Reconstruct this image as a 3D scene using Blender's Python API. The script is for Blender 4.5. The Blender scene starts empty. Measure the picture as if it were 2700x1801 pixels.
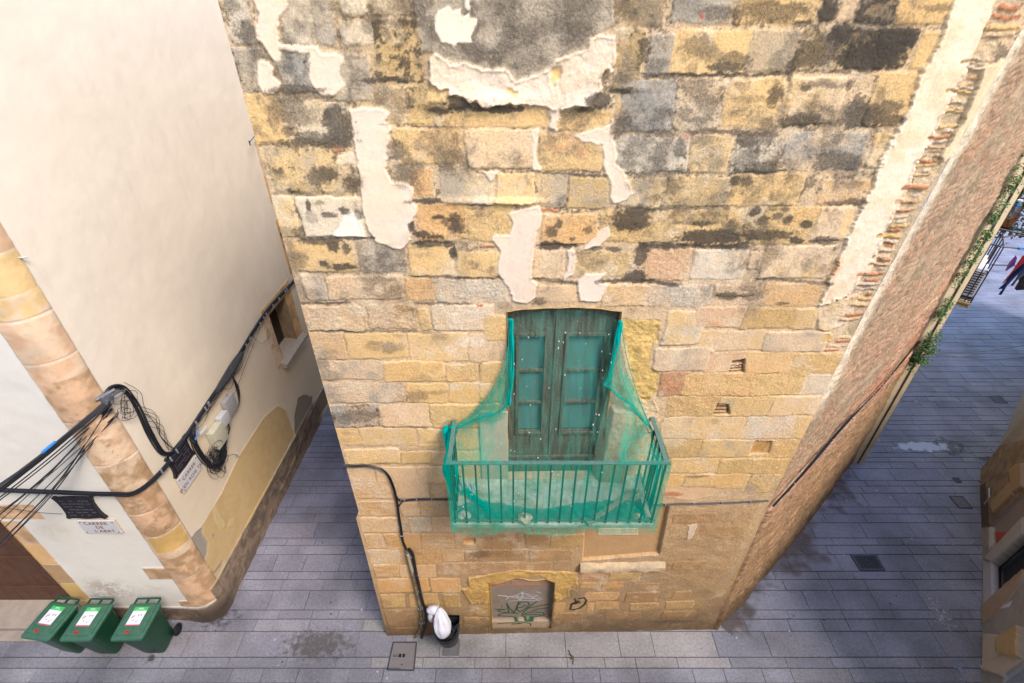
import bpy, math, random
import numpy as np
from mathutils import Vector, Matrix
random.seed(7)
R = math.radians
scene = bpy.context.scene
COL = scene.collection

# ------------------------------------------------------------ camera
CAMH = 9.3; PITCH = R(35.3); F = 1354.0; CX, CY = 1350.0, 900.5
cam = bpy.data.objects.new('camera', bpy.data.cameras.new('camera'))
COL.objects.link(cam); scene.camera = cam
cam.location = (0, 0, CAMH); cam.rotation_euler = (math.pi/2 - PITCH, 0, 0)
cam.data.sensor_width = 36; cam.data.lens = F/2700*36
cam.data.clip_start = .05; cam.data.clip_end = 300

# ------------------------------------------------------------ light
SUN_EL, SUN_AZ = R(52), R(136)
world = bpy.data.worlds.new('World'); scene.world = world; world.use_nodes = True
wn = world.node_tree; bg = wn.nodes['Background']
sky = wn.nodes.new('ShaderNodeTexSky'); sky.sky_type = 'NISHITA'; sky.sun_disc = False
sky.sun_elevation = SUN_EL; sky.sun_rotation = SUN_AZ
sky.air_density = 1.2; sky.dust_density = 1.5; sky.ozone_density = 1.0
wn.links.new(sky.outputs[0], bg.inputs[0]); bg.inputs[1].default_value = 0.15
sun = bpy.data.objects.new('sun', bpy.data.lights.new('sun', 'SUN')); COL.objects.link(sun)
sun.data.energy = 1.5; sun.data.angle = R(20); sun.data.color = (1, .93, .86)
_sd = Vector((math.sin(SUN_AZ)*math.cos(SUN_EL), math.cos(SUN_AZ)*math.cos(SUN_EL), math.sin(SUN_EL)))
sun.rotation_euler = _sd.to_track_quat('Z', 'Y').to_euler()
scene.view_settings.view_transform = 'Standard'; scene.view_settings.look = 'None'
scene.view_settings.gamma = 1; scene.view_settings.exposure = 1.46
scene.cycles.max_bounces = 8; scene.cycles.diffuse_bounces = 4; scene.cycles.transparent_max_bounces = 16
K = 1.42     # a display colour divided by K is the albedo of a surface in full open light

# ------------------------------------------------------------ maths
SP, CP = math.sin(PITCH), math.cos(PITCH)
def ray(x, y):
    u = (x-CX)/F; v = (y-CY)/F
    return np.array([u, CP - v*SP, -(SP + v*CP)])
CAM = np.array([0, 0, CAMH])
def hit(x, y, p, n):
    d = ray(x, y); n = np.array(n, float)
    return CAM + d*(np.dot(np.array(p, float)-CAM, n)/np.dot(d, n))
def ground(x, y, z=0.0):
    return hit(x, y, (0, 0, z), (0, 0, 1))
def atX(x, y, X): return hit(x, y, (X, 0, 0), (1, 0, 0))
def atY(x, y, Y): return hit(x, y, (0, Y, 0), (0, 1, 0))
FY0, FS = 4.35, 0.018
def fy(X): return FY0 + FS*X
def front(x, y, d=0.0):      # a point of the stone front, d metres proud of it
    return hit(x, y, (0, FY0-d, 0), (-FS, 1, 0))
A0 = np.array([-5.15, 4.75]); A1 = np.array([-4.88, 10.3])      # alley wall in plan
ADIR = (A1-A0)/np.linalg.norm(A1-A0); AN = np.array([ADIR[1], -ADIR[0]])
def alley(x, y, d=0.0):
    p = A0 + AN*d
    return hit(x, y, (p[0], p[1], 0), (AN[0], AN[1], 0))
LFY = 4.61                                                       # left front wall
def lfront(x, y, d=0.0): return atY(x, y, LFY-d)

def lin(c):
    c = np.array(c, float)/255.0
    return np.where(c <= .04045, c/12.92, ((c+.055)/1.055)**2.4)
def A(c): return np.clip(lin(c)/K, 0, .9)
def A4(c): return tuple(A(c)) + (1,)

# ------------------------------------------------------------ noise
_rng = np.random.RandomState(3)
_T = _rng.rand(8, 256, 256)
def vn(x, y, s=0):
    t = _T[s % 8]; o = (s*37) % 251
    xi = np.floor(x).astype(np.int64); yi = np.floor(y).astype(np.int64)
    fx = x-xi; fyy = y-yi; fx = fx*fx*(3-2*fx); fyy = fyy*fyy*(3-2*fyy)
    a = (xi+o) & 255; b = (yi+2*o) & 255; a1 = (a+1) & 255; b1 = (b+1) & 255
    return (t[b, a]*(1-fx)+t[b, a1]*fx)*(1-fyy) + (t[b1, a]*(1-fx)+t[b1, a1]*fx)*fyy
def fbm(x, y, sc, oc=4, s=0, g=.55):
    out = 0; amp = 1; tot = 0; f = 1.0/sc
    for i in range(oc):
        out = out + amp*vn(x*f+i*17.3, y*f+i*9.1, s+i); tot += amp; amp *= g; f *= 2.03
    return out/tot
def sst(a, b, x):
    t = np.clip((x-a)/(b-a), 0, 1); return t*t*(3-2*t)

# ------------------------------------------------------------ scene tree helpers
def tag(o, label=None, cat=None, group=None, kind=None):
    if label: o['label'] = label
    if cat: o['category'] = cat
    if group: o['group'] = group
    if kind: o['kind'] = kind
    return o
def empty(name, loc=(0, 0, 0), label=None, cat=None, group=None, rz=0):
    o = bpy.data.objects.new(name, None); COL.objects.link(o)
    o.location = tuple(loc); o.rotation_euler = (0, 0, rz); o.empty_display_size = .2
    return tag(o, label, cat, group)
class MB:
    def __init__(s): s.v = []; s.f = []; s.c = []
    def add(s, vs, fs):
        n = len(s.v); s.v += [tuple(map(float, v)) for v in vs]; s.f += [tuple(n+i for i in f) for f in fs]; return s
    def box(s, c, h, rz=0, rx=0, taper=1.0, M=None):
        vs = []
        m = Matrix.Rotation(rz, 3, 'Z') @ Matrix.Rotation(rx, 3, 'X')
        for z in (-1, 1):
            k = taper if z > 0 else 1
            for x, y in ((-1, -1), (1, -1), (1, 1), (-1, 1)):
                p = m @ Vector((x*h[0]*k, y*h[1]*k, z*h[2]))
                vs.append((p.x+c[0], p.y+c[1], p.z+c[2]))
        return s.add(vs, [(0, 3, 2, 1), (4, 5, 6, 7), (0, 1, 5, 4), (1, 2, 6, 5), (2, 3, 7, 6), (3, 0, 4, 7)])
    def tube(s, pts, r, n=6, closed=False):
        P = [Vector(p) for p in pts]; m = len(P); rings = []
        if m < 2: return s
        up = Vector((.13, .21, 1)).normalized(); base = len(s.v)
        for i, p in enumerate(P):
            t = (P[min(i+1, m-1)]-P[max(i-1, 0)])
            if t.length < 1e-9: t = Vector((0, 0, 1))
            t.normalize(); a = t.cross(up)
            if a.length < 1e-3: a = t.cross(Vector((1, 0, 0)))
            a.normalize(); b = t.cross(a); up = b.cross(t) if False else up
            rr = r[i] if isinstance(r, (list, tuple, np.ndarray)) else r
            for k in range(n):
                q = p + (a*math.cos(2*math.pi*k/n)+b*math.sin(2*math.pi*k/n))*rr
                s.v.append((q.x, q.y, q.z))
        for i in range(m-1):
            for k in range(n):
                k2 = (k+1) % n
                s.f.append((base+i*n+k, base+i*n+k2, base+(i+1)*n+k2, base+(i+1)*n+k))
        s.f.append(tuple(base+k for k in range(n))[::-1]); s.f.append(tuple(base+(m-1)*n+k for k in range(n)))
        return s
    def lathe(s, c, prof, n=20, a0=0, a1=2*math.pi):
        base = len(s.v); full = abs(a1-a0-2*math.pi) < 1e-6; m = n if full else n+1
        for r, z in prof:
            for k in range(m):
                a = a0+(a1-a0)*k/n; s.v.append((c[0]+r*math.cos(a), c[1]+r*math.sin(a), c[2]+z))
        for i in range(len(prof)-1):
            for k in range(n):
                k2 = (k+1) % m
                s.f.append((base+i*m+k, base+i*m+k2, base+(i+1)*m+k2, base+(i+1)*m+k))
        return s
    def prism(s, pts, vec):      # polygon (list of 3D points) extruded by vec
        n = len(pts); b = len(s.v); vec = Vector(vec)
        for p in pts: s.v.append(tuple(map(float, p)))
        for p in pts: q = Vector(tuple(map(float, p)))+vec; s.v.append(tuple(q))
        s.f.append(tuple(b+i for i in range(n))[::-1]); s.f.append(tuple(b+n+i for i in range(n)))
        for i in range(n): j = (i+1) % n; s.f.append((b+i, b+j, b+n+j, b+n+i))
        return s
    def build(s, name, mat, parent=None, bevel=0, smooth=False, sub=0, local=True):
        me = bpy.data.meshes.new(name)
        vs = s.v
        if parent is not None and local:
            inv = parent_matrix(parent).inverted(); vs = [tuple(inv @ Vector(v)) for v in s.v]
        me.from_pydata(vs, [], s.f); me.materials.append(mat); me.update()
        import bmesh
        bm = bmesh.new(); bm.from_mesh(me); bmesh.ops.recalc_face_normals(bm, faces=bm.faces)
        if bevel: bmesh.ops.bevel(bm, geom=[e for e in bm.edges if len(e.link_faces) == 2 and e.calc_face_angle(0) > .6], offset=bevel, segments=2, affect='EDGES', profile=.6)
        bm.to_mesh(me); bm.free()
        if smooth:
            me.polygons.foreach_set('use_smooth', [True]*len(me.polygons))
            try: me.set_sharp_from_angle(angle=R(40))
            except Exception: pass
        o = bpy.data.objects.new(name, me); COL.objects.link(o)
        if parent is not None: o.parent = parent
        if sub:
            m = o.modifiers.new('s', 'SUBSURF'); m.levels = sub; m.render_levels = sub
        return o
def parent_matrix(p):
    m = Matrix.LocRotScale(p.location, p.rotation_euler, p.scale)
    return parent_matrix(p.parent) @ m if p.parent else m
def part(o, parent):
    o.parent = parent; return o
def smooth_path(pts, n=8):
    P = [Vector(tuple(map(float, p))) for p in pts]; out = []
    for i in range(len(P)-1):
        p0 = P[max(i-1, 0)]; p1 = P[i]; p2 = P[i+1]; p3 = P[min(i+2, len(P)-1)]
        for k in range(n):
            t = k/n
            out.append(.5*((2*p1)+(p2-p0)*t+(2*p0-5*p1+4*p2-p3)*t*t+(3*p1-p0-3*p2+p3)*t**3))
    out.append(P[-1]); return out
def copy_tree(o, parent=None):
    c = o.copy(); COL.objects.link(c); c.parent = parent
    for ch in [x for x in bpy.data.objects if x.parent == o and x != c]: copy_tree(ch, c)
    return c

# ------------------------------------------------------------ materials
def N(nt, t, **kw):
    n = nt.nodes.new(t)
    for k, v in kw.items(): setattr(n, k, v)
    return n
def mat(name, col, rough=.7, metal=0, ns=0, nstr=.15, bump=0, bscale=60, spec=.4, var=None, streak=None):
    m = bpy.data.materials.new(name); m.use_nodes = True; nt = m.node_tree; b = nt.nodes['Principled BSDF']
    c = A4(col)
    b.inputs['Base Color'].default_value = c; b.inputs['Roughness'].default_value = rough
    b.inputs['Metallic'].default_value = metal; b.inputs['Specular IOR Level'].default_value = spec
    tc = N(nt, 'ShaderNodeTexCoord')
    if ns:
        n1 = N(nt, 'ShaderNodeTexNoise'); n1.inputs['Scale'].default_value = ns; n1.inputs['Detail'].default_value = 8; n1.inputs['Roughness'].default_value = .65
        if streak:
            mp_ = N(nt, 'ShaderNodeMapping'); mp_.inputs['Scale'].default_value = streak; nt.links.new(tc.outputs['Object'], mp_.inputs[0]); nt.links.new(mp_.outputs[0], n1.inputs['Vector'])
        else: nt.links.new(tc.outputs['Object'], n1.inputs['Vector'])
        r = N(nt, 'ShaderNodeValToRGB'); r.color_ramp.elements[0].position = .3; r.color_ramp.elements[1].position = .72
        c2 = A4(var) if var else tuple(min(1, x*(1-nstr*2)) for x in c[:3])+(1,)
        r.color_ramp.elements[0].color = c2; r.color_ramp.elements[1].color = c
        nt.links.new(n1.outputs['Fac'], r.inputs['Fac']); nt.links.new(r.outputs['Color'], b.inputs['Base Color'])
    if bump:
        n2 = N(nt, 'ShaderNodeTexNoise'); n2.inputs['Scale'].default_value = bscale; n2.inputs['Detail'].default_value = 6
        nt.links.new(tc.outputs['Object'], n2.inputs['Vector'])
        bp = N(nt, 'ShaderNodeBump'); bp.inputs['Strength'].default_value = bump; bp.inputs['Distance'].default_value = .02
        nt.links.new(n2.outputs['Fac'], bp.inputs['Height']); nt.links.new(bp.outputs['Normal'], b.inputs['Normal'])
    return m
def wall_mat(name, grain=.25, bump=.5, s1=45, s2=220):
    m = bpy.data.materials.new(name); m.use_nodes = True; nt = m.node_tree; b = nt.nodes['Principled BSDF']; L = nt.links.new
    at = N(nt, 'ShaderNodeAttribute'); at.attribute_name = 'Col'
    tc = N(nt, 'ShaderNodeTexCoord')
    n1 = N(nt, 'ShaderNodeTexNoise'); n1.inputs['Scale'].default_value = s1; n1.inputs['Detail'].default_value = 10; n1.inputs['Roughness'].default_value = .7
    n2 = N(nt, 'ShaderNodeTexNoise'); n2.inputs['Scale'].default_value = s2; n2.inputs['Detail'].default_value = 5
    L(tc.outputs['Object'], n1.inputs['Vector']); L(tc.outputs['Object'], n2.inputs['Vector'])
    mr = N(nt, 'ShaderNodeMapRange'); mr.inputs['From Min'].default_value = .3; mr.inputs['From Max'].default_value = .7
    mr.inputs['To Min'].default_value = -grain; mr.inputs['To Max'].default_value = grain*.95
    L(n1.outputs['Fac'], mr.inputs['Value'])
    rg0 = N(nt, 'ShaderNodeAttribute'); rg0.attribute_name = 'rough'
    rgc = N(nt, 'ShaderNodeMath', operation='MULTIPLY', use_clamp=True); L(rg0.outputs['Fac'], rgc.inputs[0]); rgc.inputs[1].default_value = .85
    mr2 = N(nt, 'ShaderNodeMath', operation='MULTIPLY_ADD'); L(mr.outputs[0], mr2.inputs[0]); L(rgc.outputs[0], mr2.inputs[1]); mr2.inputs[2].default_value = 1.0
    vm = N(nt, 'ShaderNodeVectorMath', operation='SCALE'); L(at.outputs['Color'], vm.inputs[0]); L(mr2.outputs[0], vm.inputs['Scale'])
    sa = N(nt, 'ShaderNodeAttribute'); sa.attribute_name = 'soot'
    n4 = N(nt, 'ShaderNodeTexNoise'); n4.inputs['Scale'].default_value = 58; n4.inputs['Detail'].default_value = 14; n4.inputs['Roughness'].default_value = .9; L(tc.outputs['Object'], n4.inputs['Vector'])
    sm = N(nt, 'ShaderNodeMath', operation='MULTIPLY_ADD'); L(sa.outputs['Fac'], sm.inputs[0]); sm.inputs[1].default_value = .47; L(n4.outputs['Fac'], sm.inputs[2])
    sr = N(nt, 'ShaderNodeMapRange', interpolation_type='SMOOTHSTEP'); sr.inputs[1].default_value = .63; sr.inputs[2].default_value = 1.0; sr.inputs[3].default_value = 0; sr.inputs[4].default_value = .84; L(sm.outputs[0], sr.inputs[0])
    sx = N(nt, 'ShaderNodeMix', data_type='RGBA'); L(sr.outputs[0], sx.inputs[0]); L(vm.outputs[0], sx.inputs[6]); sx.inputs[7].default_value = A4((78, 70, 62))
    L(sx.outputs[2], b.inputs['Base Color']); b.inputs['Roughness'].default_value = .92; b.inputs['Specular IOR Level'].default_value = .2
    rg = N(nt, 'ShaderNodeAttribute'); rg.attribute_name = 'rough'
    ad = N(nt, 'ShaderNodeMath', operation='ADD'); L(n1.outputs['Fac'], ad.inputs[0])
    ml = N(nt, 'ShaderNodeMath', operation='MULTIPLY'); L(n2.outputs['Fac'], ml.inputs[0]); ml.inputs[1].default_value = .45; L(ml.outputs[0], ad.inputs[1])
    bp = N(nt, 'ShaderNodeBump'); bp.inputs['Distance'].default_value = .02
    ms = N(nt, 'ShaderNodeMath', operation='MULTIPLY'); L(rg.outputs['Fac'], ms.inputs[0]); ms.inputs[1].default_value = bump; L(ms.outputs[0], bp.inputs['Strength'])
    L(ad.outputs[0], bp.inputs['Height']); L(bp.outputs['Normal'], b.inputs['Normal'])
    return m

# ------------------------------------------------------------ painted relief walls
TILES = {1: (580, 0, 3.485), 2: (1130, 0, 3.485), 3: (1680, 0, 3.485), 4: (640, 450, 3.485), 5: (1180, 450, 3.485), 6: (1700, 450, 3.485),
         7: (780, 850, 3.485), 8: (1680, 850, 3.485), 9: (880, 1250, 3.485), 10: (1430, 1250, 3.485), 'R': (1900, 0, 2.24), 'S': (0, 0, 1.0),
         'L': (0, 600, 2.24), 'M': (0, 1200, 2.609), 'Q': (0, 1350, 3.792), 'D': (0, 0, .8707)}
def T(t, x, y):
    a = TILES[t]; return a[0]+x/a[2], a[1]+y/a[2]
PAL = dict(y=(243, 204, 145), o=(241, 192, 136), p=(244, 212, 178), w=(238, 222, 202), g=(188, 175, 160), b=(176, 174, 172), d=(144, 126, 104),
           r=(238, 194, 156), k=(220, 184, 126), m=(198, 160, 120), P=(240, 217, 198), c=(222, 204, 182), O=(216, 148, 112), s=(88, 80, 72), z=(222, 208, 190))
PALL = {k: A(v) for k, v in PAL.items()}
def inpoly_sd(px, py, poly):
    d = np.full(px.shape, 1e9); s = np.ones(px.shape)
    n = len(poly)
    for i in range(n):
        ax, ay = poly[i]; bx, by = poly[(i+1) % n]
        ex, ey = bx-ax, by-ay; wx, wy = px-ax, py-ay
        L2 = ex*ex+ey*ey
        if L2 < 1e-12: continue
        t = np.clip((wx*ex+wy*ey)/L2, 0, 1); dx = wx-ex*t; dy = wy-ey*t
        d = np.minimum(d, dx*dx+dy*dy)
        c1 = py >= ay; c2 = py < by; c3 = ex*wy > ey*wx
        flip = (c1 & c2 & c3) | (~c1 & ~c2 & ~c3)
        s = np.where(flip, -s, s)
    return s*np.sqrt(d)
def blur(a, r, n=2):
    for _ in range(n):
        for ax in (0, 1):
            pad = [(0, 0)]*a.ndim; pad[ax] = (r+1, r)
            c = np.cumsum(np.pad(a, pad, mode='edge'), axis=ax)
            sl1 = [slice(None)]*a.ndim; sl2 = [slice(None)]*a.ndim; sl1[ax] = slice(2*r+1, None); sl2[ax] = slice(0, -(2*r+1))
            a = (c[tuple(sl1)]-c[tuple(sl2)])/(2*r+1)
    return a
class Wall:
    def __init__(w, U, Z, conv, base, seed=0):
        w.U, w.Z, w.conv, w.seed = U, Z, conv, seed
        w.col = np.zeros(U.shape+(3,)); w.col[:] = base
        w.h = np.zeros(U.shape); w.rg = np.ones(U.shape); w.sm = np.zeros(U.shape)
        w.wu = U + .022*(fbm(U, Z, .16, 3, seed+1)-.5)*2 + .010*(fbm(U, Z, .03, 2, seed+2)-.5)*2
        w.wz = Z + .020*(fbm(U, Z, .18, 3, seed+3)-.5)*2 + .010*(fbm(U, Z, .03, 2, seed+4)-.5)*2
        w.fine = fbm(U, Z, .035, 3, seed+5, .7); w.mid = fbm(U, Z, .14, 4, seed+6); w.big = fbm(U, Z, .6, 3, seed+7)
        w.spk = fbm(U, Z, .016, 2, seed+2, .8)
        w.mask_stone = np.zeros(U.shape)
    def win(w, u0, u1, z0, z1, m=.12):
        zr = w.Z[:, 0]
        i = np.where((zr > z0-m) & (zr < z1+m))[0]
        if len(i) == 0: return None
        sub = w.U[i[0]:i[-1]+1]
        ok = np.where(((sub > u0-m) & (sub < u1+m)).any(0))[0]
        if len(ok) == 0: return None
        return np.s_[i[0]:i[-1]+1, ok[0]:ok[-1]+1]
    def stone(w, t, x0, y0, x1, y1, c, soot=.1, rough=.35, pr=None, ck=1):
        X0, Y0 = T(t, x0, y0); X1, Y1 = T(t, x1, y1); xm, ym = (X0+X1)/2, (Y0+Y1)/2
        u0 = w.conv(X0, ym)[0]; u1 = w.conv(X1, ym)[0]; z1 = w.conv(xm, Y0)[1]; z0 = w.conv(xm, Y1)[1]
        W = w.win(u0, u1, z0, z1)
        if W is None: return
        rnd = random.random
        cu, cz = (u0+u1)/2, (z0+z1)/2; hu, hz = abs(u1-u0)/2-.001, abs(z1-z0)/2-.001
        sh = (rnd()-.5)*.10; du = w.wu[W]-cu; dz = w.wz[W]-cz
        du = du + dz*sh; dz = dz + du*(rnd()-.5)*.04
        r = min(.024, hz*.5)
        qx = np.abs(du)-hu+r; qz = np.abs(dz)-hz+r
        d = np.hypot(np.maximum(qx, 0), np.maximum(qz, 0))+np.minimum(np.maximum(qx, qz), 0)-r
        m = sst(.004, -.006, d); k1 = c[0]; k2 = c[-1]
        ca = PALL[k1]*(1+(rnd()-.5)*.10); cb = PALL[k2] if k1 != k2 else PALL[k1]*np.array([1.0, .93, .84])
        ga = (rnd()-.5)*2; q = np.clip(.5+(w.mid[W]-.5)*2.6+ga*(w.big[W]-.5)*2+(.25 if k1 != k2 else -.1), 0, 1)[..., None]
        cc = ca*q+cb*(1-q)
        cc = cc*(1+(w.fine[W]-.5)*.30)[..., None]
        pit = sst(.66-.10*rough, .74-.08*rough, w.spk[W]*.55+w.fine[W]*.45)*min(1, rough*1.1)*.55; cc = cc*(1-pit*.55)[..., None]
        if soot > 0:
            f = w.mid[W]*.45+w.fine[W]*.35+w.spk[W]*.2 + .10*sst(-.08, 0, d)
            th = .74-soot*.36
            sm = sst(th-.06, th+.14, f)*min(1, .55+soot*.6)
            cc = cc*(1-.35*sm[..., None])+PALL['s']*1.4*.35*sm[..., None]; w.sm[W] = w.sm[W]*(1-m)+sm*m
        else: w.sm[W] = w.sm[W]*(1-m)
        w.col[W] = w.col[W]*(1-m[..., None])+cc*m[..., None]
        pr = (-.002+.008*rnd()) if pr is None else pr
        hh = pr*sst(.003, -.009, d) + rough*.022*(w.mid[W]-.5)+rough*.016*(w.fine[W]-.5) + dz*(rnd()-.5)*.03
        w.h[W] = w.h[W]*(1-m)+(hh-pit*.008)*m
        w.rg[W] = w.rg[W]*(1-m)+(.5+rough*1.4)*m
        crack = np.exp(-((d-.003)/.0045)**2)*sst(.50, .62, w.mid[W]*.6+w.big[W]*.4+ga*.05)*.6*ck
        w.col[W] = w.col[W]*(1-crack[..., None])+PALL['s']*crack[..., None]*.9; w.h[W] -= crack*.007
    def pts(w, segs):
        out = []; t = 'S'
        for s in segs:
            if not isinstance(s, tuple): t = s; continue
            x, y = T(t, *s); p = w.conv(x, y); out.append((p[0], p[1]))
        return out
    def patch(w, segs, c, **k):
        k2 = dict(k); k2.update(warp=2.3, edge=.035, amt=.62, h=.002, rough=1.0, lip=0, rel=.008); k2.pop('tint', None); w.poly(segs, (238, 212, 182), **k2)
        w.poly(segs, c, **k)
    def poly(w, segs, c, h=.008, rough=.3, warp=1.0, edge=.006, seed=0, tint=None, rel=0, amt=1.0, lip=.004, wsoot=0):
        P = w.pts(segs) if segs and not isinstance(segs[0], np.ndarray) else segs
        us = [p[0] for p in P]; zs = [p[1] for p in P]
        W = w.win(min(us), max(us), min(zs), max(zs))
        if W is None: return
        U, Z = w.U[W], w.Z[W]
        uu = U+warp*(.05*(fbm(U, Z, .11, 3, 20+seed, .65)-.5)+.02*(w.spk[W]-.5)); zz = Z+warp*(.05*(fbm(U, Z, .11, 3, 24+seed, .65)-.5)+.02*(w.fine[W]-.5))
        d = -inpoly_sd(uu, zz, P)*1.0
        d = -d if False else d
        # sign: inpoly_sd negative inside
        d = -d
        m = sst(edge, -edge, d)*amt
        base = A(c) if not isinstance(c, str) else PALL[c]
        if c == 'P' and tint is None: tint = (241, 214, 190); rel = max(rel, .0035)
        cc = base*(1+(w.mid[W]-.5)*.12+(w.fine[W]-.5)*.10*(1+rough))[..., None]
        if tint is not None: q = sst(.36, .70, w.mid[W])[..., None]; cc = cc*(1-q)+(A(tint) if not isinstance(tint, str) else PALL[tint])*q
        w.sm[W] = w.sm[W]*(1-m)
        if wsoot: sm = (sst(.64-wsoot*.3, .74-wsoot*.3, w.mid[W]*.4+w.fine[W]*.3+w.spk[W]*.3))[..., None]*.85; cc = cc*(1-sm)+PALL['s']*1.2*sm
        w.col[W] = w.col[W]*(1-m[..., None])+cc*m[..., None]
        hh = h + rel*(w.mid[W]-.5)*2 + rel*.7*(w.fine[W]-.5) + lip*np.exp(-(np.abs(d+.008)/.008)**2)
        w.h[W] = w.h[W]*(1-m)+hh*m; w.rg[W] = w.rg[W]*(1-m)+rough*m
    def soot(w, t, x, y, rx, ry, s=.8, c='s', sharp=1.0):
        if t in (7, 9, 10) and c == 's': s = s*.68
        X, Y = T(t, x, y); sc = TILES[t][2]
        p = w.conv(X, Y); ru = abs(w.conv(X+rx/sc, Y)[0]-p[0]); rz = abs(w.conv(X, Y-ry/sc)[1]-p[1])
        if c == 's': ru *= 1.22; rz *= 1.3
        W = w.win(p[0]-ru, p[0]+ru, p[1]-rz, p[1]+rz, .1)
        if W is None: return
        r = np.hypot((w.wu[W]-p[0])/max(ru, .01), (w.wz[W]-p[1])/max(rz, .01))
        n = w.mid[W]*.3+w.fine[W]*.4+w.spk[W]*.3
        v = (1-r)*1.1+(n-.5)*2.0*sharp+.12
        m = (sst(-.1, .55, v)*sst(1.6, .8, r)*s)[..., None]
        if c == 's': w.sm[W] = np.maximum(w.sm[W], m[..., 0]*1.08); m = m*.38
        else: w.sm[W] *= (1-m[..., 0]*.8)
        cc = (PALL[c] if isinstance(c, str) else A(c))*(1+(w.fine[W]-.5)*.9)[..., None]
        w.col[W] = w.col[W]*(1-m)+cc*m
        w.h[W] += .004*(w.fine[W]-.3)*m[..., 0]
    def line(w, t, x0, y0, x1, y1, th, s=.8, c='s'):
        n = max(2, int(abs(x1-x0)/max(th*2.2, 12)))
        for i in range(n+1):
            f = i/n
            w.soot(t, x0+(x1-x0)*f, y0+(y1-y0)*f+random.uniform(-.2, .2)*th, max(th*2.0, abs(x1-x0)/n*.9), th*random.uniform(.8, 1.3), s*random.uniform(.75, 1), c)
    def stroke(w, pts, r, c, s=.9, soft=.008):     # sprayed or brushed line in wall coordinates
        us = [p[0] for p in pts]; zs = [p[1] for p in pts]
        W = w.win(min(us), max(us), min(zs), max(zs))
        if W is None: return
        U, Z = w.U[W], w.Z[W]; d = np.full(U.shape, 9.0)
        for (ax, ay), (bx, by) in zip(pts[:-1], pts[1:]):
            ex, ey = bx-ax, by-ay; L2 = ex*ex+ey*ey+1e-12
            t = np.clip(((U-ax)*ex+(Z-ay)*ey)/L2, 0, 1); d = np.minimum(d, np.hypot(U-ax-ex*t, Z-ay-ey*t))
        m = (sst(r+soft, r-soft*.6, d)*s)[..., None]; w.col[W] = w.col[W]*(1-m)+A(c)*m
    def bump(w, t, x, y, rx, ry, h, p=2):
        X, Y = T(t, x, y); sc = TILES[t][2]
        q = w.conv(X, Y); ru = abs(w.conv(X+rx/sc, Y)[0]-q[0]); rz = abs(w.conv(X, Y-ry/sc)[1]-q[1])
        W = w.win(q[0]-ru, q[0]+ru, q[1]-rz, q[1]+rz, .15)
        if W is None: return
        r = np.hypot((w.wu[W]-q[0])/ru, (w.wz[W]-q[1])/rz); w.h[W] += h*np.exp(-r**p)
    def build(w, name, pos, mt, parent, holes=()):
        """pos(U,Z,h) -> (x,y,z) arrays"""
        x, y, z = pos(w.U, w.Z, w.h); nz, nu = w.U.shape
        co = np.stack([x, y, z], -1).reshape(-1, 3)
        idx = np.arange(nz*nu).reshape(nz, nu)
        q = np.stack([idx[:-1, :-1], idx[:-1, 1:], idx[1:, 1:], idx[1:, :-1]], -1)
        keep = np.ones((nz-1, nu-1), bool)
        uc = (w.U[:-1, :-1]+w.U[1:, 1:])/2; zc = (w.Z[:-1, :-1]+w.Z[1:, 1:])/2
        for fn in holes: keep &= ~fn(uc, zc)
        q = q[keep].reshape(-1, 4)
        me = bpy.data.meshes.new(name); nf = len(q)
        inv = np.array(parent_matrix(parent).inverted()) if parent else np.eye(4)
        co = co @ inv[:3, :3].T + inv[:3, 3]
        me.vertices.add(len(co)); me.vertices.foreach_set('co', co.astype(np.float32).ravel())
        me.loops.add(nf*4); me.loops.foreach_set('vertex_index', q.ravel().astype(np.int32))
        me.polygons.add(nf); me.polygons.foreach_set('loop_start', np.arange(0, nf*4, 4, dtype=np.int32))
        try: me.polygons.foreach_set('loop_total', np.full(nf, 4, dtype=np.int32))
        except Exception: pass
        me.polygons.foreach_set('use_smooth', np.ones(nf, bool))
        at = me.color_attributes.new('Col', 'FLOAT_COLOR', 'POINT')
        rgba = np.ones((nz*nu, 4), np.float32); rgba[:, :3] = np.clip(w.col.reshape(-1, 3), .003, .95); at.data.foreach_set('color', rgba.ravel())
        a2 = me.attributes.new('rough', 'FLOAT', 'POINT'); a2.data.foreach_set('value', w.rg.astype(np.float32).ravel())
        a3 = me.attributes.new('soot', 'FLOAT', 'POINT'); a3.data.foreach_set('value', np.clip(w.sm, 0, 1.1).astype(np.float32).ravel())
        me.materials.append(mt); me.update(calc_edges=True); me.validate()
        o = bpy.data.objects.new(name, me); COL.objects.link(o)
        if parent: o.parent = parent
        return o
# ============================================================ STONE BUILDING, front wall
bld = empty('stone_building', (0.7, 4.4, 0), 'old yellow stone building with soot stains, pale plaster patches and one balcony', 'building')
STONE = wall_mat('weathered_stone', .30, .62, 50, 230)
def fconv(x, y):
    p = front(x, y); return p[0], p[2]
zr = np.arange(-.06, 9.95, .0105)
def uL(z): return np.interp(z, [0, 3.3, 3.45, 6, 9.3, 10], [-2.16, -2.12, -2.06, -2.07, -2.06, -2.07])
def uR(z): return np.interp(z, [0, 3.3, 6.5, 8.3, 9.5, 10], [3.50, 3.49, 3.57, 3.70, 3.80, 3.84])
na = 560; aa = np.linspace(0, 1, na)
Zg = np.repeat(zr[:, None], na, 1); Ug = uL(Zg)+aa[None]*(uR(Zg)-uL(Zg))
w = Wall(Ug, Zg, fconv, 0, 0)
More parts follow.
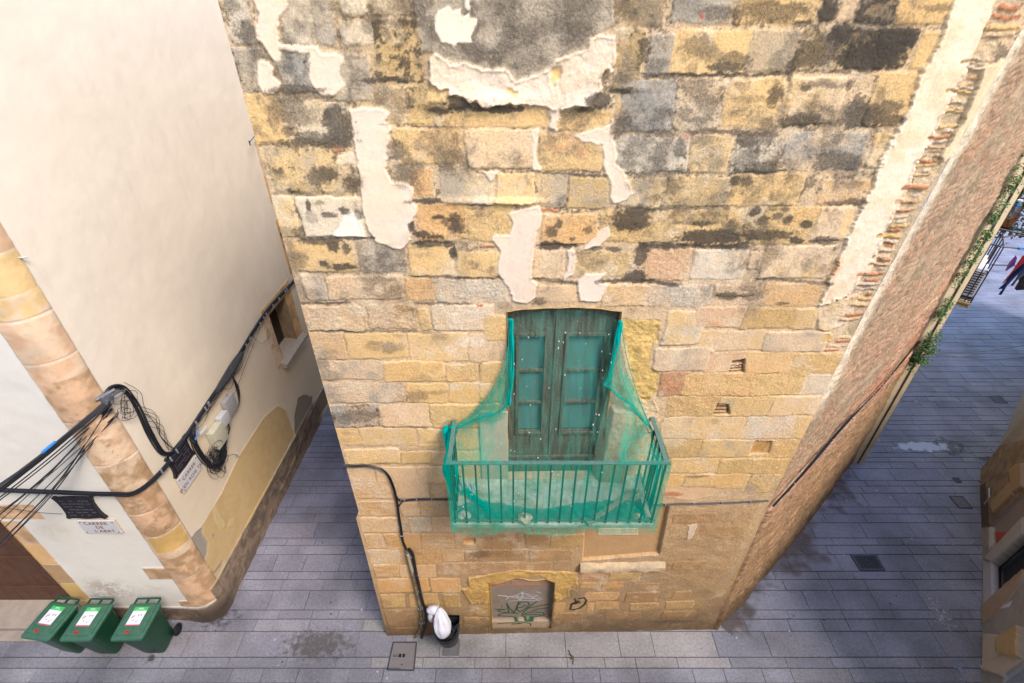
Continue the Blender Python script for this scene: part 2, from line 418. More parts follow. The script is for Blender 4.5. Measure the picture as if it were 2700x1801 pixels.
# mortar, from pink lime at the top to grey cement at the foot
q = np.interp(Zg, [0, 1.2, 2.2, 3.4, 5.5, 10], [0, .1, .45, .75, 1, 1])[..., None]; q = np.clip(q+(w.mid-.5)[..., None]*.3, 0, 1)
w.col[:] = A((172, 144, 112))*(1-q)+A((236, 204, 168))*q
w.col *= (1+(w.fine-.5)*.35+(w.mid-.5)*.2)[..., None]
up = sst(5.3, 8.0, Zg)*.95
sm = sst(.66-.20*up, .76-.20*up, w.mid*.45+w.fine*.35+w.spk*.2)*np.clip(up+.1, 0, 1)*.8
w.col = w.col*(1-.3*sm[..., None])+PALL['s']*1.4*.3*sm[..., None]; w.sm[:] = sm*1.0
w.h[:] = -.006+.012*(w.mid-.5)+.007*(w.fine-.5); w.rg[:] = 1.2
S = w.stone
for a in [
 # row A, B
 (1,60,-90,300,420,'wb',.5,.5),(1,560,-90,850,410,'gw',.3),(1,850,-90,1050,425,'b',.15),(1,1100,-90,1330,150,'w',.05),(1,1110,205,1400,415,'bw',.25),
 (1,1370,-90,1790,145,'dk',.45,.6),(1,1425,165,1850,765,'ky',.8,.8),(1,150,440,450,850,'b',.55,.5),(1,540,460,860,860,'bg',.55,.5),(1,1030,490,1385,940,'b',.18,.3),
 (1,255,850,570,1315,'y',.22),(1,700,935,1205,1310,'wy',.1),(1,560,880,710,1170,'P',.05,.6),(1,1425,815,1690,1130,'dg',.3,.5),(1,1725,770,2150,1145,'yk',.55,.5),
 (4,245,-225,895,205,'yg',.5,.45),(1,1070,1415,1280,1512,'w',.0,.2),(4,905,60,1080,205,'d',.4,.7),
 (4,305,238,500,600,'yw',.25),(4,525,238,1110,605,'w',.08,.25),
 (4,440,645,1030,935,'y',.22,.4),(4,1065,635,1490,940,'gd',.4,.5),(4,1520,670,1935,965,'y',.0,.3),
 # row right of door axis, top
 (2,60,1010,1110,1175,'y',.08,.35,.0),(2,1180,1010,1695,1205,'y',.06,.35,.0),(2,1700,-90,2170,242,'dk',.35,.5),(2,1705,265,1970,840,'kd',.55,.6),(2,-10,780,210,945,'y',.05,.5),
 (3,100,300,330,700,'gb',.3,.4),(2,1720,870,1880,1030,'y',.3,.5),(1,1600,1170,2232,1500,'yo',.1,.45),(2,345,1190,960,1545,'p',.05,.35),(2,1010,1215,1610,1568,'yo',.08,.55),
 (3,-160,740,345,1215,'bd',.25,.5),(3,350,710,790,1200,'pc',.42,.7),(3,810,715,1310,1175,'y',.18,.4),(3,1370,700,1880,1150,'yp',.12,.5),
 (3,340,-90,900,205,'b',.3,.5),(3,930,-90,1680,205,'y',.45,.5),(3,1710,-90,1840,190,'d',.9,.6),(3,1860,-90,2010,210,'p',.1),(3,2040,-90,2400,215,'d',.8,.6),
 (3,320,262,1020,680,'y',.22,.3),(3,1010,260,1450,655,'g',.2,.4),(3,1480,250,1960,645,'yg',.6,.6),('R',760,160,1135,405,'dy',.9,.8),('R',1150,180,1330,410,'y',.05),
 ('R',1050,-60,1400,140,'y',.15),('R',880,420,1190,745,'oy',.12,.5),('R',380,780,840,1010,'bp',.3,.7),('R',880,780,1060,995,'y',.12),
 (3,-190,1260,480,1590,'wb',.38,.6),(3,490,1240,850,1590,'yg',.22,.5),(3,875,1255,1340,1590,'wd',.5,.8),
 # row 5
 (4,1545,-20,1745,235,'o',.2,.6),(5,-60,20,410,300,'gy',.18,.35),(5,440,15,805,305,'yp',.02,.3),(5,855,25,1100,330,'gy',.25,.4),(5,1110,55,1490,345,'kg',.25,.4),(5,1640,70,1985,340,'yg',.25,.35),
 (6,195,55,775,325,'yg',.42,.4),(6,785,30,1445,322,'y',.04,.45),(6,1600,90,2100,315,'po',.1,.6),
 # row 6
 (4,1600,300,2060,635,'o',.10,.7),(5,185,315,610,645,'y',.03,.7,.0),(5,865,385,1385,680,'o',.08,.5),(6,-400,350,360,655,'y',.05,.7),(6,385,360,905,690,'y',.08,.7),(6,920,335,1605,675,'y',.08,.8),(6,1560,335,1960,645,'p',.02,.3),
 # row 7
 (5,90,738,470,982,'y',.0,.3),(5,785,735,1080,995,'po',.0,.3),(5,1155,748,1665,975,'yp',.2,.6),(6,0,710,405,1005,'r',.0,.6),(6,430,725,935,995,'wp',.03,.25),(6,950,735,1085,905,'rp',.02,.5),(6,1080,690,1700,995,'py',.02,.35),
 # row 8
 (4,560,955,770,1195,'gp',.2),(4,775,970,1480,1185,'p',.04,.6),(4,1500,985,1775,1195,'o',.08,.5),(5,-115,995,570,1215,'wp',.06,.8),(5,815,1050,1195,1210,'p',.0,.2),(5,1420,1050,1840,1245,'op',.05,.5),(6,15,1045,620,1250,'wp',.2,.8),
 (6,1080,1035,1690,1250,'op',.03,.45),(6,640,1040,1040,1150,'p',.0,.7),
 # row 9, 10
 (4,560,1245,1110,1475,'po',.0,.7),(4,1150,1240,1600,1455,'pm',.08,.9),(4,1620,1270,1725,1465,'y',.0),(4,1740,1235,2310,1470,'wp',.0,.5),(5,340,1330,555,1560,'y',.0,.4),
 (8,250,-110,610,208,'yw',.0,.3),(6,470,1250,905,1440,'rp',.0,.3),(6,905,1262,1390,1455,'k',.0,.5),(6,1375,1270,1590,1465,'yp',.0,.4),
 (8,560,75,1170,262,'py',.0,.3),(8,1165,88,1745,272,'pg',.0,.3),(7,145,92,445,345,'og',.22),(7,455,98,1025,335,'y',.06,.3),(7,1035,98,1580,358,'yp',.02,.3),(7,1590,110,1760,365,'p',.0,.3),
 # row 11..17
 (8,150,238,690,448,'pg',.0,.3),(8,640,272,990,462,'rp',.0,.3),(8,985,272,1470,472,'oy',.0,.3),(8,1420,278,1960,472,'y',.0,.6),(7,210,350,800,530,'pg',.22,.4),(7,805,358,1370,545,'y',.06,.3),(7,1375,375,1680,545,'yo',.0,.5),(7,1690,370,1960,560,'y',0,.5),
 (8,205,450,465,675,'Or',.0,.7),(8,425,468,1115,675,'oy',.0,.6),(8,1060,475,1560,675,'yk',.0,.6),(8,1520,483,1860,662,'w',.0,.3),(7,255,560,1005,740,'pg',.15,.5),(7,1020,560,1400,742,'y',.05,.3),(7,1405,560,1690,742,'y',.0,.3),(7,1690,560,1900,742,'yk',.0,.3),
 (8,270,680,740,865,'yo',.0,.8),(8,745,682,1290,862,'yg',.0,.4),(8,1230,680,1760,858,'py',.0,.3),(7,335,752,775,962,'pb',.55,.6),(7,785,752,1235,965,'p',.0,.3),(7,1240,752,1900,970,'ky',.0,.3),
 (8,215,870,520,1072,'pg',.0,.3),(8,490,868,1030,1075,'yp',.0,.3),(8,985,862,1485,1072,'wp',.0,.4),(8,1440,865,1720,1068,'yp',.0,.4),(7,385,970,595,1132,'y',.15),(7,600,975,1105,1135,'yp',.0,.3),(7,1125,975,1395,1150,'yp',.0,.3),(7,1400,975,1700,1170,'y',.0,.3),(7,1710,880,1880,1170,'w',.0,.3),
 (8,150,1080,595,1243,'km',.0,.5),(8,580,1078,1070,1243,'yg',.0,.3),(8,1035,1085,1240,1215,'yp',.0,.6),(8,1215,1085,1620,1243,'y',.0,.7),(7,440,1165,955,1300,'yp',.0,.3),(7,965,1185,1245,1303,'yk',.0,.3),(7,1245,1185,1395,1310,'p',.0,.3),(7,1400,1185,1700,1310,'y',0,.3),(7,1705,1185,1890,1310,'y',0,.3),
 (8,290,1248,775,1385,'yp',.0,.4),(8,745,1252,1265,1392,'yk',.0,.6),(8,1225,1252,1520,1392,'y',.0,.6),(7,480,1335,725,1485,'po',.0,.4),(7,735,1330,1115,1483,'p',.0,.3),(7,1115,1330,1395,1480,'p',.0,.3),(7,1400,1330,1900,1560,'yk',.1,.3),
 (8,60,1400,425,1525,'y',.0,.3),(8,430,1400,625,1512,'yp',.0,.3),(8,600,1395,1015,1525,'y',.0,.4),(8,1020,1400,1430,1565,'yg',.0,.7),
 (9,165,78,540,228,'po',.0,.6),(9,560,78,872,228,'p',.0,.3),(9,880,78,1062,228,'kp',.1,.8),(9,195,250,590,385,'po',.0,.7),(9,610,260,785,388,'p',.0,.4),(9,795,250,1075,388,'po',.0,.7),
 (9,240,398,600,538,'p',.0,.4),(9,695,398,895,535,'wp',.0,.7),(9,900,398,1095,535,'p',.0,.4),(9,290,550,455,688,'po',.0,.5),(9,475,550,790,692,'o',.0,.6),(9,805,548,1105,692,'op',.0,.7),(9,1110,542,1300,692,'pm',.0,.4),(9,1300,545,1430,695,'m',.02,.5),(9,1440,548,1705,698,'m',.05,.5),(9,1755,545,1985,655,'m',.15,.5),(9,1990,555,2320,670,'k',.0,.5),
 (9,325,698,605,825,'po',.0,.5),(9,740,700,990,825,'o',.0,.8),(9,998,700,1195,805,'op',.0,.6),(9,1198,702,1770,795,'m',.1,.6),(9,1795,700,2200,795,'mo',.0,.7),(9,365,828,595,945,'op',.0,.7),(9,600,838,765,952,'p',.0,.3),(9,770,838,945,955,'op',.0,.3),(9,955,815,1705,925,'mr',.0,.7),(9,1715,815,2000,885,'m',.0,.5),(9,2030,810,2170,885,'mr',.05,.5),
 (9,400,962,875,1085,'o',.0,.3),(9,888,960,1165,1085,'o',.0,.4),(9,440,1105,655,1225,'oy',.0,.6),(9,695,1105,965,1222,'ko',.0,.3),(9,1008,1105,1158,1225,'k',.02,.7),(9,470,1245,750,1395,'m',.0,.6),(9,1190,1318,1435,1395,'mo',.0,.5),(9,1305,1205,1430,1305,'ko',.0,.6),(9,520,1410,900,1480,'m',.15,.7),
 (10,355,908,565,972,'rO',.0,.5),(10,610,908,905,968,'kr',.0,.4),(10,345,998,482,1052,'o',.0,.7),(10,555,988,745,1058,'o',.0,.8),(10,385,1088,695,1165,'or',.0,.7),(10,105,1188,205,1275,'o',.0,.7),(10,405,1188,475,1262,'o',.0,.7),(10,485,1178,705,1245,'mo',.0,.6),(10,95,1278,370,1375,'m',.0,.7),
 (10,760,1085,1060,1175,'m',.05,.7),(10,805,1188,1060,1252,'mk',.0,.6),(10,1125,1168,1395,1235,'mk',.0,.4),(10,1195,1078,1365,1145,'m',.0,.4),(10,875,1008,1065,1065,'m',.0,.3),(10,580,1278,905,1335,'m',.1,.6),(10,1100,1262,1400,1320,'m',.2,.6),(10,1200,360,1600,450,'m',0,.5),(10,1450,480,1850,560,'m',0,.5),(10,1200,800,1500,880,'m',0,.4),
]: S(*a)
# the joints take up some of the colour of the stones beside them, and the stones of each other
cb_ = blur(w.col, 7); cB = blur(w.col, 26); dlt = np.clip(np.abs(w.col-cb_).sum(-1)*3, 0, 1)[..., None]
w.col = w.col*.66+cb_*.16+cB*.18
patch_ = sst(.44, .70, fbm(Ug, Zg, .42, 6, 11, .68))*sst(4.8, 7.6, Zg+1.4*(w.big-.5)); patch2 = sst(.50, .70, fbm(Ug, Zg, .17, 5, 23, .7))*sst(5.2, 8.2, Zg+1.2*(w.big-.5)); w.sm = np.maximum(w.sm, np.maximum(patch_*.78, patch2*.62)); gp_ = (np.clip(patch_+patch2, 0, 1)*.26)[..., None]; w.col = w.col*(1-gp_)+A((150, 142, 130))*gp_
warm = sst(.45, .7, fbm(Ug, Zg, .9, 4, 14))[..., None]*.22; w.col = w.col*(1-warm)+A((240, 200, 142))*warm
lime = sst(.60, .74, fbm(Ug, Zg, .28, 5, 17, .6))[..., None]*.45; w.col = w.col*(1-lime)+A((242, 220, 192))*lime; w.sm *= (1-lime[..., 0])
P = w.poly
# smooth brown render low on the right
P([10,(1150,300),(2000,280),(1850,620),(1700,880),(1500,1040),(1150,1000),(1000,890),(1110,880),(1090,760),(1120,600)], (190,154,114), h=.002, rough=1.1, amt=.5, rel=.012, tint=(204,166,120), warp=2.2, edge=.06)
P([10,(1100,120),(1500,115),(1630,130),(1580,200),(1400,240),(1100,215)], (232,196,158), h=-.004, rough=.5, rel=.004)
P([10,(1340,470),(1420,455),(1370,590),(1330,600)], (228,206,182), rough=.3)
# top cement dash
P([2,(-130,-90),(1700,-90),(1685,240),(1570,300),(1480,380),(1450,460),(1320,490),(1160,550),(1110,660),(1000,700),(800,740),(720,660),(500,650),(400,590),(280,580),(200,600),(130,530),(40,510),(-60,470),(-110,200)], 'c', h=.0, rough=2.2, rel=.012, tint=(188,172,154))
_W = Zg > 8.0; _pb = w.pts([2,(0,0),(1650,480)]); _m = sst(.0, .06, Ug-_pb[0][0]+.25)*sst(.0, .06, _pb[1][0]-Ug)*sst(8.15, 8.3, Zg)*(w.rg > 1.9); w.sm = np.maximum(w.sm, _m*(.04+.60*sst(.42, .60, w.mid*.45+w.big*.25+w.fine*.3)))
for a in [(700,160,260,130),(1100,230,330,120),(860,490,240,120),(950,620,190,90),(1370,370,160,110),(240,480,330,70),(560,560,200,60),(600,60,250,60),(1300,40,350,70),(1450,180,160,80),(20,330,110,90)]:
    w.soot(2,*a,.46)
# pale plaster patches
w.patch([1,(290,-60),(610,-60),(620,80),(560,130),(530,180),(550,420),(550,560),(500,560),(440,480),(400,400),(330,380),(310,250),(350,120)], 'P')
P([1,(520,400),(830,405),(880,420),(930,490),(700,470),(540,450)], (240,220,200), rough=.7)
w.patch([1,(350,600),(375,560),(440,570),(495,630),(490,700),(560,760),(540,840),(480,870),(400,860),(350,780)], 'P', warp=.5)
w.patch([1,(880,420),(930,500),(1130,500),(1140,560),(1110,620),(1110,700),(1155,760),(1110,820),(1040,880),(960,880),(880,820),(830,730),(820,640),(830,590),(800,580),(830,520),(820,440)], 'P', warp=.7)
w.patch([1,(1200,1000),(1330,985),(1440,1000),(1550,1050),(1510,1095),(1560,1150),(1580,1200),(1550,1230),(1560,1380),(1600,1440),(1540,1470),(1530,1560),4,(1340,60),(1370,90),(1530,130),(1580,190),(1550,270),(1610,330),(1590,400),(1540,480),(1540,640),(1470,730),(1350,690),(1220,640),(1160,560),(1110,420),(1090,200),(1070,0),1,(1270,1500),(1240,1350),(1210,1200)], 'P', rel=.003, warp=.8, h=.012)
P([2,(70,100),(180,70),(220,120),(290,80),(310,160),(370,110),(380,160),(450,170),(430,230),(410,290),(380,340),(390,390),(330,400),(260,390),(240,440),(190,400),(110,400),(90,330),(60,280),(60,150)], (248,228,206), warp=.7)
P([2,(320,-40),(385,-40),(380,80),(330,70)], (246,228,208))
w.patch([2,(0,560),(60,490),(120,530),(190,570),(200,600),(280,590),(340,560),(400,600),(500,640),(640,640),(720,640),(790,740),(880,710),(1000,690),(1110,650),(1160,560),(1300,500),(1450,460),(1480,390),(1560,330),(1720,320),(1720,470),(1690,640),(1660,690),(1640,620),(1590,680),(1585,830),(1520,880),(1480,970),(1340,970),(1250,1000),(1200,1020),(1110,990),(930,980),(820,960),(700,960),(560,990),(500,980),(460,940),(430,900),(380,960),(350,900),(250,870),(180,880),(190,820),(100,840),(60,790),(0,760)], 'P', h=.020, rough=.8, rel=.013, lip=.010, tint=(240,214,186), warp=.9)
P([2,(1120,640),(1200,620),(1210,720),(1130,790)], 'y', h=0, rel=.01); P([2,(720,800),(820,840),(800,900),(720,860)], 'y', h=0, rel=.01)
w.patch([2,(1330,1230),(1600,1180),(1690,1100),(1700,1290),(1730,1400),(1720,1500),(1790,1560),5,(1620,20),(1670,100),(1700,200),(1650,290),(1520,300),(1480,240),(1490,100),(1440,0),2,(1610,1540),(1600,1330),(1400,1300)], 'P', rough=.6, rel=.005)
w.patch([2,(960,1200),(1030,1200),(1000,1330),(990,1450),(1030,1568),(960,1568),(950,1400)], 'P', rough=.6)
w.patch([2,(1110,1000),(1210,1000),(1160,1120),(1180,1190),(1110,1180)], 'P', rough=.6)
w.patch([5,(560,400),(640,370),(700,350),(850,330),(860,420),(830,520),(800,600),(790,700),(780,850),(770,1010),(820,1050),(800,1180),(730,1225),(650,1210),(600,1190),(570,1100),(480,970),(465,850),(475,740),(440,690),(400,630),(430,600),(560,590),(600,480)], 'P', h=.008, warp=.8, rel=.003)
w.patch([5,(1290,680),(1380,560),(1480,500),(1490,600),(1400,690),(1230,740)], 'P'); w.patch([5,(1100,730),(1170,740),(1150,960),(1060,1000),(1090,900)], 'P', rough=.6)
P([5,(1190,1010),(1260,950),(1450,940),(1380,1020),(1475,1040),(1440,1100),(1390,1200),(1300,1210),(1210,1190)], (242,222,204), warp=.6, h=.012)
w.patch([5,(330,20),(460,10),(430,80),(390,100)], 'P')
P([4,(960,370),(1060,400),(1120,560),(1130,610),(820,605),(900,490)], (238,234,222), warp=.5)
# mortar chips of brick
for a in [(1,1015,1340,1120,1380),(5,860,335,1020,370),(5,300,680,420,705),(5,262,1222,320,1250)]: S(*a,'O',0,.5)
# plaster band of the right corner, with bricks showing through
P(['R',(1330,140),(1400,-60),(1700,-60),(1620,70),(1560,180),(1490,330),(1400,520),(1310,690),(1240,850),(1150,960),(1130,1040),(1080,1160),(1020,1260),(960,1400),(900,1568),6,(1900,1100),(1860,1160),(1600,1250),(1690,1050),(1780,800),(1860,620),(1990,340),(2091,150),'R',(960,930),(1080,700),(1170,460),(1240,320)], (249,228,204), h=.014, rough=.5, rel=.006, tint=(242,212,180), lip=.012, warp=1.7)
P([6,(1600,1250),(1880,1160),(2091,1060),(2150,1150),(2100,1260),(1990,1360),(1700,1470),(1580,1460)], (240,216,188), rough=1.0, rel=.014, tint=(228,196,150), h=.004)
random.seed(11)
P(['S',(2640,-40),(2700,-40),(2560,300),(2400,640),(2285,870),(2215,900),(2330,640),(2440,420),(2540,200)], (232,204,168), h=-.012, rough=1.6, rel=.02, warp=1.2, lip=0)
for k in range(54):                    # thin bricks of the corner
    f = k/54; X = 2305-f*430+random.uniform(-8,8)*0; Y = 150+f*700
    xx = np.interp(Y, [0, 150, 300, 400, 500, 600, 700, 800, 860], [2600, 2610, 2545, 2495, 2440, 2395, 2345, 2300, 2270])
    wd = random.uniform(22, 70); Y += random.uniform(-4, 4); c = random.choice(['O', 'O', 'y', 'P', 'r', 'O', 'p', 'P'])
    
    if random.random() > .1: w.stone('S', xx-wd*1.15, Y, xx-6+random.uniform(-8, 3), Y+random.uniform(6, 12), c, 0, .9, random.uniform(.0, .018), .35)
for a in [('R',1640,20,1775,60,'O'),('R',1600,80,1790,112,'O'),('R',1560,140,1780,180,'y'),('R',1560,190,1740,222,'p')]: S(*a,0,.8)
P(['R',(1560,400),(1640,360),(1700,330),(1560,640),(1400,890),(1300,980),(1290,920),(1380,800),(1480,600)], (236,208,172), h=.02, rough=.5, amt=.9)
for a in [(8,1790,135,1990,155,'p'),(8,1830,162,1985,185,'O'),(8,1740,205,1930,225,'p'),(8,1715,240,1870,262,'O'),(8,1700,110,1800,180,'y')]: S(*a,0,.6)
# eroded yellow jamb on the right of the door, arch stones of the street door
P([8,(-190,-30),(210,-20),(200,180),(150,190),(110,390),(160,430),(200,450),(190,640),(120,680),(100,740),(40,720),(-30,650),(-90,300),(-180,0)], (240, 202, 130), h=-.012, rough=1.2, rel=.022, tint=(228, 190, 122), lip=0)
P([8,(0,760),(150,700),(200,800),(180,1000),(120,1020),(60,900)], (232,204,166), h=0, rough=1, rel=.02)
P([9,(1240,955),(1500,905),(1700,880),(1920,895),(2240,905),(2240,1030),(2170,1040),(2160,1120),(2040,1180),(2010,1000),(1900,930),(1700,950),(1480,1000),(1450,1050),(1440,1150),(1430,1180),(1270,1190),(1200,1100),(1170,1060),(1240,1040)], (232, 190, 118), h=.012, rough=1.3, rel=.018, tint=(212, 170, 104))
P([9,(1420,1000),(1470,1000),(1470,1450),(1425,1450)], (200,160,96), h=0, rough=1.2, rel=.006)
# recesses showing brick, square notch
for t,pl in [(8,[(880,360),(990,340),(985,465),(840,468)]),(8,[(740,750),(840,755),(850,850),(695,850)]),(8,[(1085,1090),(1240,1095),(1215,1210),(1030,1215)]),(9,[(1200,592),(1298,592),(1298,645),(1190,645)])]:
    P([t]+pl, (150,118,92) if t==8 and pl[0][1]<800 else (214,172,118), h=-.05 if pl[0][1]<800 else -.02, rough=.8, warp=.35, lip=0)
for t,x0,y0,x1 in [(8,870,385,978),(8,860,412,975),(8,850,440,972),(8,745,765,830),(8,725,797,838),(8,712,825,835)]: S(t,x0,y0,x1,y0+20,'mp',0,.5,-.022)
P([8,(1030,1215),(1090,1150),(1200,1110),(1240,1095),(1150,1200)], (206,160,100), h=-.035, rough=.8, warp=.4)
# blind window, plastered in
P([10,(400,300),(1165,300),(1120,530),(1075,745),(372,800),(385,600)], (204,166,124), h=-.055, rough=.6, warp=.25, rel=.002, lip=0, edge=.004)
P([10,(520,530),(880,525),(885,590),(512,588)], (222,200,172), h=-.05, rough=.5, warp=.2)
# black crust ledge under the top plaster, soot clouds, dark joints
for a in [(2,450,935,560,85,.035),(2,1500,960,190,70,.035),(5,420,280,420,30,.03),(5,700,300,120,30,.02),(4,1700,600,190,60,.02),(5,1650,440,200,120,.02),(2,1850,820,160,40,.02)]: w.bump(*a)
soots = w.soot
so = w.soot
for a in [(2,270,960,120,70,.95),(2,700,1000,250,32,1),(2,120,1000,120,30,.9),(2,440,970,50,40,.9),(2,1570,930,140,70,.95),(2,1420,1005,100,28,.95),(2,1760,840,120,35,.8),(2,1770,1150,90,120,.75),(2,1800,740,70,50,.6),
 (1,1080,1130,140,130,.85),(1,980,1060,40,40,.9),(1,1100,1240,160,60,.8),(1,900,1300,350,40,.8),(1,640,1210,60,60,.7),(1,820,1250,160,40,.7),(1,250,300,100,110,.75),(1,100,60,80,80,.6),(1,700,830,250,40,.75),(1,760,890,250,40,.6),(1,1100,340,40,40,.5),(1,1290,640,70,60,.35),
 (1,1560,740,250,30,.9),(1,1460,690,60,50,.8),(1,1620,1380,90,80,.7),(1,1850,1350,110,30,.5),(1,2080,1440,110,90,.6),(1,1960,1000,140,60,.6),(1,1820,880,90,110,.5),
 (4,700,60,110,90,.75),(4,560,160,160,60,.45),(4,790,30,90,60,.8),(4,445,185,35,30,.9),(4,340,30,50,40,.5),(4,1000,120,100,90,.7),(4,610,320,22,50,.9),(4,640,420,50,60,.5),(4,790,410,70,25,.8),(4,930,370,45,45,.85),(4,1060,390,45,60,.7),(4,720,300,40,25,.6),(4,520,560,60,60,.7),(4,400,560,90,60,.5),
 (4,930,885,120,30,1),(4,830,700,55,45,.9),(4,960,715,45,45,.8),(4,740,855,40,20,.9),(4,490,860,80,90,.6),(4,700,650,220,30,.8),(4,430,680,50,60,.6),(4,580,1130,130,60,.5),
 (4,1800,430,60,25,.95),(4,1870,470,60,40,.7),(4,1960,490,70,70,.85),(4,1650,570,90,25,.95),(4,1750,600,90,25,.9),(4,1700,665,150,35,.9),(4,1880,670,50,30,.9),(4,1940,750,30,50,.9),(4,1545,500,25,40,1),(4,1700,280,170,30,.9),(4,1610,150,50,80,.5),(4,1480,120,60,40,.5),(4,1350,700,60,30,.4),
 (5,1690,450,175,110,.95),(5,1760,360,160,35,.8),(5,960,560,55,55,.8),(5,1030,480,30,40,.8),(5,1290,540,40,40,.7),(5,1140,630,35,20,.7),(5,950,690,110,40,.95),(5,1120,690,90,25,.95),(5,1520,720,70,25,.8),(5,1360,720,60,20,.7),(5,60,450,90,60,.8),(5,120,520,50,50,.7),(5,1040,270,40,40,.5),(5,1380,300,130,50,.4),(5,1800,130,180,60,.45),(5,1560,380,60,50,.5),
 (5,1780,770,60,110,.85),(5,1720,980,110,55,.9),(5,850,1200,70,40,.7),(5,60,760,30,50,.9),(5,1200,770,60,30,.5),(5,520,1250,80,50,.45),(5,1690,1280,40,40,.4),
 (6,620,610,270,60,1),(6,520,490,110,22,.9),(6,790,510,45,60,.8),(6,1010,370,45,40,.9),(6,1080,460,60,40,.8),(6,1230,420,55,28,.75),(6,1320,465,55,40,.85),(6,1480,490,65,30,.9),(6,1120,590,230,45,.85),(6,1400,640,70,28,.95),(6,960,600,60,45,.7),(6,1300,360,50,25,.7),(6,1170,350,50,22,.6),
 (6,830,90,60,45,.9),(6,920,110,70,40,.8),(6,1150,5,220,20,.8),(6,600,120,180,100,.4),(6,500,250,160,50,.35),(6,310,160,70,90,.35),(6,1920,130,90,40,.6),(6,1850,290,220,30,.75),(6,1850,20,160,40,.5),(6,1660,640,130,30,.8),(6,1670,360,25,25,.6),(6,1740,710,25,20,.8),(6,760,1150,140,35,.8),(6,960,1060,90,40,.6),(6,1000,1150,80,55,.65),(6,1260,1215,60,15,.7),(6,460,760,40,25,.5),(6,250,800,60,20,0.2),
 (3,560,420,170,100,.65),(3,700,520,150,60,.55),(3,900,560,150,70,.7),(3,820,620,180,40,.85),(3,500,620,50,40,.5),(3,1200,100,340,90,.7),(3,1100,20,180,60,.5),(3,1750,110,90,90,.9),(3,1700,460,230,150,.75),(3,1850,320,120,80,.95),(3,1600,560,200,70,.7),(3,1430,600,60,60,.8),(3,2200,300,400,200,.6),
 (3,560,800,140,90,.6),(3,650,920,140,60,.6),(3,440,1050,70,60,.6),(3,570,1110,140,30,.6),(3,940,780,60,30,.5),(3,1000,920,170,40,.5),(3,1100,1060,110,80,.4),(3,1500,1120,190,50,.85),(3,1760,1130,120,40,.7),(3,1320,1020,60,70,.5),(3,1700,760,200,40,.6),(3,1560,800,60,30,.8),(3,2000,1050,150,130,.8),(3,1270,880,90,90,.8),
 (3,1000,1280,110,60,.8),(3,1200,1520,160,50,.7),(3,1000,1480,110,90,.6),(3,620,1290,110,40,.5),(3,700,1480,160,50,.35),(3,400,1350,60,90,.7),(3,150,1430,160,100,.4),(3,30,980,110,150,.4),(3,1800,1480,200,90,.7),(3,1860,1260,70,50,.6),(3,180,600,90,80,.6),(3,450,60,160,100,.3),(3,700,120,200,60,.6),(3,60,430,40,100,.5),
 ('R',900,330,200,80,1),('R',1000,250,120,70,.95),('R',730,200,70,60,.95),('R',950,560,40,60,.6),('R',980,630,90,45,.75),('R',850,690,120,60,.85),('R',1010,710,80,35,.8),('R',640,250,130,60,.6),('R',1250,50,110,20,.6),('R',600,860,110,40,.5),('R',760,980,90,30,.7),('R',500,700,120,35,.85),('R',620,500,160,20,.6),
 (7,300,290,90,45,.6),(7,720,220,80,35,.7),(7,860,240,60,50,.85),(7,960,235,60,35,.7),(7,740,190,70,15,.7),(7,950,125,50,15,.5),(7,1320,130,70,35,.7),(7,240,380,60,60,.8),(7,320,490,100,40,.8),(7,640,480,180,40,.35),(7,520,450,120,40,.3),(7,1150,510,110,25,.6),(7,1120,680,100,45,.85),(7,1290,645,100,18,.7),(7,1440,735,30,15,.5),(7,290,650,60,60,.6),(7,380,700,80,40,.5),(7,950,700,80,30,.5),(7,560,860,210,60,.9),(7,420,890,100,60,.8),(7,660,820,90,40,.6),(7,700,930,90,25,.5),(7,460,1020,40,25,.6),(7,440,1090,60,20,.5),(7,1270,1100,80,15,.6),(7,1410,930,70,30,.8),(7,800,1290,60,20,.6),(7,480,1350,60,25,.5),
 (8,730,905,40,20,.4),(8,540,1415,90,12,.6),(8,60,-60,20,20,.2),(9,1350,735,120,30,.85),(9,1600,735,180,25,.5),(9,1830,590,160,30,.45),(9,1400,1340,40,90,.3),(9,800,1110,200,22,.3),(9,1250,1120,110,50,.3),(10,1450,1110,130,30,.5),(10,1180,1360,200,14,.8),(10,780,1000,60,60,.3),(10,300,820,80,60,.25),(10,800,1350,250,20,.4),(10,280,1060,90,60,.35),(9,1150,1010,30,15,.4)]: so(*a)
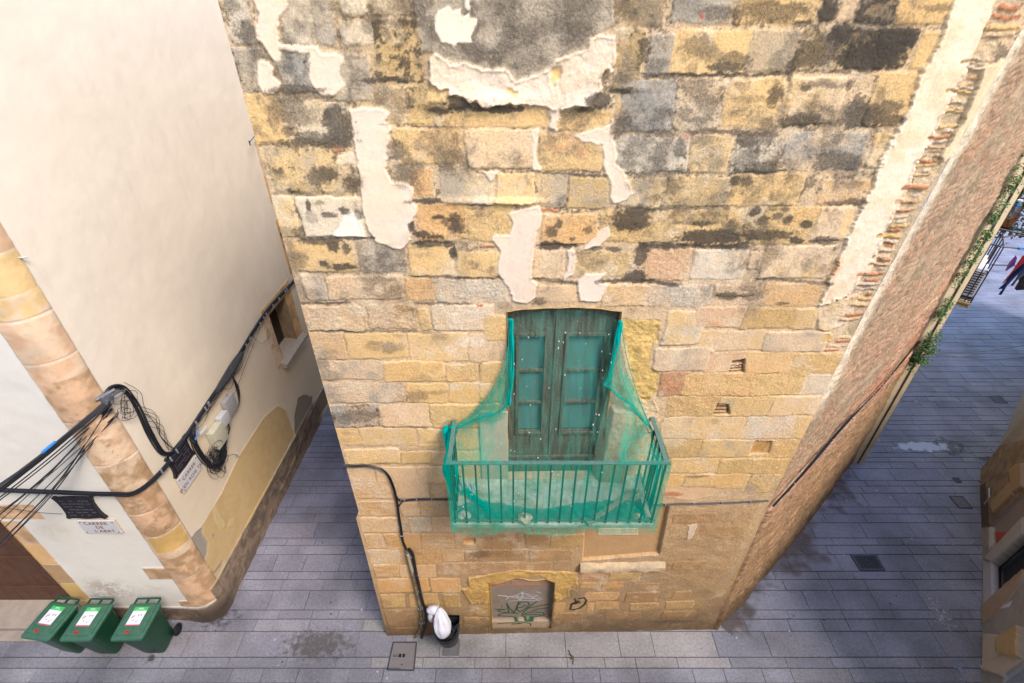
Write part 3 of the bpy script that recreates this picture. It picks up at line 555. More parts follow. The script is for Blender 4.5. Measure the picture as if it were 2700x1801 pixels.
for a in [(6,-20,690,910,700,24,.95),(6,1050,995,1700,1035,14,.75),(6,-20,1005,290,1045,14,.9),(5,0,978,500,992,12,.8),(5,780,1000,1180,1030,15,.75),(5,1380,1015,1860,1015,18,.9),(4,560,622,1210,622,14,.8),(4,545,1218,960,1218,12,.8),(4,1560,970,2091,990,10,.7),(4,620,1480,1130,1480,8,.7),(4,1150,1470,1600,1472,10,.6),
 (4,1600,1222,2091,1222,13,.7),(4,560,940,1060,948,12,.5),(4,300,222,920,225,12,.6),(1,370,1335,1200,1345,14,.7),(1,1740,1155,2091,1160,6,.7),(1,1480,1155,1730,1145,8,.6),(3,300,690,1400,680,18,.85),(3,1400,655,1950,650,16,.7),(3,100,690,340,720,24,.7),(3,480,1215,1250,1230,22,.8),(3,0,1215,320,1220,14,.6),
 (3,780,720,770,1150,10,.6),(3,1340,720,1230,1000,14,.7),(3,330,760,320,1150,10,.6),(2,1970,300,1900,800,10,.6),(2,0,1160,260,1165,6,.7),(5,860,20,1460,45,12,.75),(5,0,300,440,300,10,.55),(5,1570,320,2091,350,18,.7),(6,0,350,760,340,16,.7),(6,800,60,730,290,9,.7),(6,180,60,160,330,8,.7),(6,950,370,870,650,8,.5),(6,330,480,450,505,14,.6),
 (7,210,90,1230,85,9,.6),(7,210,340,800,340,9,.6),(7,250,530,420,520,10,.7),(7,330,745,1000,742,10,.55),(7,810,962,1190,965,10,.9),(7,440,1140,930,1145,5,.6),(7,1050,1165,1280,1170,6,.5),(8,240,1072,600,1078,7,.4),(3,1620,10,1700,200,9,.5),(5,0,640,440,700,10,.35)]: w.line(*a)
# coloured smears
for a in [(2,1180,1360,130,30,.35,(236,160,110)),(2,1450,1410,160,22,.3,(236,160,110)),(3,470,1270,18,30,.9,(220,110,80)),(3,590,150,6,25,.9,(214,80,70)),(6,640,1410,120,18,.5,(240,150,110)),(3,1370,940,50,20,.5,(214,160,90)),(7,1600,180,140,60,.5,(244,232,214)),(7,1460,600,90,25,.6,(244,228,206)),(7,1430,250,60,50,.5,(246,228,206)),(6,1760,880,40,110,.6,(236,170,120)),(10,1850,970,150,16,.5,(214,150,92)),(6,1850,480,50,150,.4,(240,196,120)),
 (10,1180,190,110,22,.7,(196,112,78)),(9,480,1180,60,30,.3,(150,128,100)),(8,1250,50,1,1,.1,'y')]: so(*a)
# dark splash band along the pavement
fb = sst(.85, .0, Zg+.5*(w.big-.5)+.4*(w.mid-.5))*.74*sst(.2, .6, w.mid+.2)
w.col = w.col*(1-fb[..., None])+A((112, 94, 76))*fb[..., None]
# sprayed black mark beside the street door
def fp(t, L): return [fconv(*T(t, x, y)) for x, y in L]
for L in ([(300,1150),(310,1190),(268,1200),(255,1245),(285,1250),(345,1235),(390,1200),(405,1160),(385,1138),(335,1150)], [(310,1195),(330,1170),(340,1190)], [(268,1200),(300,1185)]):
    w.stroke(fp(10, L), .017, (38, 34, 34), .92, .014)
w.stroke([(fconv(*T(10, 250, 1100))), (fconv(*T(10, 300, 1130)))], .10, (120, 104, 84), .25, .1)
# openings
dL, dR, dB, dT = -.05, 1.10, 4.09, 6.58
def door_top(u): return dT + .05*np.clip(1-((u-.5)/.6)**2, 0, 1) + .006*np.sin(u*17)*np.sin(u*7+1)
def hole_door(u, z): return (u > dL) & (u < dR) & (z > dB-.02) & (z < door_top(u))
sL, sR, sB, sT = -.34, .675, .16, 1.60
def sealed_top(u): return sT + .13*np.clip(1-((u-.17)/.52)**2, 0, 1) + .035*np.sin(u*13+.6)
def hole_sealed(u, z): return (u > sL) & (u < sR) & (z > sB) & (z < sealed_top(u))
ed = np.minimum(np.abs(Ug-dL), np.abs(Ug-dR)); 
edge_f = sst(0, .05, Ug-uL(Zg))*sst(0, .05, uR(Zg)-Ug)
w.h *= (.25+.75*edge_f); w.col *= np.array([1.13, 1.085, 1.0])
def fpos(U, Z, h):
    taper = 1-sst(.0, .06, uR(Z)-U)
    return U+.004*0, FY0+FS*U-h*(1)+.05*taper*sst(0, .1, Z)*0, Z
front_wall = w.build('front_wall', fpos, STONE, bld, (hole_door, hole_sealed))
front_wall['label'] = 'front of squared yellow stone with soot crusts and pale plaster patches'
wf = w
# ------------------------------------------------------------ the stone building, other parts
M_teal = mat('faded_green_paint', (122, 126, 106), .8, ns=26, nstr=.25, bump=.6, bscale=40, var=(74, 66, 52), streak=(1, 1, .12))
M_tealpane = mat('teal_board', (84, 144, 146), .6, ns=24, nstr=.25, var=(96, 130, 110), streak=(1, 1, .10))
M_rail = mat('dark_green_iron', (52, 84, 80), .55, ns=30, nstr=.2)
M_slab = mat('mossy_concrete', (236, 234, 222), .95, ns=7, nstr=.2, var=(140, 152, 112), bump=.5, bscale=50)
M_sill = mat('worn_pale_stone', (226, 196, 154), .9, ns=9, nstr=.15, bump=.6, bscale=30, var=(180, 158, 134))
M_yst = mat('yellow_stone', (218, 182, 118), .95, ns=12, nstr=.2, bump=1, bscale=24)
M_dark = mat('dark_inside', (40, 34, 30), .95)
M_wood = mat('grey_old_wood', (176, 166, 148), .85, ns=20, nstr=.2, bump=.3)
M_blk = mat('black_cable_rubber', (34, 35, 40), .45, spec=.5, ns=40, nstr=.2)
M_plain = mat('plain_render', (206, 186, 160), .95, ns=2, nstr=.12, bump=.3)

def FP(u, z, d): return (u, fy(u)-d, z)      # a point d metres proud of the front
def jamb(name, u0, u1, z0, z1, depth, m, topf=None):   # lining of an opening: back edge faces
    b = MB()
    n = 24
    us = np.linspace(u0, u1, n)
    tf = topf if topf else (lambda u: z1+0*u)
    loop = [(u0, z0)] + [(u0, z) for z in np.linspace(z0, float(tf(np.array(u0))), 12)[1:]] + [(u, float(tf(np.array(u)))) for u in us[1:]] + [(u1, z) for z in np.linspace(float(tf(np.array(u1))), z0, 12)[1:]]
    vs = []
    for k in range(4):
        for (u, z) in loop:
            j = .008*math.sin(u*31+z*17+k*2)
            vs.append(FP(u+(0 if k == 0 else j), z, .012-(depth+.012)*k/3))
    m_ = len(loop); fs = [(k*m_+i, k*m_+i+1, (k+1)*m_+i+1, (k+1)*m_+i) for k in range(3) for i in range(m_-1)]
    b.add(vs, fs); return b.build(name, m, bld, smooth=False)
jamb('door_reveal', dL, dR, dB-.02, dT, .22, M_yst, door_top)
jamb('doorway_reveal', sL, sR, sB, sT, .16, M_yst, sealed_top)

# balcony door: two leaves, each a board with three teal panes
dy = .13
door = empty('balcony_door', FP((dL+dR)/2, dB, -dy)); door.parent = bld; door.location = Vector(FP((dL+dR)/2, dB, -dy))-Vector(bld.location)
def dpt(u, z, d=0): return FP(u, z, -dy+d)
def dbox(b, u0, u1, z0, z1, d0, d1):
    vs = [dpt(u, z, d) for d in (d0, d1) for (u, z) in ((u0, z0), (u1, z0), (u1, z1), (u0, z1))]
    return b.add(vs, [(0, 1, 2, 3), (7, 6, 5, 4), (0, 4, 5, 1), (1, 5, 6, 2), (2, 6, 7, 3), (3, 7, 4, 0)])
mid = .475
for k, (a, b_) in enumerate(((dL+.005, mid-.006), (mid+.006, dR-.005))):
    lf = MB(); W_ = b_-a
    st = .12; rt = .10
    o0, o1 = a+st, b_-st                      # pane column
    zb, zt = dB+.72, dT-.36
    dbox(lf, a, o0-.0, dB, dT+.06, -.02, .03); dbox(lf, o1, b_, dB, dT+.06, -.02, .03)
    dbox(lf, o0, o1, dB, zb, -.02, .022); dbox(lf, o0, o1, zt, dT+.06, -.02, .03)
    # frame moulding
    for (u0, u1, z0, z1) in ((o0-.035, o0, zb-.04, zt+.04), (o1, o1+.035, zb-.04, zt+.04), (o0, o1, zb-.04, zb), (o0, o1, zt, zt+.04)):
        dbox(lf, u0, u1, z0, z1, .031, .05)
    hz_ = (zt-zb)/3
    for i in (1, 2): dbox(lf, o0, o1, zb+hz_*i-.018, zb+hz_*i+.018, -.015, .034)
    dbox(lf, a, b_, dB+.27, dB+.31, .0305, .055); dbox(lf, a, b_, dB+.02, dB+.13, .0305, .048)
    L = lf.build('door_leaf', M_teal, door, bevel=.004)
    for i in range(3):
        pb = MB(); dbox(pb, o0, o1, zb+hz_*i+.018, zb+hz_*(i+1)-.018, -.012, -.004); pb.build('pane', M_tealpane, door)
ov = MB(); dbox(ov, mid-.022, mid+.022, dB+.01, dT+.03, .031, .045); ov.build('cover_strip', M_teal, door, bevel=.004)
bk = MB(); dbox(bk, dL-.1, dR+.1, dB-.1, dT+.2, -.12, -.09); bk.build('door_backing', M_dark, bld)

# stone block beside the door, threshold
b = MB(); b.prism([FP(1.02, 4.09, -.10), FP(1.10, 4.09, .10), FP(1.40, 4.09, .12), FP(1.44, 4.09, -.02), FP(1.44, 4.09, -.15), FP(1.02, 4.09, -.15)], (0, 0, 1.30))
for i in range(6, 12):
    v = b.v[i]; b.v[i] = (v[0]+(.06 if i in (6, 7) else 0), v[1]+.03, v[2]-(.12 if i in (7, 8) else 0))
o = b.build('jamb_block', mat('pale_jamb_stone', (214, 200, 160), .95, ns=8, nstr=.12, bump=.7, bscale=20), bld, bevel=.02, smooth=True)
b = MB(); b.prism([FP(-.38, 4.09, .0), FP(-.38, 4.09, .022), FP(-.05, 4.09, .03), FP(-.05, 4.09, .0)], (0, 0, 1.16)); b.build('jamb_panel', mat('smooth_pale_stone', (214, 204, 174), .95, ns=6, nstr=.1, bump=.3), bld, bevel=.004)
b = MB(); dbox(b, dL-.02, dR+.02, dB-.03, dB+.015, .0, .17); b.build('door_threshold', M_sill, bld, bevel=.01)

# balcony slab and railing
RX0, RX1, RY, RZ0, RZ1 = -.69, 1.66, 3.66, 4.09, 5.12
b = MB(); b.prism([(RX0-.02, RY+.0, RZ0-.07), (RX1+.0, RY+.0, RZ0-.07), (RX1+.0, fy(RX1)+.05, RZ0-.07), (RX0-.02, fy(RX0)+.05, RZ0-.07)], (0, 0, .07))
b.build('balcony_slab', M_slab, bld, bevel=.012)
rail = empty('balcony_railing', (0, 0, 0)); rail.parent = bld; rail.location = Vector(((RX0+RX1)/2, RY, RZ0))-Vector(bld.location)
b = MB(); h = .018
def bar(b, p, q, hw, hh):
    p = Vector(p); q = Vector(q); d = (q-p).normalized(); s = d.cross(Vector((0, 0, 1))).normalized()*hw; u = Vector((0, 0, 1))*hh
    vs = [p-s-u, p+s-u, p+s+u, p-s+u, q-s-u, q+s-u, q+s+u, q-s+u]
    return b.add(vs, [(0, 1, 2, 3), (7, 6, 5, 4), (0, 4, 5, 1), (1, 5, 6, 2), (2, 6, 7, 3), (3, 7, 4, 0)])
ins = .025
for z, hw, hh in ((RZ1, .024, .006), (RZ0+.05, .014, .006)):
    bar(b, (RX0-.01, RY+ins, z), (RX1+.01, RY+ins, z), hw, hh)
    bar(b, (RX0+ins, RY+ins+.024, z), (RX0+ins, fy(RX0), z), hw, hh); bar(b, (RX1-ins, RY+ins+.024, z), (RX1-ins, fy(RX1), z), hw, hh)
b.build('handrail', mat('netted_rail', (104, 136, 126), .6, ns=60, nstr=.2), rail)
bal = None
def baluster(x, y):
    b = MB(); b.box((0, 0, (RZ1-RZ0)/2), (.0095, .0095, (RZ1-RZ0)/2-.003))
    me_o = b.build('baluster', M_rail, None); return me_o
bal = baluster(0, 0); first = True
xs = np.linspace(RX0+.03, RX1-.03, 18)
posl = [(x, RY+ins) for x in xs] + [(RX0+ins, y) for y in np.linspace(RY+.16, 4.22, 4)] + [(RX1-ins, y) for y in np.linspace(RY+.16, 4.22, 4)]
for i, (x, y) in enumerate(posl):
    o = bal if i == 0 else bal.copy()
    if i: COL.objects.link(o)
    o.parent = rail; o.location = Vector((x, y, RZ0))-Vector((((RX0+RX1)/2), RY, RZ0))

# sill of the blind window
p0 = front(*T(10, 345, 850)); p1 = front(*T(10, 1115, 850)); zs = p0[2]
b = MB(); n = 14; xs_ = np.linspace(p0[0], p1[0], n); vs = []
for x in xs_:
    j = .012*math.sin(x*23)+.008*math.sin(x*51)
    for (d, z) in ((-.13, zs+.10+j*.3), (.02, zs+.085+j), (.07+j*.4, zs+.035+j*.6), (.075+j, zs-.045), (-.13, zs-.055)):
        vs.append(FP(x, z, d))
fs = [(i*5+k, i*5+(k+1) % 5, (i+1)*5+(k+1) % 5, (i+1)*5+k) for i in range(n-1) for k in range(5)] + [tuple(range(5)), tuple((n-1)*5+k for k in range(5))[::-1]]
b.add(vs, fs); b.build('window_sill', M_sill, bld, smooth=True)

# walled-up street door: rendered panel with perforated brick at its head and scrawls
def sconv(x, y): p = front(x, y, -.10); return p[0], p[2]
sz = np.arange(0.10, 1.86, .006); su = np.arange(sL-.05, sR+.05, .006)
Us, Zs = np.meshgrid(su, sz)
w = Wall(Us, Zs, sconv, 0, 3)
w.col[:] = A((158, 142, 128)); w.col *= (1+(w.mid-.5)*.25+(w.fine-.5)*.2)[..., None]; w.h[:] = .006*(w.mid-.5); w.rg[:] = .6
topb = sealed_top(Us)
hb = 1.50 + .03*(w.big-.5)
br = (Zs > hb-.16) & (Zs < hb); cu = (Us*36) % 1; cz = (Zs*30) % 1
hole = (cu > .22) & (cu < .78) & (cz > .2) & (cz < .8) & br & ((Us < .02) | (Us > .45))
w.col[br] = A((188, 152, 130)); w.col[br & (Zs < hb-.13)] = A((206, 122, 84)); w.col[hole] = A((40, 28, 24)); w.h[hole] = -.02
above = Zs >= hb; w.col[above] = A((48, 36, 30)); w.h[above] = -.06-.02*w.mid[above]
low = Zs < .36+.01*np.sin(Us*9); w.col[low] = A((196, 170, 140))*(1+(w.mid[low]-.5)[:, None]*.4); w.h[low] = .07
def Pg(x, y): return sconv(1120+x/6.53, 1560+y/6.53)
green = [[(1210,300),(1400,305),(1250,320),(1300,350),(1450,360),(1410,200)],[(1410,210),(1440,260),(1530,365)],[(1540,360),(1570,300),(1620,175)],[(1590,230),(1590,310),(1640,350),(1740,290),(1800,220),(1770,175),(1660,180),(1600,230)],[(1600,270),(1660,275),(1740,230)],
 [(1950,150),(1850,225),(1760,300),(1690,370),(1670,420),(1760,440),(1950,425),(2060,400),(2040,365),(1900,350),(1760,365),(1730,385)],[(2140,215),(1950,250),(1800,285)],[(2120,280),(1950,300),(1850,330)],[(1700,400),(1850,398),(2000,400)],[(1610,375),(1400,365),(1280,390),(1260,410),(1500,430),(1700,455),(1820,480),(1820,515)],[(1260,480),(1450,465),(1670,470),(1600,485),(1500,488)]]
for L in green: w.stroke([Pg(*p) for p in L], .0105, (24, 92, 60), .97, .005)
for L in [[(1260,60),(1400,70),(1440,110),(1400,135)],[(1270,65),(1430,85),(1620,110),(1850,120),(2030,130)],[(1450,165),(1640,150),(1900,155),(1980,150)],[(1640,150),(1690,60),(1660,10),(1800,70),(1960,150)],[(1500,95),(1620,40),(1700,30),(1950,70),(1830,115)],[(1580,70),(1640,150)],[(1690,0),(1690,80)],[(1920,0),(1990,20)],[(1400,90),(1560,70),(1700,95),(1880,85)],[(1950,105),(2000,105)]]:
    w.stroke([Pg(*p) for p in L], .006, (220, 218, 230), .85, .004)
for L in [[(1370,185),(1350,182)],[(1270,180),(1268,170)]]: w.stroke([Pg(*p) for p in L], .008, (60, 130, 130), .7, .004)
w.stroke([Pg(1325,230), Pg(1330,280)], .006, (60, 60, 70), .7, .004)
w.build('sealed_doorway', lambda U, Z, h: (U, FY0+FS*U+.10-h, Z), wall_mat('sealed_render', .15, .35), bld)

# ------------------------------------------------------------ right flank of the building (brick and render), up to the downpipe corner
C0 = np.array([3.5, fy(3.5)]); C1 = np.array([8.10, 8.36]); CD = (C1-C0)/np.linalg.norm(C1-C0); CN = np.array([CD[1], -CD[0]]); CLEN = np.linalg.norm(C1-C0)
def side(x, y, d=0):
    p = C0+CN*d; return hit(x, y, (p[0], p[1], 0), (CN[0], CN[1], 0))
def sdconv(x, y):
    p = side(x, y); return (p[0]-C0[0])*CD[0]+(p[1]-C0[1])*CD[1], p[2]
nt_ = 330; zz = np.arange(-.06, 9.95, .016); Zf = np.repeat(zz[:, None], nt_, 1)
aa2 = np.linspace(0, 1, nt_)[None]
Uf = np.repeat(aa2*CLEN, len(zz), 0)
w = Wall(Uf, Zf, sdconv, 0, 5)
base = A((192, 162, 130)); w.col[:] = base*(1+(w.mid-.5)*.5+(w.fine-.5)*.4)[..., None]
lay = vn(Uf*1.6, Zf*15, 2); lay2 = vn(Uf*.9, Zf*26, 4)
exp_ = sst(.45, .6, fbm(Uf*.55, Zf, .8, 4, 3)*.6 + .5*np.exp(-((Zf-(2.2+.35*Uf*0+4.0*sst(2, 6.5, Uf)*.55))/1.5)**2))     # brick shows in a long band
bc = np.where((lay > .55)[..., None], A((214, 140, 100)), A((226, 182, 148))); bc = np.where((lay2 > .72)[..., None], A((190, 120, 88)), bc)
exp2 = exp_*sst(.25, .45, w.mid)
w.col = w.col*(1-exp2[..., None]*.7)+bc*(exp2*.7*(.6+.8*w.fine))[..., None]
streak = fbm(Uf*.28, Zf, .12, 4, 6); w.col = w.col*(1+(streak-.5)*.9+(w.spk-.5)*.5)[..., None]; w.sm[:] = sst(.5, .75, streak*.6+w.big*.4)*.42
st2 = sst(.60, .70, fbm(Uf*.3+7, Zf, .16, 3, 1))*.45; w.col = w.col*(1-st2[..., None])+A((206, 140, 104))*st2[..., None]
rowi = np.floor(Zf/.066+.5*(w.mid-.5)); off = (np.sin(rowi*12.9898)*43758.5453) % 1; bi = np.floor(Uf/.27+off); hsh = (np.sin(rowi*78.233+bi*37.719)*43758.5453) % 1
fz = (Zf/.066+.5*(w.mid-.5)) % 1; fu = (Uf/.27+off) % 1; jn = np.clip(sst(.0, .16, fz)*sst(1, .84, fz)*sst(0, .05, fu)*sst(1, .95, fu), 0, 1)
brk = np.where((hsh > .72)[..., None], A((206, 154, 120)), np.where((hsh > .4)[..., None], A((204, 158, 122)), A((176, 138, 108))))*(.7+.6*w.fine)[..., None]
brk = brk*jn[..., None]+A((206, 186, 160))*(1-jn[..., None])
em = sst(.47, .56, fbm(Uf*.7, Zf, .7, 5, 31, .62)+.10*sst(2.2, 1.0, np.abs(Zf-4.6-.25*Uf)))*.62
w.col = w.col*(1-em[..., None])+brk*em[..., None]
big2 = fbm(Uf, Zf, .45, 4, 37)
w.h = .06*(big2-.5)+.03*(w.mid-.5)+em*(.03*(jn-.6)*(hsh+.3)-.012)+.03*(streak-.5)+.03*(w.fine-.5)+exp2*(.03*(lay-.5)+.02*(lay2-.5)-.01); w.rg[:] = 1.2
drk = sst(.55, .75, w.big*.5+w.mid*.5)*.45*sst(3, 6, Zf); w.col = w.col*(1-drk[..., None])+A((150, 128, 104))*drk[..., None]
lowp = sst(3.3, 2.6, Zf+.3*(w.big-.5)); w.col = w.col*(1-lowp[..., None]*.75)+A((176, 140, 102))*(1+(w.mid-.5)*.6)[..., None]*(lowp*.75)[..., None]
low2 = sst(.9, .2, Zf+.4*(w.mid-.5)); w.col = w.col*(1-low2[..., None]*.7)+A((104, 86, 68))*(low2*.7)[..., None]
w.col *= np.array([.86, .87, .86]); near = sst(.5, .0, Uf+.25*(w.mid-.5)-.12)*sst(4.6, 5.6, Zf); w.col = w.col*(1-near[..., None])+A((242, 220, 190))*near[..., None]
w.rg *= 1
def sdpos(U, Z, h):
    f = U/CLEN; x0 = uR(Z); y0 = FY0+FS*x0
    x = x0+(C1[0]-x0)*f; y = y0+(C1[1]-y0)*f
    e = sst(0, .06, U)
    swell = .07*np.exp(-(Z/1.1)**2)*sst(.0, 1.0, U)*sst(6, 3, U) + .05*sst(3.45, 3.3, Z)*e
    hh = h*(.2+.8*e)+swell
    return x+CN[0]*hh, y+CN[1]*hh, Z
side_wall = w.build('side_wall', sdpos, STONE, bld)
side_wall['label'] = 'narrow flank wall of crumbling render over orange brick'

# hidden flank on the alley and the back, roof
b = MB()
xl, xr = -2.06, 8.1
b.prism([(xl, fy(xl)+.03, -.05), (xl-.0, 14, -.05), (xl+.25, 14, -.05), (xl+.25, fy(xl)+.25, -.05)], (0, 0, 9.95)); b.build('alley_side_wall', M_plain, bld)
b = MB(); b.prism([(-2.0, 4.5, 9.7), (3.75, 4.6, 9.7), (8.0, 8.5, 9.7), (9.3, 13.9, 9.7), (-2.0, 13.9, 9.7)], (0, 0, .18)); b.build('roof', mat('roof_tile', (190, 130, 96), .9, ns=4, nstr=.2), bld)
# corner strip of cream render where the flank ends, and the return wall behind it
M_cream = mat('cream_render', (232, 208, 166), .9, ns=3, nstr=.12, bump=.3)
e0 = C1-CD*.0
b = MB(); q0 = e0-CD*.22+CN*.035; q1 = e0+CD*.06+CN*.22; q2 = e0+CD*.20-CN*.25; q3 = e0-CD*.22-CN*.3
b.prism([(q[0], q[1], -.02) for q in (q0, q1, q2, q3)], (0, 0, 9.9)); b.build('corner_pilaster', M_cream, bld, bevel=.02)
RD = np.array([.60, .80]); p1 = q1; p2 = q1+RD*7
b = MB(); b.prism([(p1[0], p1[1], -.02), (p2[0], p2[1], -.02), (p2[0]-.3, p2[1]+.2, -.02), (p1[0]-.25, p1[1]+.2, -.02)], (0, 0, 9.85)); b.build('return_wall', M_cream, bld)
b = MB(); qq = e0-CD*.08+CN*.145; b.tube([(qq[0], qq[1], z) for z in np.linspace(0, 9.8, 20)], .016, 8); b.build('downpipe', mat('dark_pipe', (96, 80, 66), .6), bld, smooth=True)
# ============================================================ ground: paving of long rows of slabs
M_pave = bpy.data.materials.new('grey_blue_paving'); M_pave.use_nodes = True
def _pm():
    nt = M_pave.node_tree; b = nt.nodes['Principled BSDF']; L = nt.links.new
    at = N(nt, 'ShaderNodeAttribute'); at.attribute_name = 'Col'; tc = N(nt, 'ShaderNodeTexCoord')
    n1 = N(nt, 'ShaderNodeTexNoise'); n1.inputs['Scale'].default_value = 24; n1.inputs['Detail'].default_value = 10; n1.inputs['Roughness'].default_value = .75
    n2 = N(nt, 'ShaderNodeTexNoise'); n2.inputs['Scale'].default_value = 1.1; n2.inputs['Detail'].default_value = 5
    n3 = N(nt, 'ShaderNodeTexNoise'); n3.inputs['Scale'].default_value = 75; n3.inputs['Detail'].default_value = 3
    for n in (n1, n2, n3): L(tc.outputs['Object'], n.inputs['Vector'])
    a = N(nt, 'ShaderNodeMapRange'); a.inputs[1].default_value = .3; a.inputs[2].default_value = .7; a.inputs[3].default_value = .62; a.inputs[4].default_value = 1.34; L(n1.outputs['Fac'], a.inputs[0])
    c = N(nt, 'ShaderNodeMapRange'); c.inputs[1].default_value = .35; c.inputs[2].default_value = .68; c.inputs[3].default_value = .66; c.inputs[4].default_value = 1.2; L(n2.outputs['Fac'], c.inputs[0])
    m = N(nt, 'ShaderNodeMath', operation='MULTIPLY'); L(a.outputs[0], m.inputs[0]); L(c.outputs[0], m.inputs[1])
    v = N(nt, 'ShaderNodeVectorMath', operation='SCALE'); L(at.outputs['Color'], v.inputs[0]); L(m.outputs[0], v.inputs['Scale'])
    # pale flecks
    r = N(nt, 'ShaderNodeMapRange'); r.inputs[1].default_value = .60; r.inputs[2].default_value = .70; r.inputs[3].default_value = 0; r.inputs[4].default_value = .5; L(n3.outputs['Fac'], r.inputs[0])
    mx = N(nt, 'ShaderNodeMix', data_type='RGBA'); L(r.outputs[0], mx.inputs[0]); L(v.outputs[0], mx.inputs[6]); mx.inputs[7].default_value = A4((200, 200, 206))
    L(mx.outputs[2], b.inputs['Base Color'])
    rr = N(nt, 'ShaderNodeMapRange'); rr.inputs[3].default_value = .35; rr.inputs[4].default_value = .75; L(n1.outputs['Fac'], rr.inputs[0]); L(rr.outputs[0], b.inputs['Roughness'])
    bp = N(nt, 'ShaderNodeBump'); bp.inputs['Strength'].default_value = .35; bp.inputs['Distance'].default_value = .01; L(n1.outputs['Fac'], bp.inputs['Height']); L(bp.outputs['Normal'], b.inputs['Normal'])
_pm()
M_joint = mat('dark_joint_grit', (84, 78, 76), .95, ns=30, nstr=.2)
b = MB(); b.add([(-40, -12, -.012), (60, -12, -.012), (60, 60, -.012), (-40, 60, -.012)], [(0, 1, 2, 3)])
g = b.build('ground', M_joint); tag(g, kind='structure')
# row boundaries seen in the right street
cr = [47, 92, 175, 213, 262, 357, 405, 465, 570, 620, 683, 800, 855, 930, 1065, 1128, 1212, 1390, 1465, 1568]
rows = sorted(float(ground(2150, 1200+c/2.609)[1]) for c in cr)
y = rows[0]; pat = [.27, .14, .32, .18]; i = 0; lowr = []
while y > 1.2: y -= pat[i % 4]; i += 1; lowr.append(y)
y = rows[-1]; hi = []; random.seed(5)
while y < 34: y += random.choice([.18, .25, .15, .31, .14, .2]); hi.append(y)
rows = lowr[::-1]+rows+hi
# right building line in plan, for the paler strip of paving along it
RB = [np.array(p) for p in [(5.6, .9), (7.92, 4.03), (9.96, 6.8), (11.1, 8.24), (13.8, 10.4), (24, 18.0)]]
def dist_poly(px, py, L):
    d = np.full(np.shape(px), 99.0)
    for a_, c_ in zip(L[:-1], L[1:]):
        e = c_-a_; t = np.clip(((px-a_[0])*e[0]+(py-a_[1])*e[1])/(e@e), 0, 1); d = np.minimum(d, np.hypot(px-a_[0]-e[0]*t, py-a_[1]-e[1]*t))
    return d
def paving():
    vs = []; fs = []; cols = []; rs = random.Random(9)
    gp = .005
    for r0, r1 in zip(rows[:-1], rows[1:]):
        x = -11+rs.random()*.5; wide = (r1-r0) > .3
        xmax = 30 if r1 > 8 else 16
        while x < xmax:
            L_ = rs.uniform(.55, 1.15) if wide else rs.uniform(.45, 1.0)
            x1 = x+L_; yc = (r0+r1)/2; xc = (x+x1)/2
            y0, y1 = r0, r1
            kerb = 3.86 < yc < 4.5 and -2.2 < xc < 3.7
            z = rs.uniform(-.002, .002); t = rs.uniform(-.006, .006)
            c = np.array((150, 148, 155.)) + rs.uniform(-8, 8)
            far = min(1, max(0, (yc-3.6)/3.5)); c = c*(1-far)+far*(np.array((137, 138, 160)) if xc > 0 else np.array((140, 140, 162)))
            if xc < -2: c = c*.96+np.array((4, 2, 0))
            if rs.random() < .12: c = c+np.array((9, 7, 4))
            if rs.random() < .10: c = c-9
            if kerb: c = np.array((168, 162, 160.))+rs.uniform(-4, 4)
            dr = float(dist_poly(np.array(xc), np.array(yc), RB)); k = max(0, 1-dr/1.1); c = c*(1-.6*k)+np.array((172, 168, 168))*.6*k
            n = len(vs); X0, X1, Y0, Y1 = x+.0022, x1-.0022, y0+gp, y1-gp; e = .004
            for (ax, ay, az) in ((X0, Y0, -.006), (X1, Y0, -.006), (X1, Y1, -.006), (X0, Y1, -.006), (X0+e, Y0+e, .0), (X1-e, Y0+e, t), (X1-e, Y1-e, t), (X0+e, Y1-e, .0)):
                vs.append((ax, ay, az+z)); cols.append(c)
            fs += [(n+4, n+5, n+6, n+7), (n, n+1, n+5, n+4), (n+1, n+2, n+6, n+5), (n+2, n+3, n+7, n+6), (n+3, n, n+4, n+7)]
            x = x1
    me = bpy.data.meshes.new('paving'); me.from_pydata(vs, [], fs)
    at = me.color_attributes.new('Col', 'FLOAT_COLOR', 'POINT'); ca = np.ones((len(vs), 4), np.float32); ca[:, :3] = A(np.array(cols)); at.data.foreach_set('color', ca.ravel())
    me.materials.append(M_pave); me.update(); o = bpy.data.objects.new('street_paving', me); COL.objects.link(o); return tag(o, kind='structure')
paving()

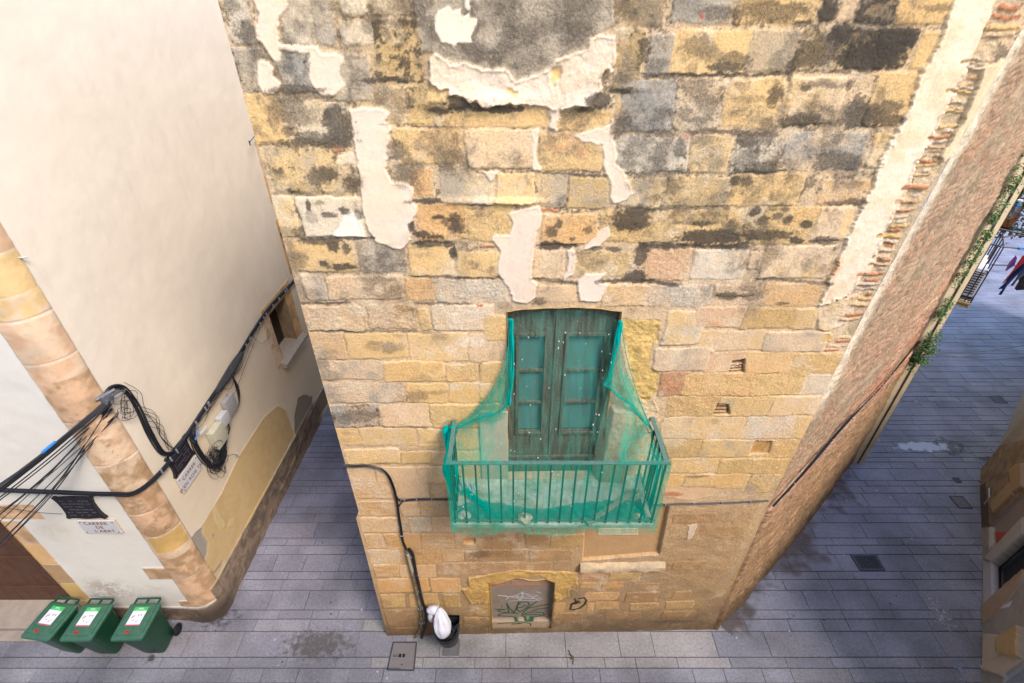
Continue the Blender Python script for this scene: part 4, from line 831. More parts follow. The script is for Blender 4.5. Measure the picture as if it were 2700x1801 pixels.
def gpoly(name, pts, m, z=.008, th=.004, parent=None, warp=0, seed=0):
    P_ = [ground(*p) for p in pts]
    if warp:
        rs = random.Random(seed); Q = []
        for i in range(len(P_)):
            a_, c_ = P_[i], P_[(i+1) % len(P_)]
            for k in range(5):
                f = k/5; q = a_*(1-f)+c_*f; Q.append((q[0]+rs.uniform(-warp, warp), q[1]+rs.uniform(-warp, warp), 0))
        P_ = Q
    b = MB(); b.prism([(p[0], p[1], z-th) for p in P_], (0, 0, th)); return b.build(name, m, parent)
def stain_mat(name, col, a=.6, sc=4):
    m = bpy.data.materials.new(name); m.use_nodes = True; nt = m.node_tree; b = nt.nodes['Principled BSDF']
    b.inputs['Base Color'].default_value = A4(col); b.inputs['Roughness'].default_value = .4
    at = N(nt, 'ShaderNodeAttribute'); at.attribute_name = 'fade'; tc = N(nt, 'ShaderNodeTexCoord')
    n = N(nt, 'ShaderNodeTexNoise'); n.inputs['Scale'].default_value = sc; n.inputs['Detail'].default_value = 8; nt.links.new(tc.outputs['Object'], n.inputs['Vector'])
    s = N(nt, 'ShaderNodeMath', operation='ADD'); nt.links.new(at.outputs['Fac'], s.inputs[0]); nt.links.new(n.outputs['Fac'], s.inputs[1])
    r = N(nt, 'ShaderNodeMapRange'); r.inputs[1].default_value = .86; r.inputs[2].default_value = 1.08; r.inputs[3].default_value = 0; r.inputs[4].default_value = a
    nt.links.new(s.outputs[0], r.inputs[0]); nt.links.new(r.outputs[0], b.inputs['Alpha']); return m
def stain(name, fn, x0, x1, y0, y1, m, z=.006, st=.04):     # fn gives 0..1 over the ground
    xs = np.arange(x0, x1, st); ys = np.arange(y0, y1, st); X, Y = np.meshgrid(xs, ys); f = fn(X, Y)
    keep = (f[:-1, :-1] > -.3) | (f[1:, 1:] > -.3)
    idx = np.arange(X.size).reshape(X.shape); q = np.stack([idx[:-1, :-1], idx[:-1, 1:], idx[1:, 1:], idx[1:, :-1]], -1)[keep]
    me = bpy.data.meshes.new(name); me.from_pydata(np.stack([X, Y, X*0+z], -1).reshape(-1, 3).tolist(), [], q.tolist())
    at = me.attributes.new('fade', 'FLOAT', 'POINT'); at.data.foreach_set('value', f.astype(np.float32).ravel()); me.materials.append(m)
    o = bpy.data.objects.new(name, me); COL.objects.link(o); return tag(o, kind='structure')
def wallfoot(X, Y):     # damp along the flank wall
    d = (X-C0[0])*CN[0]+(Y-C0[1])*CN[1]; t = (X-C0[0])*CD[0]+(Y-C0[1])*CD[1]
    return np.where((d > -.1) & (t > .15) & (t < 6.6), (.62-.5*d-.05*np.abs(t-2.6)+.12*np.sin(t*3)), -1)
stain('damp_stain', wallfoot, 3, 10.5, 3.4, 10, stain_mat('damp_brown', (104, 88, 86), .62, 3))
def rub(X, Y):
    d = np.hypot((X+.55-.0)/1.0, (Y-3.05)/.35); return .55-.45*d
def blob(cx, cy, rx, ry, a=.62): return lambda X, Y: a-.42*np.hypot((X-cx)/rx, (Y-cy)/ry)
p = ground(840, 1700); stain('grime_stain', blob(p[0], p[1], .8, .3, .72), p[0]-1.5, p[0]+1.5, p[1]-.6, p[1]+.6, stain_mat('grime', (112, 102, 94), .5, 11))
p = ground(560, 1640); stain('grime_stain', blob(p[0], p[1]+.1, .6, .35), p[0]-1.2, p[0]+1.2, p[1]-.6, p[1]+.8, stain_mat('grime_dark', (84, 74, 72), .6, 7))
p = ground(395, 1738); stain('grime_stain', blob(p[0], p[1], .14, .14), p[0]-.4, p[0]+.4, p[1]-.3, p[1]+.3, stain_mat('grime_spot', (100, 90, 90), .7, 9), st=.02)
p = ground(1015, 1500); stain('wet_streak', blob(p[0]-.05, p[1], .16, .8, .6), p[0]-.5, p[0]+.5, p[1]-1.5, p[1]+1.5, stain_mat('wet_dark', (88, 86, 98), .7, 9), st=.03)
p = ground(2500, 1178); stain('mud_stain', blob(p[0], p[1], .28, .2, .95), p[0]-.7, p[0]+.7, p[1]-.5, p[1]+.5, stain_mat('mud', (96, 80, 66), .95, 7), st=.02)
p = ground(2430, 1178); stain('spilt_paint', blob(p[0], p[1], .55, .13, .95), p[0]-1.2, p[0]+1.2, p[1]-.4, p[1]+.4, stain_mat('paint', (206, 212, 232), .9, 7), st=.02, z=.0075)
p = ground(2420, 1060); stain('pale_stain', blob(p[0], p[1], .6, .3, .55), p[0]-1.5, p[0]+1.5, p[1]-.7, p[1]+.7, stain_mat('pale', (166, 166, 178), .7, 7), st=.03)
p = ground(2600, 1210); stain('tar_stain', blob(p[0], p[1], .35, .1, .7), p[0]-1.2, p[0]+1.2, p[1]-.5, p[1]+.5, stain_mat('tar', (84, 80, 82), .9, 7), st=.03)
p = ground(2600, 1680); stain('dropping_stain', blob(p[0]-.5, p[1]+.4, .5, .9, .50), p[0]-1.6, p[0]+.6, p[1]-.8, p[1]+1.8, stain_mat('dropping', (214, 212, 214), .8, 16), st=.03)
p = ground(2530, 1760); stain('bright_stain', blob(p[0], p[1], .3, .14, .6), p[0]-.7, p[0]+.7, p[1]-.4, p[1]+.4, stain_mat('bright', (176, 190, 222), .9, 9), st=.02)

b1, b2 = MB(), MB(); rs_ = random.Random(77)
for i in range(420):
    x_, y_ = rs_.uniform(-8, 12), rs_.uniform(2.6, 14); r_ = rs_.uniform(.006, .022); b_ = b1 if rs_.random() < .6 else b2
    n_ = 7; b_.add([(x_+r_*math.cos(6.283*k/n_)*rs_.uniform(.7, 1.3), y_+r_*math.sin(6.283*k/n_)*rs_.uniform(.7, 1.3), .0065) for k in range(n_)], [tuple(range(n_))])
tag(b1.build('gum_spots', mat('gum_dark', (84, 80, 84), .8), None), kind='stuff'); tag(b2.build('pale_specks', mat('gum_pale', (196, 196, 202), .8), None), kind='stuff')
# metal covers and grates let into the paving
M_iron = mat('cast_iron', (92, 92, 104), .5, metal=.3, ns=30, nstr=.2, bump=.3); M_cov = mat('worn_cover_metal', (150, 142, 140), .6, ns=60, nstr=.15, bump=.5, bscale=140)
def quad(pts): return [ground(*p) for p in pts]
def cover(name, pts, m, label, cat, slots=0, frame=None):
    Q = quad(pts); c = sum(Q)/4; root = empty(name, (c[0], c[1], 0), label, cat)
    b = MB(); b.prism([(q[0], q[1], -.004) for q in Q], (0, 0, .010))
    if slots:
        b = MB(); bx0 = (Q[0]+Q[3])/2; 
        def P2(s, t): a_ = Q[0]*(1-s)+Q[1]*s; c_ = Q[3]*(1-s)+Q[2]*s; r = a_*(1-t)+c_*t; return r
        def strip(s0, s1, t0, t1, z=.012):
            pts_ = [P2(s0, t0), P2(s1, t0), P2(s1, t1), P2(s0, t1)]; b.prism([(q[0], q[1], .0075) for q in pts_], (0, 0, .010))
        strip(0, 1, 0, .12); strip(0, 1, .88, 1); strip(0, .10, .12, .88); strip(.90, 1, .12, .88)
        for i in range(slots): s = .10+.80*(i+.5)/slots; strip(s-.022, s+.022, .12, .88)
        b.build('grate_bars', m, root); pit = MB(); pit.prism([(q[0], q[1], .003) for q in Q], (0, 0, .004)); pit.build('pit', M_dark, root)
    else:
        b.build('lid', m, root)
        fr = MB()
        for i in range(4):
            a_, c_ = Q[i], Q[(i+1) % 4]; bar(fr, (a_[0], a_[1], .003), (c_[0], c_[1], .003), .012, .006)
        fr.build('frame', frame or M_iron, root)
    return root
cover('drain_grate', [(2240.8, 1462.6), (2309.8, 1462.6), (2334.7, 1504.7), (2267.6, 1505.5)], M_iron, 'slotted iron drain grate in the middle of the right street paving', 'drain grate', 9)
cr_ = cover('access_cover', [(1037, 1694), (1098, 1694), (1091, 1768), (1021, 1766)], M_cov, 'square patterned metal access cover at the foot of the stone building', 'access cover')
c = ground(1060, 1729); b = MB(); b.box((c[0]-.03, c[1], .008), (.02, .028, .003)); b.box((c[0]+.03, c[1], .008), (.02, .028, .003)); b.build('keyhole', M_dark, cr_, bevel=.002)
f2 = lambda x, y: (2450+x/1.956, 1000+y/1.956)
cover('access_cover', [f2(308, 88), f2(362, 86), f2(404, 123), f2(345, 121)], M_iron, 'dark metal cover in the far right paving near the shop wall', 'access cover')
cover('access_cover', [f2(120, 510), f2(150, 510), f2(166, 533), f2(140, 533)], M_iron, 'smallest dark metal cover, in pale paving of the right street', 'access cover')
cover('access_cover', [f2(105, 605), f2(172, 605), f2(222, 665), f2(155, 663)], mat('brown_cover', (142, 132, 134), .7, ns=30, nstr=.2), 'brownish cover beside the right wall foot, filled with paving', 'access cover')
# unseen house added behind the camera, so light falls off towards the ground
oh = empty('added_blocker_house', (0, -1.2, 0), 'added cream house behind the camera, out of view, blocking light low in the street', 'building')
b = MB(); b.box((1.0, -5.2, 3.9), (11.0, 4.0, 3.9)); b.build('wall', M_cream, oh)
b = MB(); b.box((1.0, -5.2, 7.9), (11.2, 4.2, .1)); b.build('blocker_roof', M_plain, oh)
# ============================================================ cream building on the left, rounded stone corner
lb = empty('cream_building', (-6.5, 4.9, 0), 'cream rendered building on the left with a rounded stone corner and dark wooden door', 'building')
CR = .30; CXc, CYc = -5.45, LFY+CR; ARC = CR*math.pi/2
Aend = np.array([CXc+CR, CYc]); AW1 = A0+ADIR*8.6
ADm = (AW1-Aend)/np.linalg.norm(AW1-Aend)
def PQv(s, d, z):
    s = np.asarray(s, float)*np.ones_like(z); x = np.empty_like(s); y = np.empty_like(s)
    f = s < 0; a = (s >= 0) & (s < ARC); c = s >= ARC
    x[f] = CXc+s[f]; y[f] = LFY-(d*np.ones_like(s))[f]
    t = s[a]/CR; r = CR+(d*np.ones_like(s))[a]; x[a] = CXc+r*np.sin(t); y[a] = CYc-r*np.cos(t)
    q = s[c]-ARC; dd = (d*np.ones_like(s))[c]; x[c] = Aend[0]+ADm[0]*q+ADm[1]*dd; y[c] = Aend[1]+ADm[1]*q-ADm[0]*dd
    return x, y, z
def PQ(s, z, d=0.0):
    x, y, zz_ = PQv(np.array([s], float), np.array([d]), np.array([z], float)); return (float(x[0]), float(y[0]), float(z))
def aS(a): return ARC+a-.16      # alley distance from A0 -> s
def lconv(x, y):
    p = lfront(x, y)
    if p[0] < CXc: return p[0]-CXc, p[2]
    q = alley(x, y); a = float(np.dot(q[:2]-A0, ADIR))
    if a > .16: return aS(a), q[2]
    return (ARC*.5, q[2]*.5+p[2]*.5)
sg = np.concatenate([np.arange(-5.6, -.2, .022), np.arange(-.2, .6, .014), np.arange(.6, 8.9, .022)]); zg = np.arange(-.04, 9.95, .018)
Us, Zs = np.meshgrid(sg, zg)
w = Wall(Us, Zs, lconv, A((244, 227, 206))*1.04, 6)
fr = Us < .0
w.col[fr] = A((243, 234, 222))*1.04
al = Us > ARC*.5
w.col[al] = (A((246, 229, 207))*1.12*np.ones(w.col.shape))[al]*(1+(w.big[al]-.5)*.06)[:, None]
w.col *= (1+(w.mid-.5)*.05+(w.fine-.5)*.03)[..., None]
w.h = .010*(w.big-.5)+.004*(w.mid-.5)+.010*(fbm(Us, Zs, 1.6, 2, 2)-.5); w.rg[:] = .22
fade = (sst(4.6, 2.6, Zs+.8*(w.big-.5))*(Us > ARC*.5))[..., None]*.5; w.col = w.col*(1-fade)+A((228, 204, 168))*fade
trow = fbm(Us, Zs, .9, 3, 4); w.h += .014*(trow-.5); drip = sst(.62, .74, fbm(Us, Zs*.12, .10, 4, 2))*sst(.45, .65, w.big); w.col *= (1-.03*drip)[..., None]
wash = sst(.52, .72, fbm(Us, Zs*.35, .45, 3, 5))*.2; w.col = w.col*(1-wash[..., None]*.25)+A((214, 192, 160))*wash[..., None]*.25
# ochre dado on the alley wall, grey peeled patches
w.poly(['M',(1660,-20),(1526,261),(1390,490),(1340,660),(1470,925),(1500,925),(1830,240),'L',(1715,1265),(1745,1250),(1690,1080),(1640,1050),(1560,1120)], (226,194,142), h=.004, rough=.25, warp=.35, tint=(220,186,132), edge=.012)
w.poly(['M',(1310,580),(1330,560),(1360,520),(1390,500),(1400,560),(1435,590),(1430,670),(1415,720),(1440,780),(1480,800),(1540,715),(1530,760),(1470,880),(1455,870),(1400,760),(1345,650)], (176,164,150), h=-.006, rough=.5, warp=.7)
w.poly(['M',(1460,545),(1485,545),(1470,575)], (176,164,150), h=-.004, warp=.4)
w.poly(['M',(1470,380),(1490,360),(1520,420),(1560,480),(1530,510),(1490,470)], (228,200,150), warp=.4); w.poly(['M',(1580,440),(1620,430),(1600,490),(1570,500)], (228,200,150), warp=.4)
w.poly(['L',(1760,1010),(1795,985),(1845,1000),(1845,1070),(1800,1150),(1745,1250),(1740,1120)], (160,146,130), h=-.008, rough=.6, warp=.8)
w.poly(['L',(1700,1500),(1800,1140),(1905,945),(1960,940),(1930,1040),(1790,1240),(1640,1568)], (166,146,126), h=.02, rough=.8, warp=.3)
# quoins of the rounded corner
qz = [9.9, 9.3, 8.75, 8.1, 7.5, 7.02, 6.56, 6.28, 5.70, 5.44, 4.8, 4.01, 3.42, 2.97, 2.42, 1.84, 1.27, .44]
qc = ['y','r','p','p','r','y','yp','rp','rp','rm','pr','mp','mr','rm','pr','mr','rm','rm']
def sreg(s0, s1, z0, z1): return np.where((zg > z0) & (zg < z1))[0], np.where((sg > s0) & (sg < s1))[0]
def qstone(s0, s1, z0, z1, c, rough=.5, h=.012, dirt=0):
    P_ = [np.array((s0, z0)), np.array((s1, z0)), np.array((s1, z1)), np.array((s0, z1))]
    w.poly(P_, c[0], h=h, rough=rough, warp=.14, rel=.006, tint=c[-1], lip=0, edge=.007, seed=int(z0*7) % 5, wsoot=dirt)
PALL['Y'] = A((228, 186, 116))
for i in range(len(qz)-1):
    qstone(-.10, ARC-.01, qz[i+1]+.004, qz[i]-.004, qc[i], .8 if qz[i] < 5 else .5, dirt=.0)
qstone(-.46, .2, 1.285, 1.60, 'rm', .8)
qstone(-.26, .2, .44, .60, 'rm', .8)
qstone(-.05, .42, 2.02, 2.40, 'YY', .6)
for (s, z, ru, rz) in ((.12, 5.0, .10, .7), (.18, 4.2, .14, .5), (.20, 2.7, .15, .3), (.1, 3.2, .2, .2)):
    m = (np.exp(-((Us-s)/ru)**2-((Zs-z)/rz)**2)*sst(.45, .65, w.mid*.5+w.fine*.5)*.7)[..., None]; w.col = w.col*(1-m)+A((150, 124, 100))*m
qm = ((Us > -.5) & (Us < ARC) & (Zs > .4))[..., None]*sst(.35, .65, fbm(Us, Zs, .25, 4, 9))[..., None]*(np.abs(w.col-A((243, 234, 222))*1.04).sum(-1) > .12)[..., None]; w.col = w.col*(1-.16*qm)
# door surround stones, lintel patch, stains
for (z0, z1, c) in ((.1, .62, 'o'), (.63, 1.15, 'Y'), (1.16, 1.7, 'm'), (1.71, 2.25, 'o'), (2.26, 2.82, 'rm')): qstone(-2.02, -1.74, z0, z1, c, .7, .004)
qstone(-2.3, -1.35, 2.87, 3.2, 'mr', .7, .002); qstone(-3.4, -2.32, 2.87, 3.2, 'mr', .7, .002); qstone(-5.5, -3.42, 2.87, 3.25, 'mr', .7, .002)
for (s, z, ru, rz, c, a) in ((-1.3, 1.05, .35, .22, (176, 150, 132), .7), (-1.15, .8, .3, .12, (200, 164, 146), .5), (-.5, 1.0, .3, .1, (190, 174, 160), .35), (-1.35, 2.6, .25, .15, (230, 206, 160), .5), (-1.5, .75, .3, .1, (160, 140, 124), .6)):
    m = (np.exp(-((Us-s)/ru)**2-((Zs-z)/rz)**2)*sst(.42, .6, w.mid*.5+w.fine*.5)*a)[..., None]; w.col = w.col*(1-m)+A(c)*m
# dirty foot of the wall
pl = np.where(Us > .3, .74, .40)+.02*(w.mid-.5); pm = (sst(.012, -.012, Zs-pl))*np.where((Us > .3), sst(5.5, 4.9, Us)*1+0*Us, 1)
cc = A((158, 136, 116))*(1+(w.mid-.5)*.9+(w.fine-.5)*.5)[..., None]; dk = sst(.45, .6, w.big*.4+w.mid*.6)[..., None]*.7; cc = cc*(1-dk)+A((92, 80, 72))*dk
w.col = w.col*(1-pm[..., None])+cc*pm[..., None]; w.h += pm*(.025+.03*(w.mid-.5)+.02*(w.big-.5)); w.rg += pm*.9
cf = sst(.55, .2, Zs+.3*(w.mid-.5))*np.exp(-((Us-.24)/.4)**2)*.95; w.col = w.col*(1-cf[..., None])+A((82, 70, 62))*cf[..., None]; w.h += cf*.06
# window surround on the alley
qstone(aS(3.80), aS(4.09), 2.50, 3.70, 'pm', .4, .006); qstone(aS(3.86), aS(5.2), 3.70, 3.92, 'om', .4, .008); qstone(aS(4.86), aS(5.18), 2.5, 3.70, 'om', .4, .006)
qstone(aS(5.38), aS(5.62), 5.55, 6.76, 'op', .4, .006); qstone(aS(5.36), aS(5.62), 3.95, 5.2, 'om', .4, .006); qstone(aS(5.46), aS(5.62), 5.2, 5.5, 'pm', .3, .004)
DX0, DX1, DZ = -9.6+5.45, -7.47+5.45, 2.84
hd = lambda s, z: (s > DX0) & (s < DX1) & (z > .1) & (z < DZ)
h1 = lambda s, z: (s > aS(4.10)) & (s < aS(4.86)) & (z > 2.56) & (z < 3.69)
h2 = lambda s, z: (s > aS(5.62)) & (s < aS(6.5)) & (z > 4.0) & (z < 6.6)
M_cw = wall_mat('lime_render', .05, .35, 18, 120)
w.build('outer_wall', lambda U, Z, h: PQv(U, h, Z), M_cw, lb, (hd, h1, h2))
def wb(b, s0, s1, z0, z1, d0, d1, n=1):
    vs = [PQ(s, z, d) for d in (d0, d1) for (s, z) in ((s0, z0), (s1, z0), (s1, z1), (s0, z1))]
    return b.add(vs, [(0, 1, 2, 3), (7, 6, 5, 4), (0, 4, 5, 1), (1, 5, 6, 2), (2, 6, 7, 3), (3, 7, 4, 0)])
M_brown = mat('dark_brown_planks', (84, 48, 32), .6, ns=5, nstr=.3, bump=.3, var=(104, 70, 50))
b = MB()
xs_ = np.arange(DX0, DX1+.01, .193)
for i in range(len(xs_)-1): wb(b, xs_[i]+.003, xs_[i+1]-.003, .12, DZ, -.32, -.27)
for z in (.5, 1.4, 2.3): wb(b, DX0, DX1, z, z+.10, -.269, -.25)
b.build('wooden_door', M_brown, lb, bevel=.004)
b = MB(); wb(b, DX0-.01, DX0, .1, DZ, -.33, .01); wb(b, DX1, DX1+.012, .1, DZ, -.33, .012); wb(b, DX0, DX1, DZ, DZ+.012, -.33, .01); b.build('door_reveal', M_yst, lb)
b = MB(); wb(b, DX0-.2, DX1+.05, 0, .11, -.35, .22); wb(b, DX0-.2, DX1-.35, 0, .045, .22, .40); b.build('door_step', mat('worn_step_stone', (188, 170, 154), .9, ns=6, nstr=.15, bump=.5), lb, bevel=.02)
def window(a0, a1, z0, z1, name):
    root = empty(name, PQ(aS((a0+a1)/2), z0, -.1)); root.parent = lb; root.location = Vector(PQ(aS((a0+a1)/2), z0, -.1))-Vector(lb.location)
    b = MB(); s0, s1 = aS(a0), aS(a1)
    wb(b, s0-.012, s0, z0, z1, -.3, .008); wb(b, s1, s1+.012, z0, z1, -.3, .008); wb(b, s0, s1, z1, z1+.012, -.3, .008); wb(b, s0, s1, z0-.012, z0, -.3, .008); b.build('reveal', mat('brown_reveal', (190, 158, 122), .9, ns=8, nstr=.2, bump=.4), root)
    b = MB(); wb(b, s0, s1, z0, z1, -.3, -.28); b.build('shutter', mat('dark_shutter_wood', (74, 58, 46), .8, ns=20, nstr=.25), root)
    return root
w1 = window(4.10, 4.86, 2.56, 3.69, 'small_window')
b = MB(); 
vs = [PQ(aS(a), z, d) for a in (3.96, 5.15) for (d, z) in ((-.28, 2.60), (.02, 2.565), (.13, 2.52), (.13, 2.44), (-.02, 2.44))]
b.add(vs, [(0, 1, 2, 3, 4), (9, 8, 7, 6, 5)]+[(i, (i+1) % 5, 5+(i+1) % 5, 5+i) for i in range(5)]); b.build('sill', mat('speckled_sill_stone', (206, 190, 170), .9, ns=30, nstr=.2, bump=.5), w1, bevel=.008)
w2 = window(5.62, 6.5, 4.0, 6.6, 'tall_window')
b = MB()
for i in range(9):
    a = 5.42+i*.11; p = PQ(aS(a), 3.93, .08); b.tube([p, (p[0], p[1], 4.92)], .012, 6)
b.tube([PQ(aS(5.38), 4.92, .08), PQ(aS(6.4), 4.92, .08)], .02, 6); b.tube([PQ(aS(5.40), 4.90, .02), PQ(aS(5.40), 4.92, .10)], .03, 6); b.build('iron_guard', mat('rusty_dark_iron', (88, 70, 62), .7, ns=30, nstr=.2), w2)
b = MB(); wb(b, aS(5.44), aS(6.6), 3.86, 3.95, -.2, .13); b.build('sill', M_sill, w2, bevel=.008)
# roof and back so the building is solid
b = MB(); b.prism([PQ(-5.6, 9.7, -.1), PQ(-.1, 9.7, -.1), PQ(.3, 9.7, -.1), PQ(8.8, 9.7, -.1), (-12, 13, 9.7)], (0, 0, .2)); b.build('roof', bpy.data.materials['roof_tile'], lb)
# iron hook
hk = empty('wall_hook', PQ(aS(5.35), 7.0, .02), 'thin rusty iron hook sticking out of the left wall beside the stone building edge', 'hook')
p = alley(682, 366); q = alley(657, 377, .0)
b = MB(); A_ = PQ(aS(5.75), 6.92, .0); B_ = alley(658, 376, .16); b.tube([A_, B_], .008, 6); b.build('rod', M_iron, hk)
b = MB(); b.tube([(B_[0], B_[1], B_[2]-.05), (B_[0], B_[1], B_[2]+.03)], .012, 6); b.build('hook_end', M_iron, hk)
b = MB(); p = lfront(30, 668, .02); pp = PQ(.40, 6.95, .0); b.tube([PQ(.44, 6.92, 0), PQ(.44, 6.92, .03), PQ(.47, 6.91, .07)], .011, 6); tag(b.build('wall_peg', mat('pale_metal', (200, 196, 190), .5), None), 'small pale metal peg at the upper edge of the rounded stone corner', 'peg')

# ------------------------------------------------------------ signs
def text(body, size, M4, m, name, parent, ext=.001):
    cu = bpy.data.curves.new(name, 'FONT'); cu.body = body; cu.size = size; cu.extrude = ext; cu.align_x = 'CENTER'; cu.align_y = 'CENTER'; cu.space_character = 1.1
    t = bpy.data.objects.new(name, cu); COL.objects.link(t); bpy.context.view_layer.update()
    me = bpy.data.meshes.new_from_object(t.evaluated_get(bpy.context.evaluated_depsgraph_get()))
    me.transform(parent_matrix(parent).inverted() @ M4); me.materials.clear(); me.materials.append(m)
    bpy.data.objects.remove(t); o = bpy.data.objects.new(name, me); COL.objects.link(o); o.parent = parent; return o
def wallM(s, z, d):
    p = PQ(s, z, d); px = Vector(PQ(s+.01, z, d))-Vector(PQ(s-.01, z, d)); px.normalize(); up = Vector((0, 0, 1)); nn = px.cross(up)
    return Matrix(((px.x, up.x, nn.x, p[0]), (px.y, up.y, nn.y, p[1]), (px.z, up.z, nn.z, p[2]), (0, 0, 0, 1)))
M_marble = mat('white_marble', (226, 222, 222), .5, ns=6, nstr=.05); M_redlet = mat('red_lettering', (120, 62, 66), .7); M_edge = mat('sign_mortar', (214, 190, 158), .9)
M_bronze = mat('dark_bronze', (58, 54, 60), .5, metal=.3, ns=25, nstr=.2, bump=.4); M_bron2 = mat('bronze_letters', (104, 100, 112), .45, metal=.3)
def street_sign(s0, s1, z0, z1, lines, label):
    r = empty('street_sign', PQ((s0+s1)/2, z0, .03), label, 'street sign')
    b = MB(); wb(b, s0-.012, s1+.012, z0-.012, z1+.012, 0.0, .014); b.build('bedding', M_edge, r)
    b = MB(); wb(b, s0, s1, z0, z1, .005, .03); b.build('plate', M_marble, r, bevel=.002)
    for (t, ds, zf) in lines: text(t, .088, wallM((s0+s1)/2+ds, z0+(z1-z0)*zf, .0315), M_redlet, 'lettering', r)
    for s in (s0+.035, s1-.035):
        for z in (z0+.035, z1-.035):
            b = MB(); b.lathe((0, 0, 0), [(0, .006), (.009, .004), (.011, 0)], 8); b.v = [tuple(wallM(s, z, .03) @ Vector(v)) for v in b.v]; b.build('screw', M_bronze, r)
street_sign(-.88, -.34, 2.56, 2.86, [('CARRER', -.02, .80), ('DE', .0, .50), ("L'ABAT", .04, .20)], 'white marble street sign reading CARRER DE L\'ABAT in red capitals')
street_sign(aS(.42), aS(.94), 2.74, 3.04, [('CARRER', .0, .70), ("D'EN ROIE TES", .0, .28)], "white marble street sign reading D'EN in red, on the alley side of the corner")
def cartouche(s0, s1, z0, z1, label):
    r = empty('dark_plaque', PQ((s0+s1)/2, z0, .03), label, 'plaque')
    sc, zc = (s0+s1)/2, (z0+z1)/2; hw, hh = (s1-s0)/2, (z1-z0)/2
    out = []
    shp = [(-1, .75), (-1.08, .95), (-.92, 1.02), (-.8, .94), (0, .98), (.8, .94), (.92, 1.02), (1.08, .95), (1, .75), (.93, .4), (.92, 0), (.93, -.4), (1, -.72), (1.1, -.95), (.95, -1.04), (.8, -.94), (0, -1.02), (-.8, -.94), (-.95, -1.04), (-1.1, -.95), (-1, -.72), (-.93, -.4), (-.92, 0), (-.93, .4)]
    b = MB(); n = len(shp); f = [PQ(sc+x*hw, zc+y*hh, .04) for x, y in shp]; k = [PQ(sc+x*hw, zc+y*hh, .0) for x, y in shp]
    b.add(f+k, [tuple(range(n))]+[(i, (i+1) % n, n+(i+1) % n, n+i) for i in range(n)]); b.build('plate', M_bronze, r)
    b = MB(); rs = random.Random(4)
    for i in range(6):
        z = z1-.07-i*(z1-z0-.14)/5.2; s = s0+.07
        while s < s1-.07:
            L_ = rs.uniform(.012, .05)
            if rs.random() < .8: wb(b, s, min(s+L_, s1-.06), z-.009, z+.009, .038, .044)
            s += L_+rs.uniform(.008, .02)
    b.build('raised_marks', M_bron2, r)
cartouche(-.95, -.42, 2.93, 3.40, 'dark metal plaque with raised writing above the CARRER DE L\'ABAT sign')
cartouche(aS(.43), aS(.92), 3.09, 3.50, 'dark metal plaque half hidden by black cables above the tilted looking sign')

# ------------------------------------------------------------ cables on the left building
rs = random.Random(21)
def bundle(b, pts, n, spread, r, seed=1, twist=3.0, step=8):
    rr = random.Random(seed); P_ = smooth_path(pts, step); m = len(P_)
    for k in range(n):
        ph = rr.uniform(0, 6.28); ra = spread*math.sqrt(rr.random()); tw = rr.uniform(-twist, twist); w1_ = rr.uniform(0, 6.28)
        Q = []
        for i, p in enumerate(P_):
            t = (P_[min(i+1, m-1)]-P_[max(i-1, 0)]).normalized(); a = t.cross(Vector((.1, .2, 1))); 
            if a.length < 1e-3: a = t.cross(Vector((1, 0, 0)))
            a.normalize(); c = t.cross(a); f = i/m
            rad = ra*(1+.35*math.sin(f*9+w1_)); an = ph+tw*f
            Q.append(p+a*rad*math.cos(an)+c*rad*math.sin(an))
        b.tube(Q, r*rr.uniform(.75, 1.25), 5)
    return b
def sz(L, d): return [PQ(s, z, d) for s, z in L]
M_cab = mat('black_cable', (40, 42, 50), .5, ns=20, nstr=.3); M_white = mat('white_plastic', (228, 228, 232), .5); M_blue = mat('blue_tape', (50, 130, 210), .6)
cb = empty('wall_cable_bundle', PQ(aS(2), 3.6, .05), 'thick black cable bundle clipped along the cream wall from the corner to the small window', 'cable')
b = MB(); bundle(b, sz([(aS(7.2), 3.85), (aS(5.5), 3.80), (aS(4.0), 3.85), (aS(2.7), 3.70), (aS(2.1), 3.62), (aS(1.5), 3.56), (aS(.9), 3.50), (aS(.3), 3.46), (.2, 3.46), (-.1, 3.50), (-1.0, 3.55), (-2.0, 3.60), (-4.2, 3.66)], .06), 13, .028, .0085, 3)
b.build('cable_strands', M_cab, cb, smooth=True)
b = MB(); P_ = smooth_path(sz([(aS(2.80), 3.71), (aS(2.5), 3.66), (aS(2.15), 3.61), (aS(1.80), 3.585)], .075), 10); b.tube(P_, [.02+.052*math.sin(math.pi*min(1, (i+1)/len(P_)))**.6 for i in range(len(P_))], 12)
b.build('wrapped_section', mat('ribbed_black_wrap', (26, 28, 38), .3, ns=90, nstr=.3, bump=1.0, bscale=120, spec=.8), cb, smooth=True)
b = MB()
for i in range(22):
    b = MB(); s = aS(rs.uniform(.2, 6.0)); z = np.interp(s, [0, aS(.9), aS(2.7), aS(4), aS(6)], [3.47, 3.5, 3.7, 3.85, 3.82]); q0 = PQ(s-.01, z+.02, .10); wb(b, s-.008, s+.008, z-.04, z+.045, .085, .105); b.build('cable_tie', bpy.data.materials.get('grey_ties') or mat('grey_ties', (150, 150, 158), .5), cb)
b = MB()
for i in range(9):
    a0 = rs.uniform(.9, 2.2); a1 = a0+rs.uniform(.5, 1.4); z0 = np.interp(a0, [.9, 2.7, 4], [3.5, 3.7, 3.85]); z1 = np.interp(a1, [.9, 2.7, 4], [3.5, 3.7, 3.85]); dr = rs.uniform(.05, .28)
    b.tube(smooth_path(sz([(aS(a0), z0), (aS(a0*.6+a1*.4), (z0+z1)/2-dr), (aS(a0*.3+a1*.7), (z0+z1)/2-dr*.6), (aS(a1), z1)], .07), 6), .004, 5)
